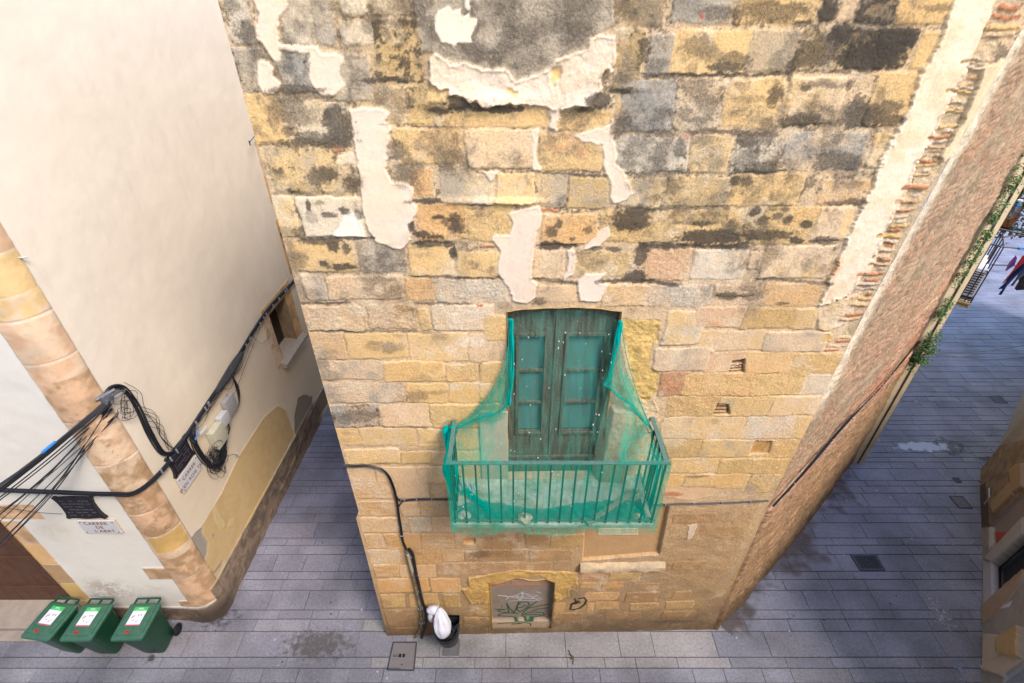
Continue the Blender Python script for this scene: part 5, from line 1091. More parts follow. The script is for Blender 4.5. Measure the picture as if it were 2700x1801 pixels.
b.tube(smooth_path(sz([(aS(3.3), 3.74), (aS(3.5), 3.42), (aS(3.9), 3.4), (aS(4.0), 3.62)], .05), 6), .003, 5)
b.tube(smooth_path(sz([(aS(3.9), 3.82), (aS(3.0), 3.5), (aS(2.2), 3.2), (aS(2.05), 3.35)], .06), 6), .004, 5)
b.build('loose_wires', M_cab, cb)
# riser to the aerial anchor
rb = empty('riser_cable', PQ(aS(.4), 4.2, .05), 'black cable bundle rising beside the stone corner to the aerial anchor', 'cable')
b = MB(); bundle(b, sz([(aS(.95), 3.52), (aS(.62), 3.50), (aS(.42), 3.66), (aS(.39), 4.1), (aS(.42), 4.6), (aS(.38), 4.92), (aS(.22), 5.05), (ARC*.9, 5.0)], .06), 11, .032, .009, 8); b.build('cable_strands', M_cab, rb, smooth=True)
b = MB()
for i in range(7):
    z = rs.uniform(3.6, 4.6); b.tube(smooth_path(sz([(aS(.42), z+.5), (aS(.5+rs.uniform(.02, .12)), z+.2), (aS(.5), z-.1), (aS(.6), 3.5)], .07), 6), .0035, 5)
for i in range(9):
    z = rs.uniform(4.6, 4.9); r_ = rs.uniform(.06, .16); s = aS(.2)+rs.uniform(-.05, .15)
    b.tube([PQ(s+r_*math.cos(a), z+r_*.9*math.sin(a), .08+.02*math.sin(a*3)) for a in np.linspace(rs.uniform(0, 6), rs.uniform(7, 11), 16)], .0035, 4)
b.build('loose_wires', M_cab, rb)
# aerial span
ab = empty('aerial_cables', PQ(.4, 5.0, .1), 'long black cables strung through the air from the wall anchor to the lower left', 'cable')
anc = Vector(PQ(ARC*.9, 4.98, .08))
def airp(x, y, Y): return Vector(tuple(atY(x, y, Y)))
b = MB()
for i, (px, py) in enumerate([(-70, 1332), (-66, 1338), (-60, 1342), (-74, 1326), (-50, 1350)]):
    e = airp(px, py, 3.7+i*.03); st_ = anc+Vector((.01*i, -.01*i, -.012*i)); mid_ = (st_+e)/2-Vector((0, 0, .03)); b.tube(smooth_path([st_, mid_, e], 10), .013 if i < 3 else .008, 6)
for i in range(10):
    e = airp(-60+rs.uniform(-30, 60), 1425+rs.uniform(-60, 70), 3.75+rs.uniform(-.1, .25)); st_ = anc+Vector((rs.uniform(-.02, .06), -.02, -rs.uniform(.06, .25))); mid_ = (st_+e)/2-Vector((0, 0, rs.uniform(.02, .14))); b.tube(smooth_path([st_, mid_, e], 10), rs.uniform(.0045, .008), 5)
b.build('cable_strands', M_cab, ab, smooth=True)
b = MB(); e = airp(-70, 1332, 3.7); d_ = (e-anc); b.tube([anc+d_*.42+Vector((0, 0, -.012)), anc+d_*.52+Vector((0, 0, -.018))], .019, 7); b.build('blue_tape', M_blue, ab)
b = MB(); wb(b, ARC*.9-.05, ARC*.9+.05, 4.94, 5.05, .0, .10); b.tube([PQ(ARC*.7, 5.03, .02), PQ(ARC+.05, 5.05, .12)], .02, 6)
for i in range(6): b.tube(smooth_path([anc+Vector((.06, .0, .03)), anc+Vector((rs.uniform(.02, .2), -.05, rs.uniform(.05, .13))), Vector(PQ(aS(.4), 4.9, .08))], 6), .0045, 5)
b.build('anchor', mat('grey_anchor', (140, 142, 150), .5, ns=30, nstr=.3), ab)
# boxes
def jbox(a0, a1, z0, z1, d, col, label, tabs=True):
    r = empty('junction_box', PQ(aS((a0+a1)/2), z0, 0), label, 'junction box'); m = mat('box_plastic_%d' % int(a0*100), col, .55, ns=20, nstr=.1)
    b = MB(); wb(b, aS(a0), aS(a1), z0, z1, .01, d*.75); b.build('body', m, r, bevel=.012, smooth=True)
    b = MB(); wb(b, aS(a0)-.008, aS(a1)+.008, z0-.008, z1+.008, d*.75+.002, d); b.build('lid', m, r, bevel=.014, smooth=True)
    b = MB()
    for i in range(4): b.tube([PQ(aS(a0+(a1-a0)*(i+.5)/4), z0+.01, d*.4), PQ(aS(a0+(a1-a0)*(i+.5)/4), z0-.05, d*.4)], .010, 6)
    b.build('glands', M_cab, r)
jbox(1.88, 2.16, 2.98, 3.30, .11, (180, 176, 176), 'grey junction box, uppermost of the three beside the tangled wires')
jbox(1.62, 1.84, 2.96, 3.18, .13, (214, 212, 214), 'small white junction box, middle one of the three')
jbox(1.30, 1.60, 2.78, 3.14, .15, (212, 206, 182), 'yellowish junction box, lowest and largest of the three')
tg = empty('wire_tangle', PQ(aS(1.2), 2.6, .05), 'messy tangle of thin black wires hanging below the junction boxes', 'wires')
b = MB(); bundle(b, sz([(aS(1.1), 3.52), (aS(.98), 3.3), (aS(1.0), 2.9), (aS(1.08), 2.6), (aS(1.25), 2.46), (aS(1.42), 2.52), (aS(1.5), 2.72)], .07), 14, .045, .008, 15); b.build('main_loop', M_cab, tg, smooth=True)
b = MB()
for i in range(42):
    c_ = (aS(1.22+rs.gauss(0, .07)), 2.66+rs.gauss(0, .10)); rx_, rz_ = rs.uniform(.06, .18), rs.uniform(.08, .22); a0 = rs.uniform(0, 6.28); d0 = rs.uniform(.04, .15)
    b.tube([PQ(c_[0]+rx_*math.cos(a), c_[1]+rz_*math.sin(a), d0+.02*math.sin(2*a)) for a in np.linspace(a0, a0+rs.uniform(3.5, 6.5), 14)], .0038, 4)
for i in range(14):
    s0_ = aS(rs.uniform(1.35, 2.0)); b.tube(smooth_path([PQ(s0_, 2.95, .06), PQ(s0_+rs.uniform(-.05, .05), 2.8, .08), PQ(aS(1.4+rs.uniform(-.1, .15)), 2.6, .08), PQ(aS(1.25), 2.55, .08)], 6), .0042, 4)
for i in range(5): b.tube(smooth_path([PQ(aS(2.35), 3.55, .07), PQ(aS(2.3+i*.02), 3.2, .08), PQ(aS(2.2), 2.95, .08), PQ(aS(2.05), 2.97, .05)], 6), .006, 5)
b.tube(smooth_path([PQ(aS(1.35), 2.5, .08), PQ(aS(1.5), 2.42, .1), PQ(aS(1.62), 2.3, .1), PQ(aS(1.68), 2.18, .1)], 6), .004, 4)
b.build('loose_wires', M_cab, tg)
b = MB(); wb(b, aS(1.12), aS(1.30), 3.30, 3.335, .10, .112); wb(b, aS(1.665), aS(1.70), 2.22, 2.30, .095, .105); b.build('white_tag', M_white, tg)
b = MB(); b.tube([PQ(aS(.96), 3.36, .12), PQ(aS(1.12), 3.44, .12)], .009, 6); b.build('blue_tape', M_blue, tg)
b = MB(); P_ = smooth_path([PQ(-1.35, 3.18, .02), PQ(-1.1, 3.1, .03), PQ(-.95, 3.05, .03)], 6); P2_ = smooth_path([PQ(-2.2, 3.3, .02), PQ(-1.7, 3.16, .03), PQ(-1.3, 3.06, .03), PQ(-.98, 3.04, .04)], 8)
b.tube(P2_, .004, 4); b.build('strand', M_cab, tg)

# ------------------------------------------------------------ cables on the stone front
M_bc = mat('black_jacket', (36, 37, 44), .45, ns=24, nstr=.3)
fc = empty('facade_cable', FP(-1.5, 3.5, .03), 'thick black cable fixed across the stone front and down to the pavement', 'cable')
def fpx(t, L, d): return [front(*T(t, x, y), d) for x, y in L]
b = MB(); P_ = fpx(7, [(430,1310),(520,1322),(640,1318),(720,1330),(790,1350),(850,1400),(890,1490),(915,1568)], .035)+fpx(9, [(565,180),(585,270),(600,380),(620,500),(635,600),(670,690)], .035)
bundle(b, P_, 5, .012, .0105, 4, 1.5); b.build('upper_run', M_bc, fc, smooth=True)
b = MB(); bundle(b, fpx(9, [(560,170),(590,235),(640,250),(720,240),(860,237),(1000,237),(1075,238),(1300,240)], .03)+fpx(10, [(300,290),(700,285),(1075,283),(1250,278),(1450,275),(1700,268),(1900,258),(2075,250)], .035), 3, .010, .0085, 5, 2)
bundle(b, fpx(9, [(640,250),(605,290),(590,340),(605,420)], .03), 2, .006, .006, 5, 2); b.build('branch_run', M_bc, fc, smooth=True)
b = MB(); b.tube(smooth_path(fpx(9, [(672,700),(700,850),(740,1000),(770,1130),(795,1230),(805,1310),(800,1400),(770,1470),(715,1535)], .04), 6), .021, 9); b.build('left_conduit', mat('peeling_conduit', (62, 58, 58), .7, ns=10, nstr=.3, var=(176, 158, 120)), fc, smooth=True)
b = MB(); b.tube(smooth_path(fpx(9, [(690,690),(725,740),(750,880),(785,1030),(815,1170),(845,1260),(850,1350),(825,1460),(795,1530)], .04), 6), .024, 9); b.build('right_conduit', M_bc, fc, smooth=True)
b = MB(); b.tube(smooth_path(fpx(9, [(678,735),(695,800),(715,870),(722,900)], .05), 5), .024, 9); b.build('pale_sleeve', mat('cream_sleeve', (206, 188, 150), .8, ns=14, nstr=.2), fc, smooth=True)
M_clip = mat('grey_clips', (156, 156, 162), .5)
for (x, y) in ((632, 568), (722, 765), (765, 930), (790, 1080), (828, 1230), (845, 1368), (790, 1240), (805, 1370)):
    p = front(*T(9, x, y), .045); b = MB(); b.box(p, (.03, .012, .006)); b.build('clip', M_clip, fc)
for x in range(1130, 2050, 260): p = front(*T(10, x, 283-(x-1075)*.033), .045); b = MB(); b.box(p, (.006, .014, .016)); b.build('clip', M_clip, fc)
for (x, y) in ((650,240),(760,236),(900,234)): p = front(*T(9, x, y), .04); b = MB(); b.box(p, (.006, .012, .016)); b.build('clip', M_clip, fc)
sc_ = empty('flank_cable', tuple(C0)+(3.5,), 'black cable running along the brick flank wall from the front corner', 'cable')
b = MB(); P_ = []
for t in np.linspace(0, CLEN-.1, 16):
    q = C0+CD*t+CN*(.045+.01*math.sin(t*2)+ .0); P_.append((q[0], q[1], 3.47+.03*math.sin(t*1.3)))
bundle(b, P_, 4, .012, .0085, 4, 6); b.build('cable_strands', M_bc, sc_, smooth=True)
b = MB()
for i in range(40):
    q = C0+CD*rs.uniform(.2, CLEN*.8)+CN*.062; b.box((q[0], q[1], 3.48+rs.uniform(-.02, .02)), (.009, .009, .004), rz=rs.random())
b.build('pale_droppings', mat('dust_flecks', (170, 160, 150), .9), sc_)['kind'] = 'stuff'
# ============================================================ wheelie bins
M_green = mat('green_bin_plastic', (28, 84, 58), .42, ns=5, nstr=.15, spec=.5); M_lidg = mat('green_lid_plastic', (46, 100, 76), .5, ns=11, nstr=.2, spec=.4, var=(76, 114, 92), bump=.15)
M_tyre = mat('black_rubber', (26, 26, 30), .6); M_red = mat('red_latch', (206, 66, 44), .5); M_stk = mat('white_sticker', (236, 236, 246), .5); M_stg = mat('bright_green_print', (70, 190, 96), .5); M_str = mat('red_print', (206, 84, 96), .5); M_ink = mat('grey_print', (120, 122, 150), .6); M_ora = mat('orange_print', (232, 150, 90), .6); M_gpr = mat('pale_green_print', (176, 226, 186), .6)
def rrect(cx, cy, hx, hy, r, z, n=4):
    out = []
    for (sx, sy, a0) in ((1, 1, 0), (-1, 1, 90), (-1, -1, 180), (1, -1, 270)):
        for k in range(n+1):
            a = R(a0+90*k/n); out.append((cx+sx*(hx-r)+r*math.cos(a), cy+sy*(hy-r)+r*math.sin(a), z))
    return out
def loft(b, secs, cap=True):
    n = len(secs[0]); base = len(b.v)
    for s in secs: b.v += [tuple(p) for p in s]
    for i in range(len(secs)-1):
        for k in range(n): k2 = (k+1) % n; b.f.append((base+i*n+k, base+i*n+k2, base+(i+1)*n+k2, base+(i+1)*n+k))
    if cap: b.f.append(tuple(base+k for k in range(n))[::-1]); b.f.append(tuple(base+(len(secs)-1)*n+k for k in range(n)))
    return b
def make_bin():
    r = empty('wheelie_bin', (0, 0, 0))
    b = MB(); loft(b, [rrect(0, .06, .165, .17, .05, .03), rrect(0, .055, .18, .185, .05, .12), rrect(0, .02, .205, .225, .05, .55), rrect(0, 0, .225, .255, .05, .86)]); b.build('body', M_green, r, smooth=True)
    b = MB(); loft(b, [rrect(0, 0, .228, .262, .05, .82), rrect(0, 0, .243, .275, .05, .835), rrect(0, 0, .243, .275, .05, .872), rrect(0, 0, .232, .262, .05, .875)]); b.build('rim', M_green, r, smooth=True)
    b = MB(); loft(b, [rrect(0, -.012, .245, .285, .035, .880), rrect(0, -.012, .247, .287, .035, .900), rrect(0, -.006, .236, .276, .035, .906), rrect(0, .006, .212, .245, .05, .910), rrect(0, .008, .205, .236, .05, .930), rrect(0, .012, .175, .205, .05, .940)])
    lid = b.build('lid', M_lidg, r, smooth=True)
    b = MB(); loft(b, [rrect(0, -.02, .247, .285, .035, .874), rrect(0, -.02, .249, .287, .035, .8775)]); b.build('lid_lip', M_lidg, lid)
    z = .9425; b = MB()
    b.box((0, .045, z), (.108, .15, .0012)); st_ = b.build('sticker', M_stk, lid)
    def pr(n, m, L):
        b = MB()
        for (x, y, hx, hy, rz) in L: b.box((x, y, z+.002), (hx, hy, .0006), rz)
        b.build(n, m, lid)
    pr('sticker_header', M_stg, [(0, .163, .108, .032, 0)]); pr('sticker_footer', M_str, [(0, -.096, .108, .010, 0)])
    pr('sticker_print', M_ink, [(.02, .065, .010, .007, 0), (.062, .065, .010, .007, 0), (.02, .050, .006, .005, 0), (.062, .050, .006, .005, 0), (-.055, .03, .034, .004, .9), (-.03, -.02, .008, .008, 0), (.03, -.04, .01, .006, 0)])
    pr('sticker_pencil', M_ora, [(-.062, .045, .022, .006, .9), (.05, -.02, .012, .004, .5)]); 
    b = MB(); b.box((0, .168, z+.0042), (.038, .009, .0006)); b.box((0, .146, z+.0042), (.07, .003, .0006)); b.build('header_print', M_gpr, lid)
    b = MB(); b.box((-.02, -.20, .948), (.032, .018, .012)); b.build('latch', M_red, lid, bevel=.003)
    b = MB(); b.box((-.02, -.202, .961), (.02, .008, .002)); b.build('latch_slot', mat('dark_red', (130, 40, 30), .6), lid) if 'dark_red' not in bpy.data.materials else b.build('latch_slot', bpy.data.materials['dark_red'], lid)
    b = MB(); b.tube([(-.19, .355, .905), (.19, .355, .905)], .015, 8); b.build('handle', M_green, r, smooth=True)
    for x in (-.19, 0, .19): b = MB(); b.box((x, .30, .893), (.012, .055, .016)); b.build('handle_bracket', M_green, r, bevel=.003)
    b = MB(); b.tube([(-.22, .235, .10), (.22, .235, .10)], .012, 8); b.build('axle', M_tyre, r)
    for x in (-.232, .232):
        b = MB(); b.v = []; 
        c = b; m = 24; 
        prof = [(.04, -.024), (.088, -.024), (.10, -.014), (.10, .014), (.088, .024), (.04, .024)]
        b.lathe((0, 0, 0), prof, m); b.v = [(x+v[2], .235+v[0], .10+v[1]) for v in b.v]; wl = b.build('wheel', M_tyre, r, smooth=True)
        b = MB(); b.lathe((0, 0, 0), [(0, -.016), (.045, -.016), (.045, .016), (0, .016)], 14); b.v = [(x+v[2], .235+v[0], .10+v[1]) for v in b.v]; b.build('hub', mat('grey_hub', (52, 54, 60), .5) if 'grey_hub' not in bpy.data.materials else bpy.data.materials['grey_hub'], wl)
    return r
bin0 = make_bin(); scl = 1.0
for i, (x, y, rz, lab) in enumerate([(-6.01, 4.13, R(1.5), 'green wheelie bin standing apart, nearest the rounded stone corner, its wheel showing'), (-6.79, 4.12, R(0), 'green wheelie bin in the middle of three, scuffed lid'), (-7.40, 4.14, R(-8), 'green wheelie bin turned slightly, in front of the brown wooden door')]):
    o = bin0 if i == 0 else copy_tree(bin0)
    o.location = (x, y, 0.004); o.rotation_euler = (0, 0, rz); tag(o, lab, 'wheelie bin', 'green bins by the cream building')

# ============================================================ litter bin with a white bag
LX, LY = -1.05, 4.12
lbn = empty('litter_bin', (LX, LY, 0), 'black half-round litter bin on a short post at the foot of the stone wall', 'litter bin')
M_lbin = mat('dark_grey_bin', (58, 60, 66), .5, ns=12, nstr=.2); M_lblk = mat('black_bag_plastic', (14, 14, 18), .25, spec=.7, bump=.6, bscale=30)
b = MB(); secs = []
def hr(z, rx, ry, back, tilt, k=0):
    pts = [(LX+rx*math.cos(a), LY-.02-ry*math.sin(a), z-tilt*math.sin(a)) for a in np.linspace(0, math.pi, 17)]
    pts += [(LX-rx, LY+back, z+tilt*.25), (LX+rx, LY+back, z+tilt*.25)]
    return pts
loft(b, [hr(.34, .15, .13, .06, .0), hr(.36, .165, .145, .07, .0), hr(.60, .19, .19, .08, .03), hr(.86, .205, .235, .09, .10)], cap=False)
b.f.append(tuple(range(19))[::-1])
loft(b, [hr(.86, .205, .235, .09, .10), hr(.865, .198, .228, .085, .10), hr(.60, .18, .18, .075, .03), hr(.45, .15, .14, .06, 0)], cap=False)
b.build('bucket', M_lbin, lbn, smooth=True)
b = MB(); P_ = [Vector(p) for p in hr(.862, .207, .238, .09, .10)]; b.tube(P_[:17], .011, 6); b.tube([(p.x, p.y, p.z-.055) for p in P_[:17]], .008, 6); b.build('rim', M_blk, lbn, smooth=True)
b = MB(); loft(b, [hr(.60, .17, .17, .07, .03), hr(.80, .185, .20, .08, .07), hr(.875, .196, .22, .083, .095), hr(.93, .200, .10, .083, .02)], cap=False); b.f.append(tuple(range(19))); 
b.v = [(v[0]+.006*math.sin(v[0]*90+v[2]*50), v[1]+.006*math.sin(v[0]*70), v[2]+(.012*math.sin(v[0]*60+v[1]*40) if v[2] > .8 else 0)) for v in b.v]; b.build('liner', M_lblk, lbn, smooth=True)
b = MB(); b.tube([(LX, LY+.06, .0), (LX, LY+.06, .5)], .028, 10); b.box((LX, LY+.03, .42), (.05, .06, .015)); b.build('post', M_blk, lbn)
bp_ = ground(*T(9, 1060, 1530)); b = MB(); b.box((LX+.02, LY+.00, .008), (.14, .13, .005)); b.build('base_plate', mat('grey_plate', (126, 124, 126), .6, ns=30, nstr=.2), lbn, bevel=.002)
def bag(name, lobes, m, sub=3, amp=.02):
    import bmesh
    vs = []; fs = []
    for (c, r, sd) in lobes:
        bm = bmesh.new(); bmesh.ops.create_icosphere(bm, subdivisions=4, radius=1); rr = np.random.RandomState(sd)
        ks = rr.uniform(-9, 9, (10, 3)); ph = rr.uniform(0, 6, 10); base = len(vs)
        for v in bm.verts:
            p = np.array(v.co); s = 0
            for k, h in zip(ks, ph): q = p@k+h; s += (1-abs(math.sin(q)))
            f = 1+amp*10*(s/10-.36)
            pz = p*f; top = max(0, pz[2]-.3)
            vs.append((c[0]+r[0]*pz[0]*(1-.5*top), c[1]+r[1]*pz[1]*(1-.5*top), c[2]+r[2]*pz[2]))
        fs += [tuple(base+v.index for v in f.verts) for f in bm.faces]; bm.free()
    b = MB(); b.v = vs; b.f = fs; return b
rbg = empty('rubbish_bag', (LX-.06, LY-.03, .9), 'knotted white plastic rubbish bag with red print stuffed in the litter bin', 'bag')
M_bag = mat('white_bag_plastic', (232, 230, 238), .4, ns=7, nstr=.05, spec=.5); M_pink = mat('pink_bag_foot', (236, 200, 196), .45)
b = MB(); ax0, ax1 = Vector((LX-.02, LY-.22, .86)), Vector((LX-.09, LY+.04, 1.24)); axd = (ax1-ax0); tn = axd.normalized(); sa_ = tn.cross(Vector((0, 0, 1))).normalized(); sb_ = tn.cross(sa_); rr_ = random.Random(5); NN = 48
for j in range(25):
    t = j/24; rad = .128*(math.sin(math.pi*min(1, t*.94+.04)**.8))**.62*(1-.25*t)*1.06
    for k in range(NN):
        a = 2*math.pi*k/NN; rg_ = 1+(.05+.16*t)*math.sin(a*7+3*t+math.sin(a*3))*.6+.07*math.sin(a*13+t*9)*t+.03*math.sin(t*17+a*2)
        b.v.append(tuple(ax0+axd*t+(sa_*math.cos(a)*1.1+sb_*math.sin(a))*rad*rg_))
for j in range(24):
    for k in range(NN): b.f.append((j*NN+k, j*NN+(k+1) % NN, (j+1)*NN+(k+1) % NN, (j+1)*NN+k))
b.build('bag_body', M_bag, rbg, smooth=True)
bag('bag_neck', [((LX-.19, LY+.05, 1.15), (.11, .075, .09), 5), ((LX-.235, LY+.0, 1.02), (.05, .04, .14), 7), ((LX-.10, LY+.03, 1.13), (.06, .05, .06), 9)], M_bag, amp=.03).build('bag_neck', M_bag, rbg, smooth=True)
b = MB(); b.box((LX-.09, LY-.03, 1.165), (.02, .016, .012), rz=.6); b.box((LX-.165, LY-.0, 1.155), (.012, .010, .01), rz=-.3); b.box((LX-.19, LY-.035, 1.06), (.016, .006, .006)); b.build('red_print', M_red, rbg)
b = MB()
for (cx_, cy_, rx_) in ((1505, 1735, .04),):
    pass
# twig and leaf on the pavement
p = ground(1505, 1735); b = MB(); b.tube(smooth_path([(p[0]-.03, p[1]+.12, .012), (p[0], p[1]+.05, .02), (p[0]+.04, p[1]-.02, .012), (p[0]+.02, p[1]-.1, .014)], 5), .008, 5); b.tube([(p[0]+.0, p[1]+.03, .015), (p[0]-.05, p[1]+.05, .02)], .005, 5)
b.box((p[0]+.02, p[1]-.0, .014), (.035, .02, .004), rz=.7); tag(b.build('dry_twig', mat('dry_brown', (120, 100, 76), .9, ns=20, nstr=.2), None), 'dry brown twig lying on the pavement in front of the walled-up door', 'twig')

# ============================================================ building on the right, only its foot in view
f5 = lambda x, y: (2560+x/2.845, 1250+y/2.845)
RBp = [ground(*p)[:2] for p in [(2588, 2050), (2590, 1600), (2592, 1470), (2584, 1300), (2586, 1238), (2629, 1189), (2700, 1031), (2790, 860)]]
rlen = [0]
for a_, c_ in zip(RBp[:-1], RBp[1:]): rlen.append(rlen[-1]+float(np.linalg.norm(c_-a_)))
rlen = np.array(rlen); RX_ = np.array([p[0] for p in RBp]); RY_ = np.array([p[1] for p in RBp])
def rpos(U, Z, h):
    x = np.interp(U, rlen, RX_); y = np.interp(U, rlen, RY_); e = .05
    dx = np.interp(U+e, rlen, RX_)-np.interp(U-e, rlen, RX_); dy = np.interp(U+e, rlen, RY_)-np.interp(U-e, rlen, RY_); n = np.hypot(dx, dy)+1e-9
    return x-dy/n*h, y+dx/n*h, Z
def rconv(x, y):
    best = None
    for i in range(len(RBp)-1):
        a_, c_ = RBp[i], RBp[i+1]; e = (c_-a_)/np.linalg.norm(c_-a_); q = hit(x, y, (a_[0], a_[1], 0), (-e[1], e[0], 0)); t = float(np.dot(q[:2]-a_, e)); L_ = rlen[i+1]-rlen[i]
        er = max(0, -t, t-L_)
        if np.dot(q-CAM, ray(x, y)) < 0: er += 50
        if best is None or er < best[0]: best = (er, rlen[i]+min(max(t, 0), L_), q[2])
    return best[1], best[2]
shop = empty('shop_building', (float(RX_[2]), float(RY_[2]), 0), 'grey rendered building at the right edge with a dark grey shop door', 'building')
ug = np.arange(0, rlen[-1], .016); zgr = np.arange(-.02, 3.2, .016); Ur, Zr = np.meshgrid(ug, zgr)
w = Wall(Ur, Zr, rconv, A((176, 168, 156)), 2)
w.col *= (1+(w.big-.5)*.25+(w.mid-.5)*.25)[..., None]; w.h = .02*(w.mid-.5); w.rg[:] = .6
TILES['B'] = (2560, 1250, 2.845)
w.poly(['B',(60,-60),(398,-260),(398,130),(150,400),(75,400),(60,160)], (152,132,110), h=.0, rough=.8, warp=.4, tint=(176,154,126), edge=.01)
w.poly(['B',(60,100),(110,60),(130,240),(140,400),(75,400)], (110,96,84), h=.0, rough=1, warp=.5)
w.poly(['B',(165,220),(310,70),(345,120),(330,160),(180,300)], (196,168,128), h=.05, rough=.7, warp=.3); w.poly(['B',(300,-20),(350,-60),(398,-80),(398,100),(330,150)], (192,164,126), h=.05, rough=.7, warp=.3)
w.poly(['B',(120,395),(398,130),(398,330),(160,560)], (168,158,150), h=-.05, rough=.3, warp=.2)
w.poly(['B',(160,425),(235,420),(240,480),(170,535)], (206,104,88), h=-.045, rough=.5, warp=.2)
w.poly(['B',(132,395),(158,395),(160,520),(136,580)], (222,220,216), h=.0, rough=.2, warp=.1)
w.poly(['B',(108,640),(398,325),(398,455),(165,668)], (200,196,188), h=.03, rough=.3, warp=.15)
w.poly(['B',(96,650),(165,668),(165,915),(96,990)], (206,206,212), h=.012, rough=.2, warp=.1)
w.poly(['B',(162,680),(398,465),(398,720),(165,915)], (62,66,72), h=-.16, rough=.1, warp=.05, lip=0)
w.poly(['B',(80,1000),(165,915),(398,710),(398,800),(200,1060),(90,1130)], (198,174,146), h=.02, rough=.8, warp=.6, tint=(190,162,136))
w.poly(['B',(230,1260),(398,1150),(398,1390),(300,1400),(235,1360)], (212,178,128), h=.09, rough=.9, warp=.5, rel=.01)
w.poly(['B',(80,1450),(235,1370),(398,1400),(240,1520),(90,1470)], (224,204,180), h=.03, rough=.6, warp=.5)
w.poly(['B',(100,1200),(210,1210),(230,1360),(90,1450)], (220,202,180), h=.02, rough=.5, warp=.5)
w.poly(['B',(240,1520),(460,1380),(560,1500),(560,1800),(240,1800)], (196,198,200), h=-.05, rough=.1, warp=.1)
w.poly(['B',(225,1010),(310,950),(290,1000)], (236,236,236), warp=.3)
w.soot('B', 385, 1555, 22, 26, .9, (236, 212, 60), .3); w.soot('B', 295, 1525, 10, 14, .8, (226, 210, 90), .5)
w.build('outer_wall', rpos, wall_mat('shop_render', .12, .4), shop)
b = MB(); M_sh = mat('ribbed_shutter', (186, 190, 192), .5, metal=.2)
u0_, z0_ = rconv(*f5(245, 1545))
for i in range(14):
    q = rpos(np.array([u0_-.02-i*.035]), np.array([0.]), np.array([-.03])); b.tube([(q[0][0], q[1][0], .12), (q[0][0], q[1][0], 2.2)], .011, 6)
b.build('shutter_ribs', M_sh, shop)
b = MB(); M_fr = mat('graphite_frame', (40, 42, 46), .4, metal=.2)
def rp3(px, d): u_, z_ = rconv(*f5(*px)); q = rpos(np.array([u_]), np.array([z_]), np.array([d])); return (float(q[0][0]), float(q[1][0]), float(z_))
b.tube([rp3((165, 910), -.10), rp3((165, 682), -.10), rp3((398, 466), -.10)], .02, 6); b.build('door_frame', M_fr, shop)
b = MB(); b.tube([rp3((150, 110), .03), rp3((152, 180), .03), rp3((112, 230), .03)], .012, 6); b.build('pale_bracket', M_white, shop)
# unseen rest of the wall, its height set for how it shades the street
b = MB(); qa = [(float(x), float(y), 3.15) for x, y in zip(RX_, RY_)]
b.prism(qa+[(qa[-1][0]+2, qa[-1][1]-2, 3.15), (qa[0][0]+6, qa[0][1]-1, 3.15)], (0, 0, 1.6)); b.build('unseen_upper_wall', M_plain, shop)
# ============================================================ plants in the crevice beside the downpipe
M_leaf = [mat('leaf_green', (70, 112, 52), .6, var=(50, 88, 42), ns=9), mat('leaf_yellow_green', (138, 156, 60), .6, var=(96, 126, 50), ns=9)]
def plant(name, base, axis_pts, n, rad, size, label, seed, yellow=.2, group=None):
    rr = random.Random(seed); root = empty(name, base, label, 'plant', group); P_ = smooth_path(axis_pts, 6)
    st_ = MB()
    bl = [MB(), MB()]
    for i in range(max(6, n//40)):
        p = P_[rr.randrange(len(P_))]; d_ = Vector((CN[0]+rr.gauss(0, .5), CN[1]+rr.gauss(0, .5), rr.gauss(0, .6))).normalized()*rad*rr.uniform(.6, 1.3); st_.tube([p, p+d_*.5+Vector((0, 0, .02)), p+d_], .0035, 4)
    cl = [(P_[rr.randrange(len(P_))]+Vector((CN[0]*rr.uniform(0, 1.2)+rr.gauss(0, .35), CN[1]*rr.uniform(0, 1.2)+rr.gauss(0, .35), rr.gauss(0, .6)))*rad) for _ in range(max(8, n//22))]
    for i in range(n):
        c_ = cl[rr.randrange(len(cl))]+Vector((rr.gauss(0, 1), rr.gauss(0, 1), rr.gauss(0, 1)))*rad*.33
        nrm = Vector((rr.gauss(0, .7)-.2, rr.gauss(0, .7)-.5, 1)).normalized(); a = nrm.orthogonal().normalized(); a.rotate(Matrix.Rotation(rr.uniform(0, 6.28), 3, nrm)); c2 = nrm.cross(a); s = size*rr.uniform(.5, 1.2)
        m = bl[1] if rr.random() < yellow else bl[0]
        m.add([c_-a*s*.5, c_+c2*s*.30-nrm*s*.06, c_+a*s*.55, c_-c2*s*.30-nrm*s*.06], [(0, 1, 2, 3)])
    st_.build('stems', mat('stem_brown', (104, 96, 60), .8) if 'stem_brown' not in bpy.data.materials else bpy.data.materials['stem_brown'], root)
    bl[0].build('foliage', M_leaf[0], root); bl[1].build('yellow_foliage', M_leaf[1], root)
    return root
def EP(z, off=.0, out=.03): q = C1-CD*(.24+off)+CN*out; return Vector((q[0], q[1], z))
plant('climbing_plant', tuple(EP(3.1)), [EP(3.05, .05, .05), EP(3.3, .02, .12), EP(3.75, .0, .1)], 1200, .14, .046, 'bushy green plant with tiny white flowers, lowest on the flank wall corner', 3, .1, 'plants growing from the wall corner')
plant('climbing_plant', tuple(EP(4.1)), [EP(4.1, .0, .05), EP(4.45, .0, .08)], 380, .10, .04, 'small green tuft above the lowest bushy plant on the wall corner', 5, .15, 'plants growing from the wall corner')
plant('climbing_plant', tuple(EP(4.9)), [EP(4.85, .05, .03), EP(5.5, .02, .06), EP(6.2, .0, .05), EP(6.9, -.02, .03)], 1500, .085, .038, 'longest green and yellow creeper filling the crevice beside the balcony', 8, .3, 'plants growing from the wall corner')
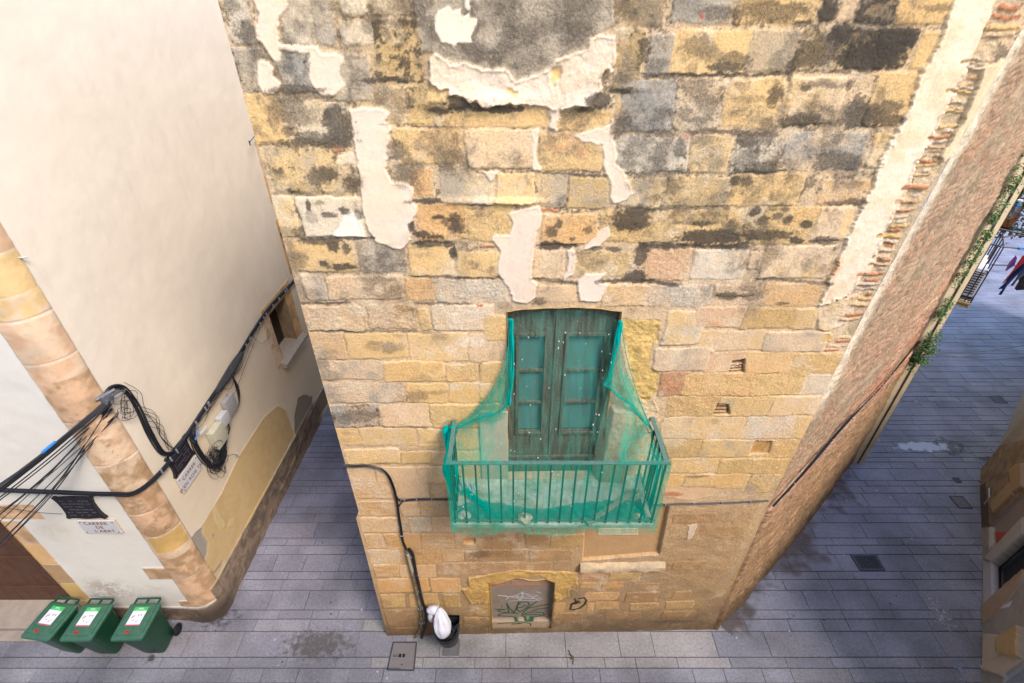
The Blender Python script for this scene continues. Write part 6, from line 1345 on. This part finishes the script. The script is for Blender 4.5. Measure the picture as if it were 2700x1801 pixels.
plant('climbing_plant', tuple(EP(7.2)), [EP(7.1, .0, .03), EP(7.6, 0, .05), EP(8.1, 0, .03)], 420, .06, .036, 'green creeper high on the wall corner, topmost in the picture', 9, .3, 'plants growing from the wall corner')
# white flowers and dark leftovers near the lowest plant
b = MB(); rr = random.Random(2)
for i in range(26): p = EP(3.2+rr.random()*.5, rr.gauss(0, .06), .16+rr.random()*.12); b.box(p, (.008, .008, .005), rz=rr.random())
o = b.build('flowers', M_white, bpy.data.objects['climbing_plant'])
# telephone wires out over the street
b = MB()
for (p, q) in (((2450, 870), (2760, 900)), ((2462, 842), (2760, 940)), ((2440, 880), (2600, 930))):
    A_ = Vector(tuple(EP(3.35, .0, .2))); B_ = Vector(tuple(hit(*q, (0, 0, 3.4), (0, 0, 1)))); b.tube(smooth_path([A_, (A_+B_)/2-Vector((0, 0, .12)), B_], 10), .006, 4)
tag(b.build('street_wires', M_cab, None), 'thin dark wires crossing above the right street from the lowest wall plant', 'wires')

# ============================================================ near balcony with air conditioner
e1 = q1 = np.array(e0+CD*.10+CN*.05)
BN = np.array([RD[1], -RD[0]])
fb_ = empty('iron_balcony', (8.45, 8.4, 4.2), 'small black iron balcony with plank edge on the far side of the flank corner', 'balcony')
C8 = lambda x, y: (2300+x/2.6125, 300+y/2.6125)
BZ0, BZ1 = 4.28, 5.42
def near(t, z): # along the near side of the balcony, 0 at the wall, 1 at the outer post
    a_ = hit(*C8(735, 880), (0, 0, BZ1), (0, 0, 1)); c_ = hit(*C8(905, 920), (0, 0, BZ1), (0, 0, 1)); p = a_*(1-t)+c_*t; return Vector((p[0], p[1], z))
OUT = near(1, 0); INN = near(0, 0); DV = Vector((RD[0], RD[1], 0)).normalized(); BL = 1.0
M_bi = mat('black_iron', (44, 40, 42), .5, ns=30, nstr=.2)
b = MB()
for z in (BZ1, BZ0+.60, BZ0+.04): b.tube([near(0, z), near(1, z), near(1, z)+DV*BL], .012, 6)
b.build('rails', M_bi, fb_)
b = MB(); b.tube([near(0, BZ0), near(0, BZ1)], .010, 6); b0 = b.build('bar', M_bi, fb_)
for k, t in enumerate((.22, .48, .74, 1.0)):
    o = b0.copy(); COL.objects.link(o); o.location = near(t, 0)-near(0, 0)
for k in range(1, 5):
    o = b0.copy(); COL.objects.link(o); o.location = near(1, 0)+DV*BL*k/4-near(0, 0)
b = MB(); f0, f1 = near(-.05, BZ0-.05), near(1.03, BZ0-.05); b.prism([f0, f1, f1+DV*(BL+.1), f0+DV*(BL+.1)], (0, 0, .05)); b.build('floor', mat('stained_floor', (200, 182, 164), .9, ns=8, nstr=.2), fb_)
b = MB(); 
for z in (BZ0-.045, BZ0-.10): 
    n_ = (f1-f0).normalized(); s_ = Vector((n_.y, -n_.x, 0))*.05; b.prism([f0+s_, f1+s_, f1, f0], (0, 0, .035)); b.v[-8:] = [(v[0], v[1], v[2]-(BZ0-.05)+z+.0) for v in b.v[-8:]]
b.build('plank_edge', mat('yellow_plank', (176, 150, 104), .85, ns=20, nstr=.2), fb_)
ac = empty('air_conditioner', tuple(near(.62, BZ0)+DV*.55), 'white air conditioner unit with dark grille standing on the iron balcony', 'air conditioner')
acz = math.atan2(RD[1], RD[0]); cc_ = near(.62, BZ0+.33)+DV*.55
b = MB(); b.box(cc_, (.40, .15, .29), rz=acz); b.build('casing', mat('white_casing', (224, 224, 232), .45), ac, bevel=.02, smooth=True)
b = MB(); nn_ = Vector((BN[0], BN[1], 0))
for i in range(13):
    b.box(cc_+nn_*.155+Vector((0, 0, -.24+i*.038)), (.34, .008, .009), rz=acz)
b.build('grille', mat('grey_grille', (120, 116, 116), .5), ac)
b = MB()
for i in range(9): b.box(cc_-DV*.405+Vector((0, 0, -.22+i*.05)), (.006, .12, .010), rz=acz)
b.build('end_grille', mat('dark_grille', (70, 68, 70), .5), ac)
b = MB(); b.box(cc_+Vector((0, 0, -.31)), (.42, .17, .015), rz=acz); b.build('base_tray', M_bi, ac)
# drying poles and laundry
def zp(x, y, z): return Vector(tuple(hit(x, y, (0, 0, z), (0, 0, 1))))
C3 = lambda x, y: (2540+x/4.9, 480+y/4.9)
pole = empty('drying_pole', tuple(OUT+Vector((0, 0, BZ1))), 'upper black drying pole reaching out from the iron balcony, blue clip on it', 'pole')
pa, pb_ = zp(*C3(480, 835), BZ1+.01), zp(*C3(900, 872), BZ1+.01)
b = MB(); b.tube([pa, pb_], .014, 6); b.build('tube', M_bi, pole); b = MB(); q = zp(*C3(735, 860), BZ1+.01); b.box(q, (.03, .02, .018)); b.build('clip', M_blue, pole)
pole2 = empty('drying_pole', tuple(OUT+Vector((0, 0, BZ0+.6))), 'lower black drying pole carrying the coloured laundry', 'pole')
pa2, pb2 = zp(*C3(370, 1070), BZ0+.61), zp(*C3(900, 1085), BZ0+.61); b = MB(); b.tube([pa2, pb2], .014, 6); b.build('tube', M_bi, pole2)
def cloth(name, pts, X, col, label, th=.02, seed=1):
    P_ = [Vector(tuple(atX(*C3(*p), X))) for p in pts]; b = MB(); n = len(P_); rr = random.Random(seed)
    f = [p+Vector((.02*math.sin(i*2.1), 0, 0)) for i, p in enumerate(P_)]; c_ = sum(P_, Vector())/n
    k = [p+Vector((th, th, 0)) for p in f]
    b.add(f+k+[c_-Vector((.03, .02, 0)), c_+Vector((th*2, th*2, 0))], [(i, (i+1) % n, 2*n) for i in range(n)]+[(n+(i+1) % n, n+i, 2*n+1) for i in range(n)]+[(i, n+i, n+(i+1) % n, (i+1) % n) for i in range(n)])
    tag(b.build(name, mat('cloth_'+name, col, .9, ns=9, nstr=.2, bump=.5, bscale=12), None), label, 'laundry', 'laundry on the drying poles')
cloth('hanging_trousers', [(450,1385),(520,1310),(640,1160),(720,1070),(800,1030),(800,1120),(700,1200),(560,1335),(505,1460),(450,1455),(500,1380)], 9.05, (30, 70, 140), 'blue trousers hanging upside down from the lower drying pole')
cloth('hanging_blouse', [(540,1140),(575,1045),(690,948),(695,985),(650,1070),(570,1150)], 8.98, (150, 90, 190), 'purple patterned blouse, leftmost of the laundry')
cloth('hanging_shirt', [(500,1310),(620,1150),(775,955),(810,950),(810,1010),(660,1160),(530,1300)], 9.0, (214, 70, 66), 'red shirt hanging behind the blue trousers')
cloth('hanging_jumper', [(610,1335),(650,1270),(760,1130),(810,1110),(810,1170),(700,1280),(640,1345)], 9.12, (126, 120, 144), 'grey jumper hanging right of the blue trousers')
cloth('hanging_jacket', [(660,1375),(700,1290),(740,1220),(810,1190),(810,1390),(700,1400)], 9.18, (62, 62, 74), 'dark grey jacket, lowest of the laundry')
# scroll bracket
def C3p(x, y, Y=9.0): return Vector(tuple(atY(*C3(x, y), Y)))
br_ = empty('scroll_bracket', tuple(C3p(320, 690)), 'black wrought iron scroll bracket projecting over the street above the balcony', 'bracket')
b = MB(); b.tube([C3p(430, 597), C3p(600, 635), C3p(900, 700)], .018, 6); b.tube(smooth_path([C3p(310, 695), C3p(400, 712), C3p(520, 712), C3p(640, 690), C3p(760, 690), C3p(860, 700)], 5), .016, 6); b.tube([C3p(430, 597), C3p(310, 670)], .016, 6); b.build('frame', M_bi, br_)
for (x, y, r_) in ((420, 655, 34), (330, 690, 22), (520, 645, 32), (610, 665, 24), (690, 672, 16), (735, 705, 20), (470, 690, 20)):
    b = MB(); b.tube([C3p(x+r_*(1-t*.8)*math.cos(t*9+x), y+r_*.85*(1-t*.8)*math.sin(t*9+x)) for t in np.linspace(0, 1, 18)], .012, 5); b.build('scroll', M_bi, br_)
# ledge block and far balcony with rolled blinds
bb = MB(); L_ = [C3p(310, 640, 9.6), C3p(375, 520, 9.6), C3p(460, 515, 9.6), C3p(420, 600, 9.6), C3p(350, 680, 9.6)]
bb.prism(L_, (0.02, .5, 0)); tag(bb.build('wall_ledge', M_cream, None), 'pale stone ledge on the cream wall just above the scroll bracket', 'ledge')
FYb = 10.4
fb2 = empty('far_balcony', tuple(C3p(600, 480, FYb)), 'farther balcony with plank floor, black rail and oddments at the right edge', 'balcony')
def C3q(x, y, d=0): return Vector(tuple(atY(*C3(x, y), FYb+d)))
b = MB(); b.prism([C3q(440, 440), C3q(610, 480), C3q(690, 440), C3q(800, 330), C3q(800, 250), C3q(560, 380)], (0, .05, -.04)); b.build('floor', mat('weathered_planks', (150, 124, 92), .9, ns=12, nstr=.25), fb2)
b = MB(); b.tube([C3q(690, 430), C3q(800, 270)], .03, 6); b.tube([C3q(570, 430, -.1), C3q(720, 230, -.1)], .012, 6); b.tube([C3q(500, 400, -.1), C3q(690, 430, -.1)], .012, 6)
for i in range(5): b.tube([C3q(590+i*30, 460-i*36), C3q(640+i*34, 380-i*36)], .009, 5)
b.build('rail', M_bi, fb2)
rr = random.Random(6)
for (x, y, c_) in ((620, 370, 0), (660, 400, 0), (650, 340, 0), (600, 400, 0), (680, 350, 0)): b = MB(); b.box(C3q(x, y, -.1), (.07, .05, .05), rz=rr.random()); b.build('box', bpy.data.materials.get('grey_oddments') or mat('grey_oddments', (128, 118, 124), .8, ns=10, nstr=.3), fb2, bevel=.01)
b = MB(); b.box(C3q(705, 290, -.12), (.05, .04, .03)); b.build('blue_tub', M_blue, fb2, bevel=.01); b = MB(); b.box(C3q(735, 240, -.12), (.05, .04, .02), rz=.5); b.build('white_tub', M_white, fb2, bevel=.01)
for i, (p, q, r_, c_, lb_) in enumerate((((465, 425), (600, 250), .10, (44, 72, 58), 'dark green rolled blind leaning on the far balcony'), ((530, 330), (612, 180), .075, (166, 196, 178), 'pale green rolled blind behind the dark green one'))):
    rt = empty('rolled_blind', tuple(C3q(*p, -.15)), lb_, 'blind')
    b = MB(); b.tube([C3q(*p, -.15), C3q(*q, -.15)], r_, 14); b.build('roll', mat('blind_%d' % i, c_, .6, ns=30, nstr=.2), rt, smooth=True)
    b = MB(); A_, B_ = C3q(*p, -.15), C3q(*q, -.15); d_ = (B_-A_).normalized()
    for t in (.25, .75): b.tube([A_+(B_-A_)*t-d_*.015, A_+(B_-A_)*t+d_*.015], r_*1.04, 14)
    b.build('straps', M_cab, rt)
# a tree behind the far balcony
tr = empty('potted_bush', tuple(C3p(770, 90, 10.7)), 'dark green leafy bush above the far balcony in the top right corner', 'plant')
tc_ = C3p(770, 90, 10.7); b = MB(); b.tube([(tc_.x+.4, tc_.y+.35, tc_.z-.75), (tc_.x+.25, tc_.y+.2, tc_.z-.4), tc_], .03, 8)
for i in range(5): b.tube([(tc_.x+.25, tc_.y+.2, tc_.z-.5), (tc_.x+rs.uniform(-.6, .8), tc_.y+rs.uniform(-.5, .5), tc_.z+rs.uniform(-.2, .4))], .025, 5)
b.build('stem', M_brown, tr)
b = MB(); b.lathe((tc_.x+.4, tc_.y+.35, tc_.z-.95), [(0, 0), (.14, 0), (.19, .3), (.17, .3), (.0, .26)], 16); b.build('pot', mat('clay_pot', (176, 104, 74), .8), tr)
b = MB(); b.box((tc_.x+.4, tc_.y+.35, tc_.z-.98), (.24, .2, .02)); b.tube([(tc_.x+.4, tc_.y+.35, tc_.z-.99), (tc_.x-.35, tc_.y+.75, tc_.z-.99)], .025, 6); b.tube([(tc_.x+.4, tc_.y+.35, tc_.z-1.0), (tc_.x-.3, tc_.y+.72, tc_.z-1.5)], .02, 6); b.build('wall_bracket', M_bi, tr)
b = MB(); rr = random.Random(12); cl = [Vector((tc_.x+.35+rr.gauss(0, .38), tc_.y+rr.gauss(0, .4), tc_.z+rr.gauss(0, .32))) for _ in range(30)]
for i in range(3200):
    c_ = cl[rr.randrange(30)]+Vector((rr.gauss(0, .13), rr.gauss(0, .13), rr.gauss(0, .13))); nrm = Vector((rr.gauss(0, 1), rr.gauss(0, 1)-.3, 1)).normalized(); a = nrm.orthogonal().normalized(); a.rotate(Matrix.Rotation(rr.uniform(0, 6.28), 3, nrm)); c2 = nrm.cross(a); s = .075*rr.uniform(.6, 1.2)
    b.add([c_-a*s*.5, c_+c2*s*.3, c_+a*s*.5, c_-c2*s*.3], [(0, 1, 2, 3)])
b.build('foliage', mat('dark_leaf', (48, 84, 44), .6, ns=6, nstr=.3), tr)
# ============================================================ green debris net over the balcony
def net_mat(name, fac, col=(0, 158, 142)):
    m = bpy.data.materials.new(name); m.use_nodes = True; nt = m.node_tree; L = nt.links.new
    out = nt.nodes['Material Output']; nt.nodes.remove(nt.nodes['Principled BSDF'])
    d = N(nt, 'ShaderNodeBsdfDiffuse'); t = N(nt, 'ShaderNodeBsdfTranslucent'); tr = N(nt, 'ShaderNodeBsdfTransparent')
    d.inputs[0].default_value = A4(col); t.inputs[0].default_value = A4(col); tr.inputs[0].default_value = (1, 1, 1, 1)
    m1 = N(nt, 'ShaderNodeMixShader'); m1.inputs[0].default_value = .35; L(d.outputs[0], m1.inputs[1]); L(t.outputs[0], m1.inputs[2])
    uv = N(nt, 'ShaderNodeTexCoord'); n = N(nt, 'ShaderNodeTexNoise'); n.inputs['Scale'].default_value = 5; n.inputs['Detail'].default_value = 4
    mp = N(nt, 'ShaderNodeMapping'); mp.inputs['Scale'].default_value = (3.5, 1, .5); L(uv.outputs['Object'], mp.inputs[0]); L(mp.outputs[0], n.inputs['Vector'])
    wv = N(nt, 'ShaderNodeTexWave'); wv.bands_direction = 'X'; wv.inputs['Scale'].default_value = 42; L(uv.outputs['Object'], wv.inputs['Vector'])
    wz = N(nt, 'ShaderNodeTexWave'); wz.bands_direction = 'Z'; wz.inputs['Scale'].default_value = 42; L(uv.outputs['Object'], wz.inputs['Vector'])
    r = N(nt, 'ShaderNodeMapRange'); r.inputs[1].default_value = .35; r.inputs[2].default_value = .7; r.inputs[3].default_value = max(0, fac-.10); r.inputs[4].default_value = min(1, fac+.22); L(n.outputs['Fac'], r.inputs[0])
    a1 = N(nt, 'ShaderNodeMath', operation='MAXIMUM'); L(wv.outputs['Fac'], a1.inputs[0]); L(wz.outputs['Fac'], a1.inputs[1])
    a2 = N(nt, 'ShaderNodeMath', operation='MULTIPLY_ADD'); L(a1.outputs[0], a2.inputs[0]); a2.inputs[1].default_value = .16; L(r.outputs[0], a2.inputs[2])
    a3 = N(nt, 'ShaderNodeMath', operation='SUBTRACT', use_clamp=True); L(a2.outputs[0], a3.inputs[0]); a3.inputs[1].default_value = .11
    m2 = N(nt, 'ShaderNodeMixShader'); L(a3.outputs[0], m2.inputs[0]); L(tr.outputs[0], m2.inputs[1]); L(m1.outputs[0], m2.inputs[2]); L(m2.outputs[0], out.inputs['Surface'])
    return m
M_net = net_mat('green_net_sheer', .05, (90, 190, 165)); M_net2 = net_mat('green_net_side', .33, (0, 206, 172)); M_net3 = net_mat('green_net_bunched', .95, (0, 216, 200))
net = empty('debris_net', (.5, RY, 5.1), 'torn green debris net hung from the balcony door lintel and wrapped round the railing', 'net')
def grid(name, fn, nu, nv, m, parent=None):
    b = MB()
    for j in range(nv+1):
        for i in range(nu+1): b.v.append(tuple(map(float, fn(i/nu, j/nv))))
    for j in range(nv):
        for i in range(nu): k = j*(nu+1)+i; b.f.append((k, k+1, k+nu+2, k+nu+1))
    return b.build(name, m, parent or net, smooth=True)
def crv(L):
    P_ = [np.array(front(x, y, d)) for (x, y, d) in L]; return P_
Lk = crv([(1343, 842, .0), (1342, 900, .03), (1328, 958, .05), (1296, 1028, .06), (1245, 1088, .07), (1192, 1128, .09)])
Rk = crv([(1638, 848, .0), (1637, 900, .03), (1652, 978, .05), (1688, 1058, .06), (1722, 1138, .09)])
CL = np.array([RX0-.015, RY-.005, RZ1+.015]); CRr = np.array([RX1+.015, RY-.005, RZ1+.015])
def samp(P_, t):
    k = t*(len(P_)-1); i = min(int(k), len(P_)-2); f = k-i; return P_[i]*(1-f)+P_[i+1]*f
Lp = Lk+[CL]; Rp = Rk+[CRr]
def sheet(s, t):
    tt = t; l = samp(Lp, tt); r = samp(Rp, tt); p = l*(1-s)+r*s
    top = np.array([.5, fy(.5)-.0, 6.60]); bot = np.array([.5, RY-.01, RZ1+.015])
    f = (1-abs(2*s-1)**2.2); yc = top[1]+(bot[1]-top[1])*tt**1.15; zc = top[2]+(bot[2]-top[2])*tt
    q = p.copy(); q[1] = p[1]*(1-f)+yc*f; q[2] = p[2]*(1-f)+zc*f
    q[1] += .012*math.sin(s*40+t*5)*math.sin(math.pi*t)*(1-.4*f); q[0] += .006*math.sin(s*23+t*9)*math.sin(math.pi*t)
    return q
grid('front_sheet', sheet, 60, 50, M_net)
M_net4 = net_mat('green_net_veil', .20, (20, 200, 165))
grid('side_veil', lambda s, t: sheet(s*.25*(.35+.65*t), .42+.58*t)+np.array([0, -.007, .0]), 14, 24, M_net4)
grid('side_veil', lambda s, t: sheet(1-s*.25*(.35+.65*t), .42+.58*t)+np.array([0, -.007, .0]), 14, 24, M_net4)
def skirt(s, t):
    x = (RX0-.02)*(1-s)+(RX1+.02)*s; hem = RZ0-.045-.07*abs(math.sin(s*8.5+.5))-.02*math.sin(s*4)
    z = (RZ1+.02)*(1-t)+hem*t; y = RY-.012-.035*t**3-.012*math.sin(s*31+t*3)*t-.02*t*math.sin(s*9.5+.4)**2
    return (x, y, z)
grid('railing_skirt', skirt, 70, 22, M_net2)
def side_sk(X, sg_):
    def f(s, t):
        y = (RY-.012)*(1-s)+4.28*s; z = (RZ1+.02)*(1-t)+(RZ0-.03-.02*math.sin(s*9))*t
        return (X+sg_*(.012+.018*math.sin(s*19+t*4)*t), y, z)
    return f
grid('side_skirt', side_sk(RX0, -1), 20, 16, M_net2); grid('side_skirt', side_sk(RX1, 1), 20, 16, M_net2)
def tri(K_, Wp, C_, sg_):
    K_, Wp, C_ = map(np.array, (K_, Wp, C_))
    def f(s, t):
        e = Wp*(1-s)+C_*s; p = K_*(1-t)+e*t; p = p.copy(); p[0] += sg_*.02*math.sin(s*15+t*3)*math.sin(math.pi*t); return p
    return f
grid('side_wing', tri(Lk[-1], (RX0, 4.28, RZ1), CL, -1), 16, 14, M_net2); grid('side_wing', tri(Rk[-1], (RX1, 4.32, RZ1), CRr, 1), 16, 14, M_net2)
# wings between wall and sheet below the hems: inner second layer
def wing(P_, inner, sg_):
    def f(s, t):
        o_ = samp(P_, t); i_ = samp(inner, t); p = o_*(1-s)+i_*s; p = p.copy(); p[1] -= .02*math.sin(s*12+t*4); return p
    return f
il = crv([(1346, 842, .03), (1348, 900, .04), (1345, 980, .05), (1340, 1040, .06), (1336, 1075, .07), (1330, 1105, .08)])
ir = crv([(1634, 846, .03), (1625, 900, .04), (1608, 960, .05), (1596, 1010, .06), (1640, 1060, .08)])
grid('inner_wing', wing(Lk, il, -1), 14, 20, M_net2); grid('inner_wing', wing(Rk, ir, 1), 14, 20, M_net2)
def fold(name, L, w0, seed, m=M_net3, n=5):
    b = MB(); rr = random.Random(seed); P_ = smooth_path(crv(L), 7); mm = len(P_)
    for k in range(n):
        ox, oy = rr.uniform(-1, 1), rr.uniform(-.6, .6); ph = rr.uniform(0, 6)
        b.tube([p+Vector((ox*w0*(.7+.4*math.sin(i*.4+ph)), oy*w0*.6, 0)) for i, p in enumerate(P_)], [w0*.42*(1+.4*math.sin(i*.7+ph)) for i in range(mm)], 6)
    return b.build(name, m, net, smooth=True)
fold('left_door_fold', [(1347, 842, .02), (1350, 900, .04), (1350, 970, .05), (1346, 1030, .06), (1340, 1068, .06)], .026, 1)
fold('right_door_fold', [(1634, 848, .02), (1628, 900, .04), (1615, 960, .05), (1600, 1012, .05)], .026, 2)
fold('left_hem', [T(7, 1935, 760)+(.06,), T(7, 1880, 815)+(.07,), T(7, 1740, 862)+(.08,), T(7, 1600, 915)+(.08,), T(7, 1500, 965)+(.09,), T(7, 1450, 1010)+(.1,)], .015, 3, n=5)
fold('right_hem', [(1594, 1012, .05), (1610, 1025, .06), (1628, 1042, .07), (1662, 1064, .08), (1684, 1095, .09), (1718, 1130, .1)], .014, 4, n=5)
fold('left_bundle', [T(7, 1420, 965)+(.08,), T(7, 1415, 1050)+(.12,), T(7, 1415, 1200)+(.2,), T(7, 1420, 1350)+(.3,), T(7, 1450, 1560)+(.4,)], .06, 5, n=9)
fold('left_knot', [T(7, 1395, 985)+(.09,), T(7, 1440, 960)+(.13,), T(7, 1465, 1010)+(.1,), T(7, 1400, 1015)+(.1,)], .02, 6, n=4)
fold('right_bundle', [(1722, 1136, .09), (1722, 1180, .2), (1735, 1240, .4), (1712, 1330, .5)], .014, 7, n=5)
def ribb(name, pts, w0, m, seed):       # loose stretched strands in the right wing
    b = MB(); rr = random.Random(seed)
    for q in pts: b.tube(smooth_path([Vector(tuple(map(float, p))) for p in q], 5), w0*rr.uniform(.6, 1.3), 4)
    return b.build(name, m, net)
K_ = Rk[-1]
ribb('pulled_strands', [[K_, (RX1-.02, 4.1-.07*i, RZ1-.05), (RX1+.01, 4.15-.1*i, RZ0+.1)] for i in range(5)]+[[K_, (1.35, 4.2, 4.9), (1.28, 4.1, 4.35)]], .008, M_net3, 3)
fd = Vector(tuple(Rk[1]))
ribb('top_strands', [[Rk[0], samp(Rp, .3)+np.array([.03, -.02, 0]), samp(Rp, .6)+np.array([.0, -.04, 0]), K_], [Rk[0], samp(Rp, .35)+np.array([-.06, -.05, 0]), samp(Rp, .62)+np.array([-.08, -.06, 0]), K_]], .006, M_net3, 4)
ribb('left_strands', [[Lk[0], samp(Lp, .35)+np.array([.03, -.03, 0]), samp(Lp, .6)+np.array([.05, -.04, 0]), Lk[-1]]], .006, M_net3, 4)
# bunched net lying along the floor edge
def fl(s, t):
    x = RX0+.04+(RX1-RX0-.08)*s; wd = .19+.05*math.sin(s*11)+.12*max(0, s-.72)*4*(1)
    return (x, RY+.035+wd*t, RZ0+.012+.035*abs(math.sin(s*37+t*3))*(.3+t)+.02*math.sin(s*71+t*9)+.02)
grid('floor_bunch', fl, 120, 8, net_mat('green_net_floor', .6, (0, 180, 164)))
fold('corner_bunch', [T(9, 1150, 190)+(.45,), T(9, 1300, 230)+(.5,), T(9, 1410, 290)+(.55,)], .03, 9, n=4) if False else None
b = MB(); rr = random.Random(8)
for i in range(7):
    p = Vector(tuple(hit(*T(9, 1180+i*36, 175+i*24), (0, 0, RZ0+.04), (0, 0, 1)))); q = Vector(tuple(hit(*T(9, 1260+i*28, 200+i*26), (0, 0, RZ0+.04), (0, 0, 1)))); b.tube(smooth_path([p, (p+q)/2+Vector((0, .05, .03)), q], 5), .022, 6)
b.build('loose_scrap', M_net3, net, smooth=True)
# dust and droppings caught in the net
b = MB(); rr = random.Random(4)
for i in range(80):
    s, t = rr.random(), rr.random()**.8
    p = sheet(s, t) if rr.random() < .75 else skirt(s, t*.6); sz_ = rr.uniform(.002, .0055); b.box((p[0], p[1]-.006, p[2]), (sz_*1.2, sz_*.4, sz_*rr.uniform(.8, 2)), rz=rr.random()*3)
o = b.build('caught_debris', mat('pale_debris', (226, 220, 214), .9), net); o['kind'] = 'stuff'

# ------------------------------------------------------------ rubble and boards on the balcony floor
def FLp(t, x, y, z=RZ0): return Vector(tuple(hit(*T(t, x, y), (0, 0, z), (0, 0, 1))))
def rock(p, r, col, label, seed):
    import bmesh
    bm = bmesh.new(); bmesh.ops.create_icosphere(bm, subdivisions=2, radius=1); rr = random.Random(seed)
    for v in bm.verts:
        f = 1+rr.uniform(-.16, .12); v.co = Vector((v.co.x*r[0]*f, v.co.y*r[1]*f, max(v.co.z, -.55)*r[2]*f))
    b = MB(); b.v = [(v.co.x+p.x, v.co.y+p.y, v.co.z+p.z+r[2]*.55) for v in bm.verts]; b.f = [tuple(v.index for v in f.verts) for f in bm.faces]; bm.free()
    tag(b.build('rubble_stone', mat('rubble_%d' % seed, col, .95, ns=12, nstr=.15, bump=.6), None), label, 'stone', 'stones fallen on the balcony floor')
rock(FLp(9, 1200, 400), (.10, .07, .05), (218, 210, 196), 'pale jagged stone at the left end of the balcony floor', 31)
rock(FLp(9, 1755, 430), (.10, .07, .07), (226, 206, 178), 'rounded beige stone behind the balcony bars, left of the plank', 32)
rock(FLp(10, 870, 410), (.065, .055, .05), (224, 206, 160), 'small yellowish stone at the right end of the balcony floor', 33)
b = MB(); p, q = FLp(10, 410, 455, RZ0+.03), FLp(10, 865, 150, RZ0+.10); bar(b, p, q, .032, .016)
tag(b.build('plank', M_wood, None, bevel=.003), 'grey weathered plank lying slantwise across the balcony floor', 'plank')
b = MB(); p = FLp(10, 985, 440, RZ0+.02); q = Vector(tuple(hit(*T(10, 868, 5), (0, 4.12, 0), (0, 1, 0)))); bar(b, p, q, .03, .012)
tag(b.build('wooden_board', mat('pale_board', (196, 186, 172), .85, ns=14, nstr=.25), None, bevel=.003), 'pale board leaning in the right corner of the balcony', 'board')
b = MB(); b.prism([FLp(10, 275, 110, RZ0+.006), FLp(10, 830, 130, RZ0+.03), FLp(10, 600, 330, RZ0+.03), FLp(10, 310, 470, RZ0+.006)], (0, 0, .006))
tag(b.build('cardboard_sheet', mat('pale_sheet', (206, 202, 190), .9, ns=6, nstr=.15, var=(176, 176, 160)), None), 'pale flat sheet lying under the slanting plank on the balcony', 'sheet')
b = MB(); p = FLp(9, 1215, 130, RZ0)
for i in range(9): a = i*.7; b.tube([(p.x-.13+i*.03, p.y+.04*math.sin(i*2), RZ0+.01), (p.x-.11+i*.03, p.y+.02+.03*math.cos(i*3), RZ0+.05), (p.x-.09+i*.03, p.y-.04, RZ0+.01)], .014, 6)
tag(b.build('crumpled_plastic', mat('clear_plastic', (206, 222, 222), .3, ns=20, nstr=.1), None, smooth=True), 'crumpled pale plastic wrap at the back left of the balcony floor', 'plastic')
# pale slab just showing under the net
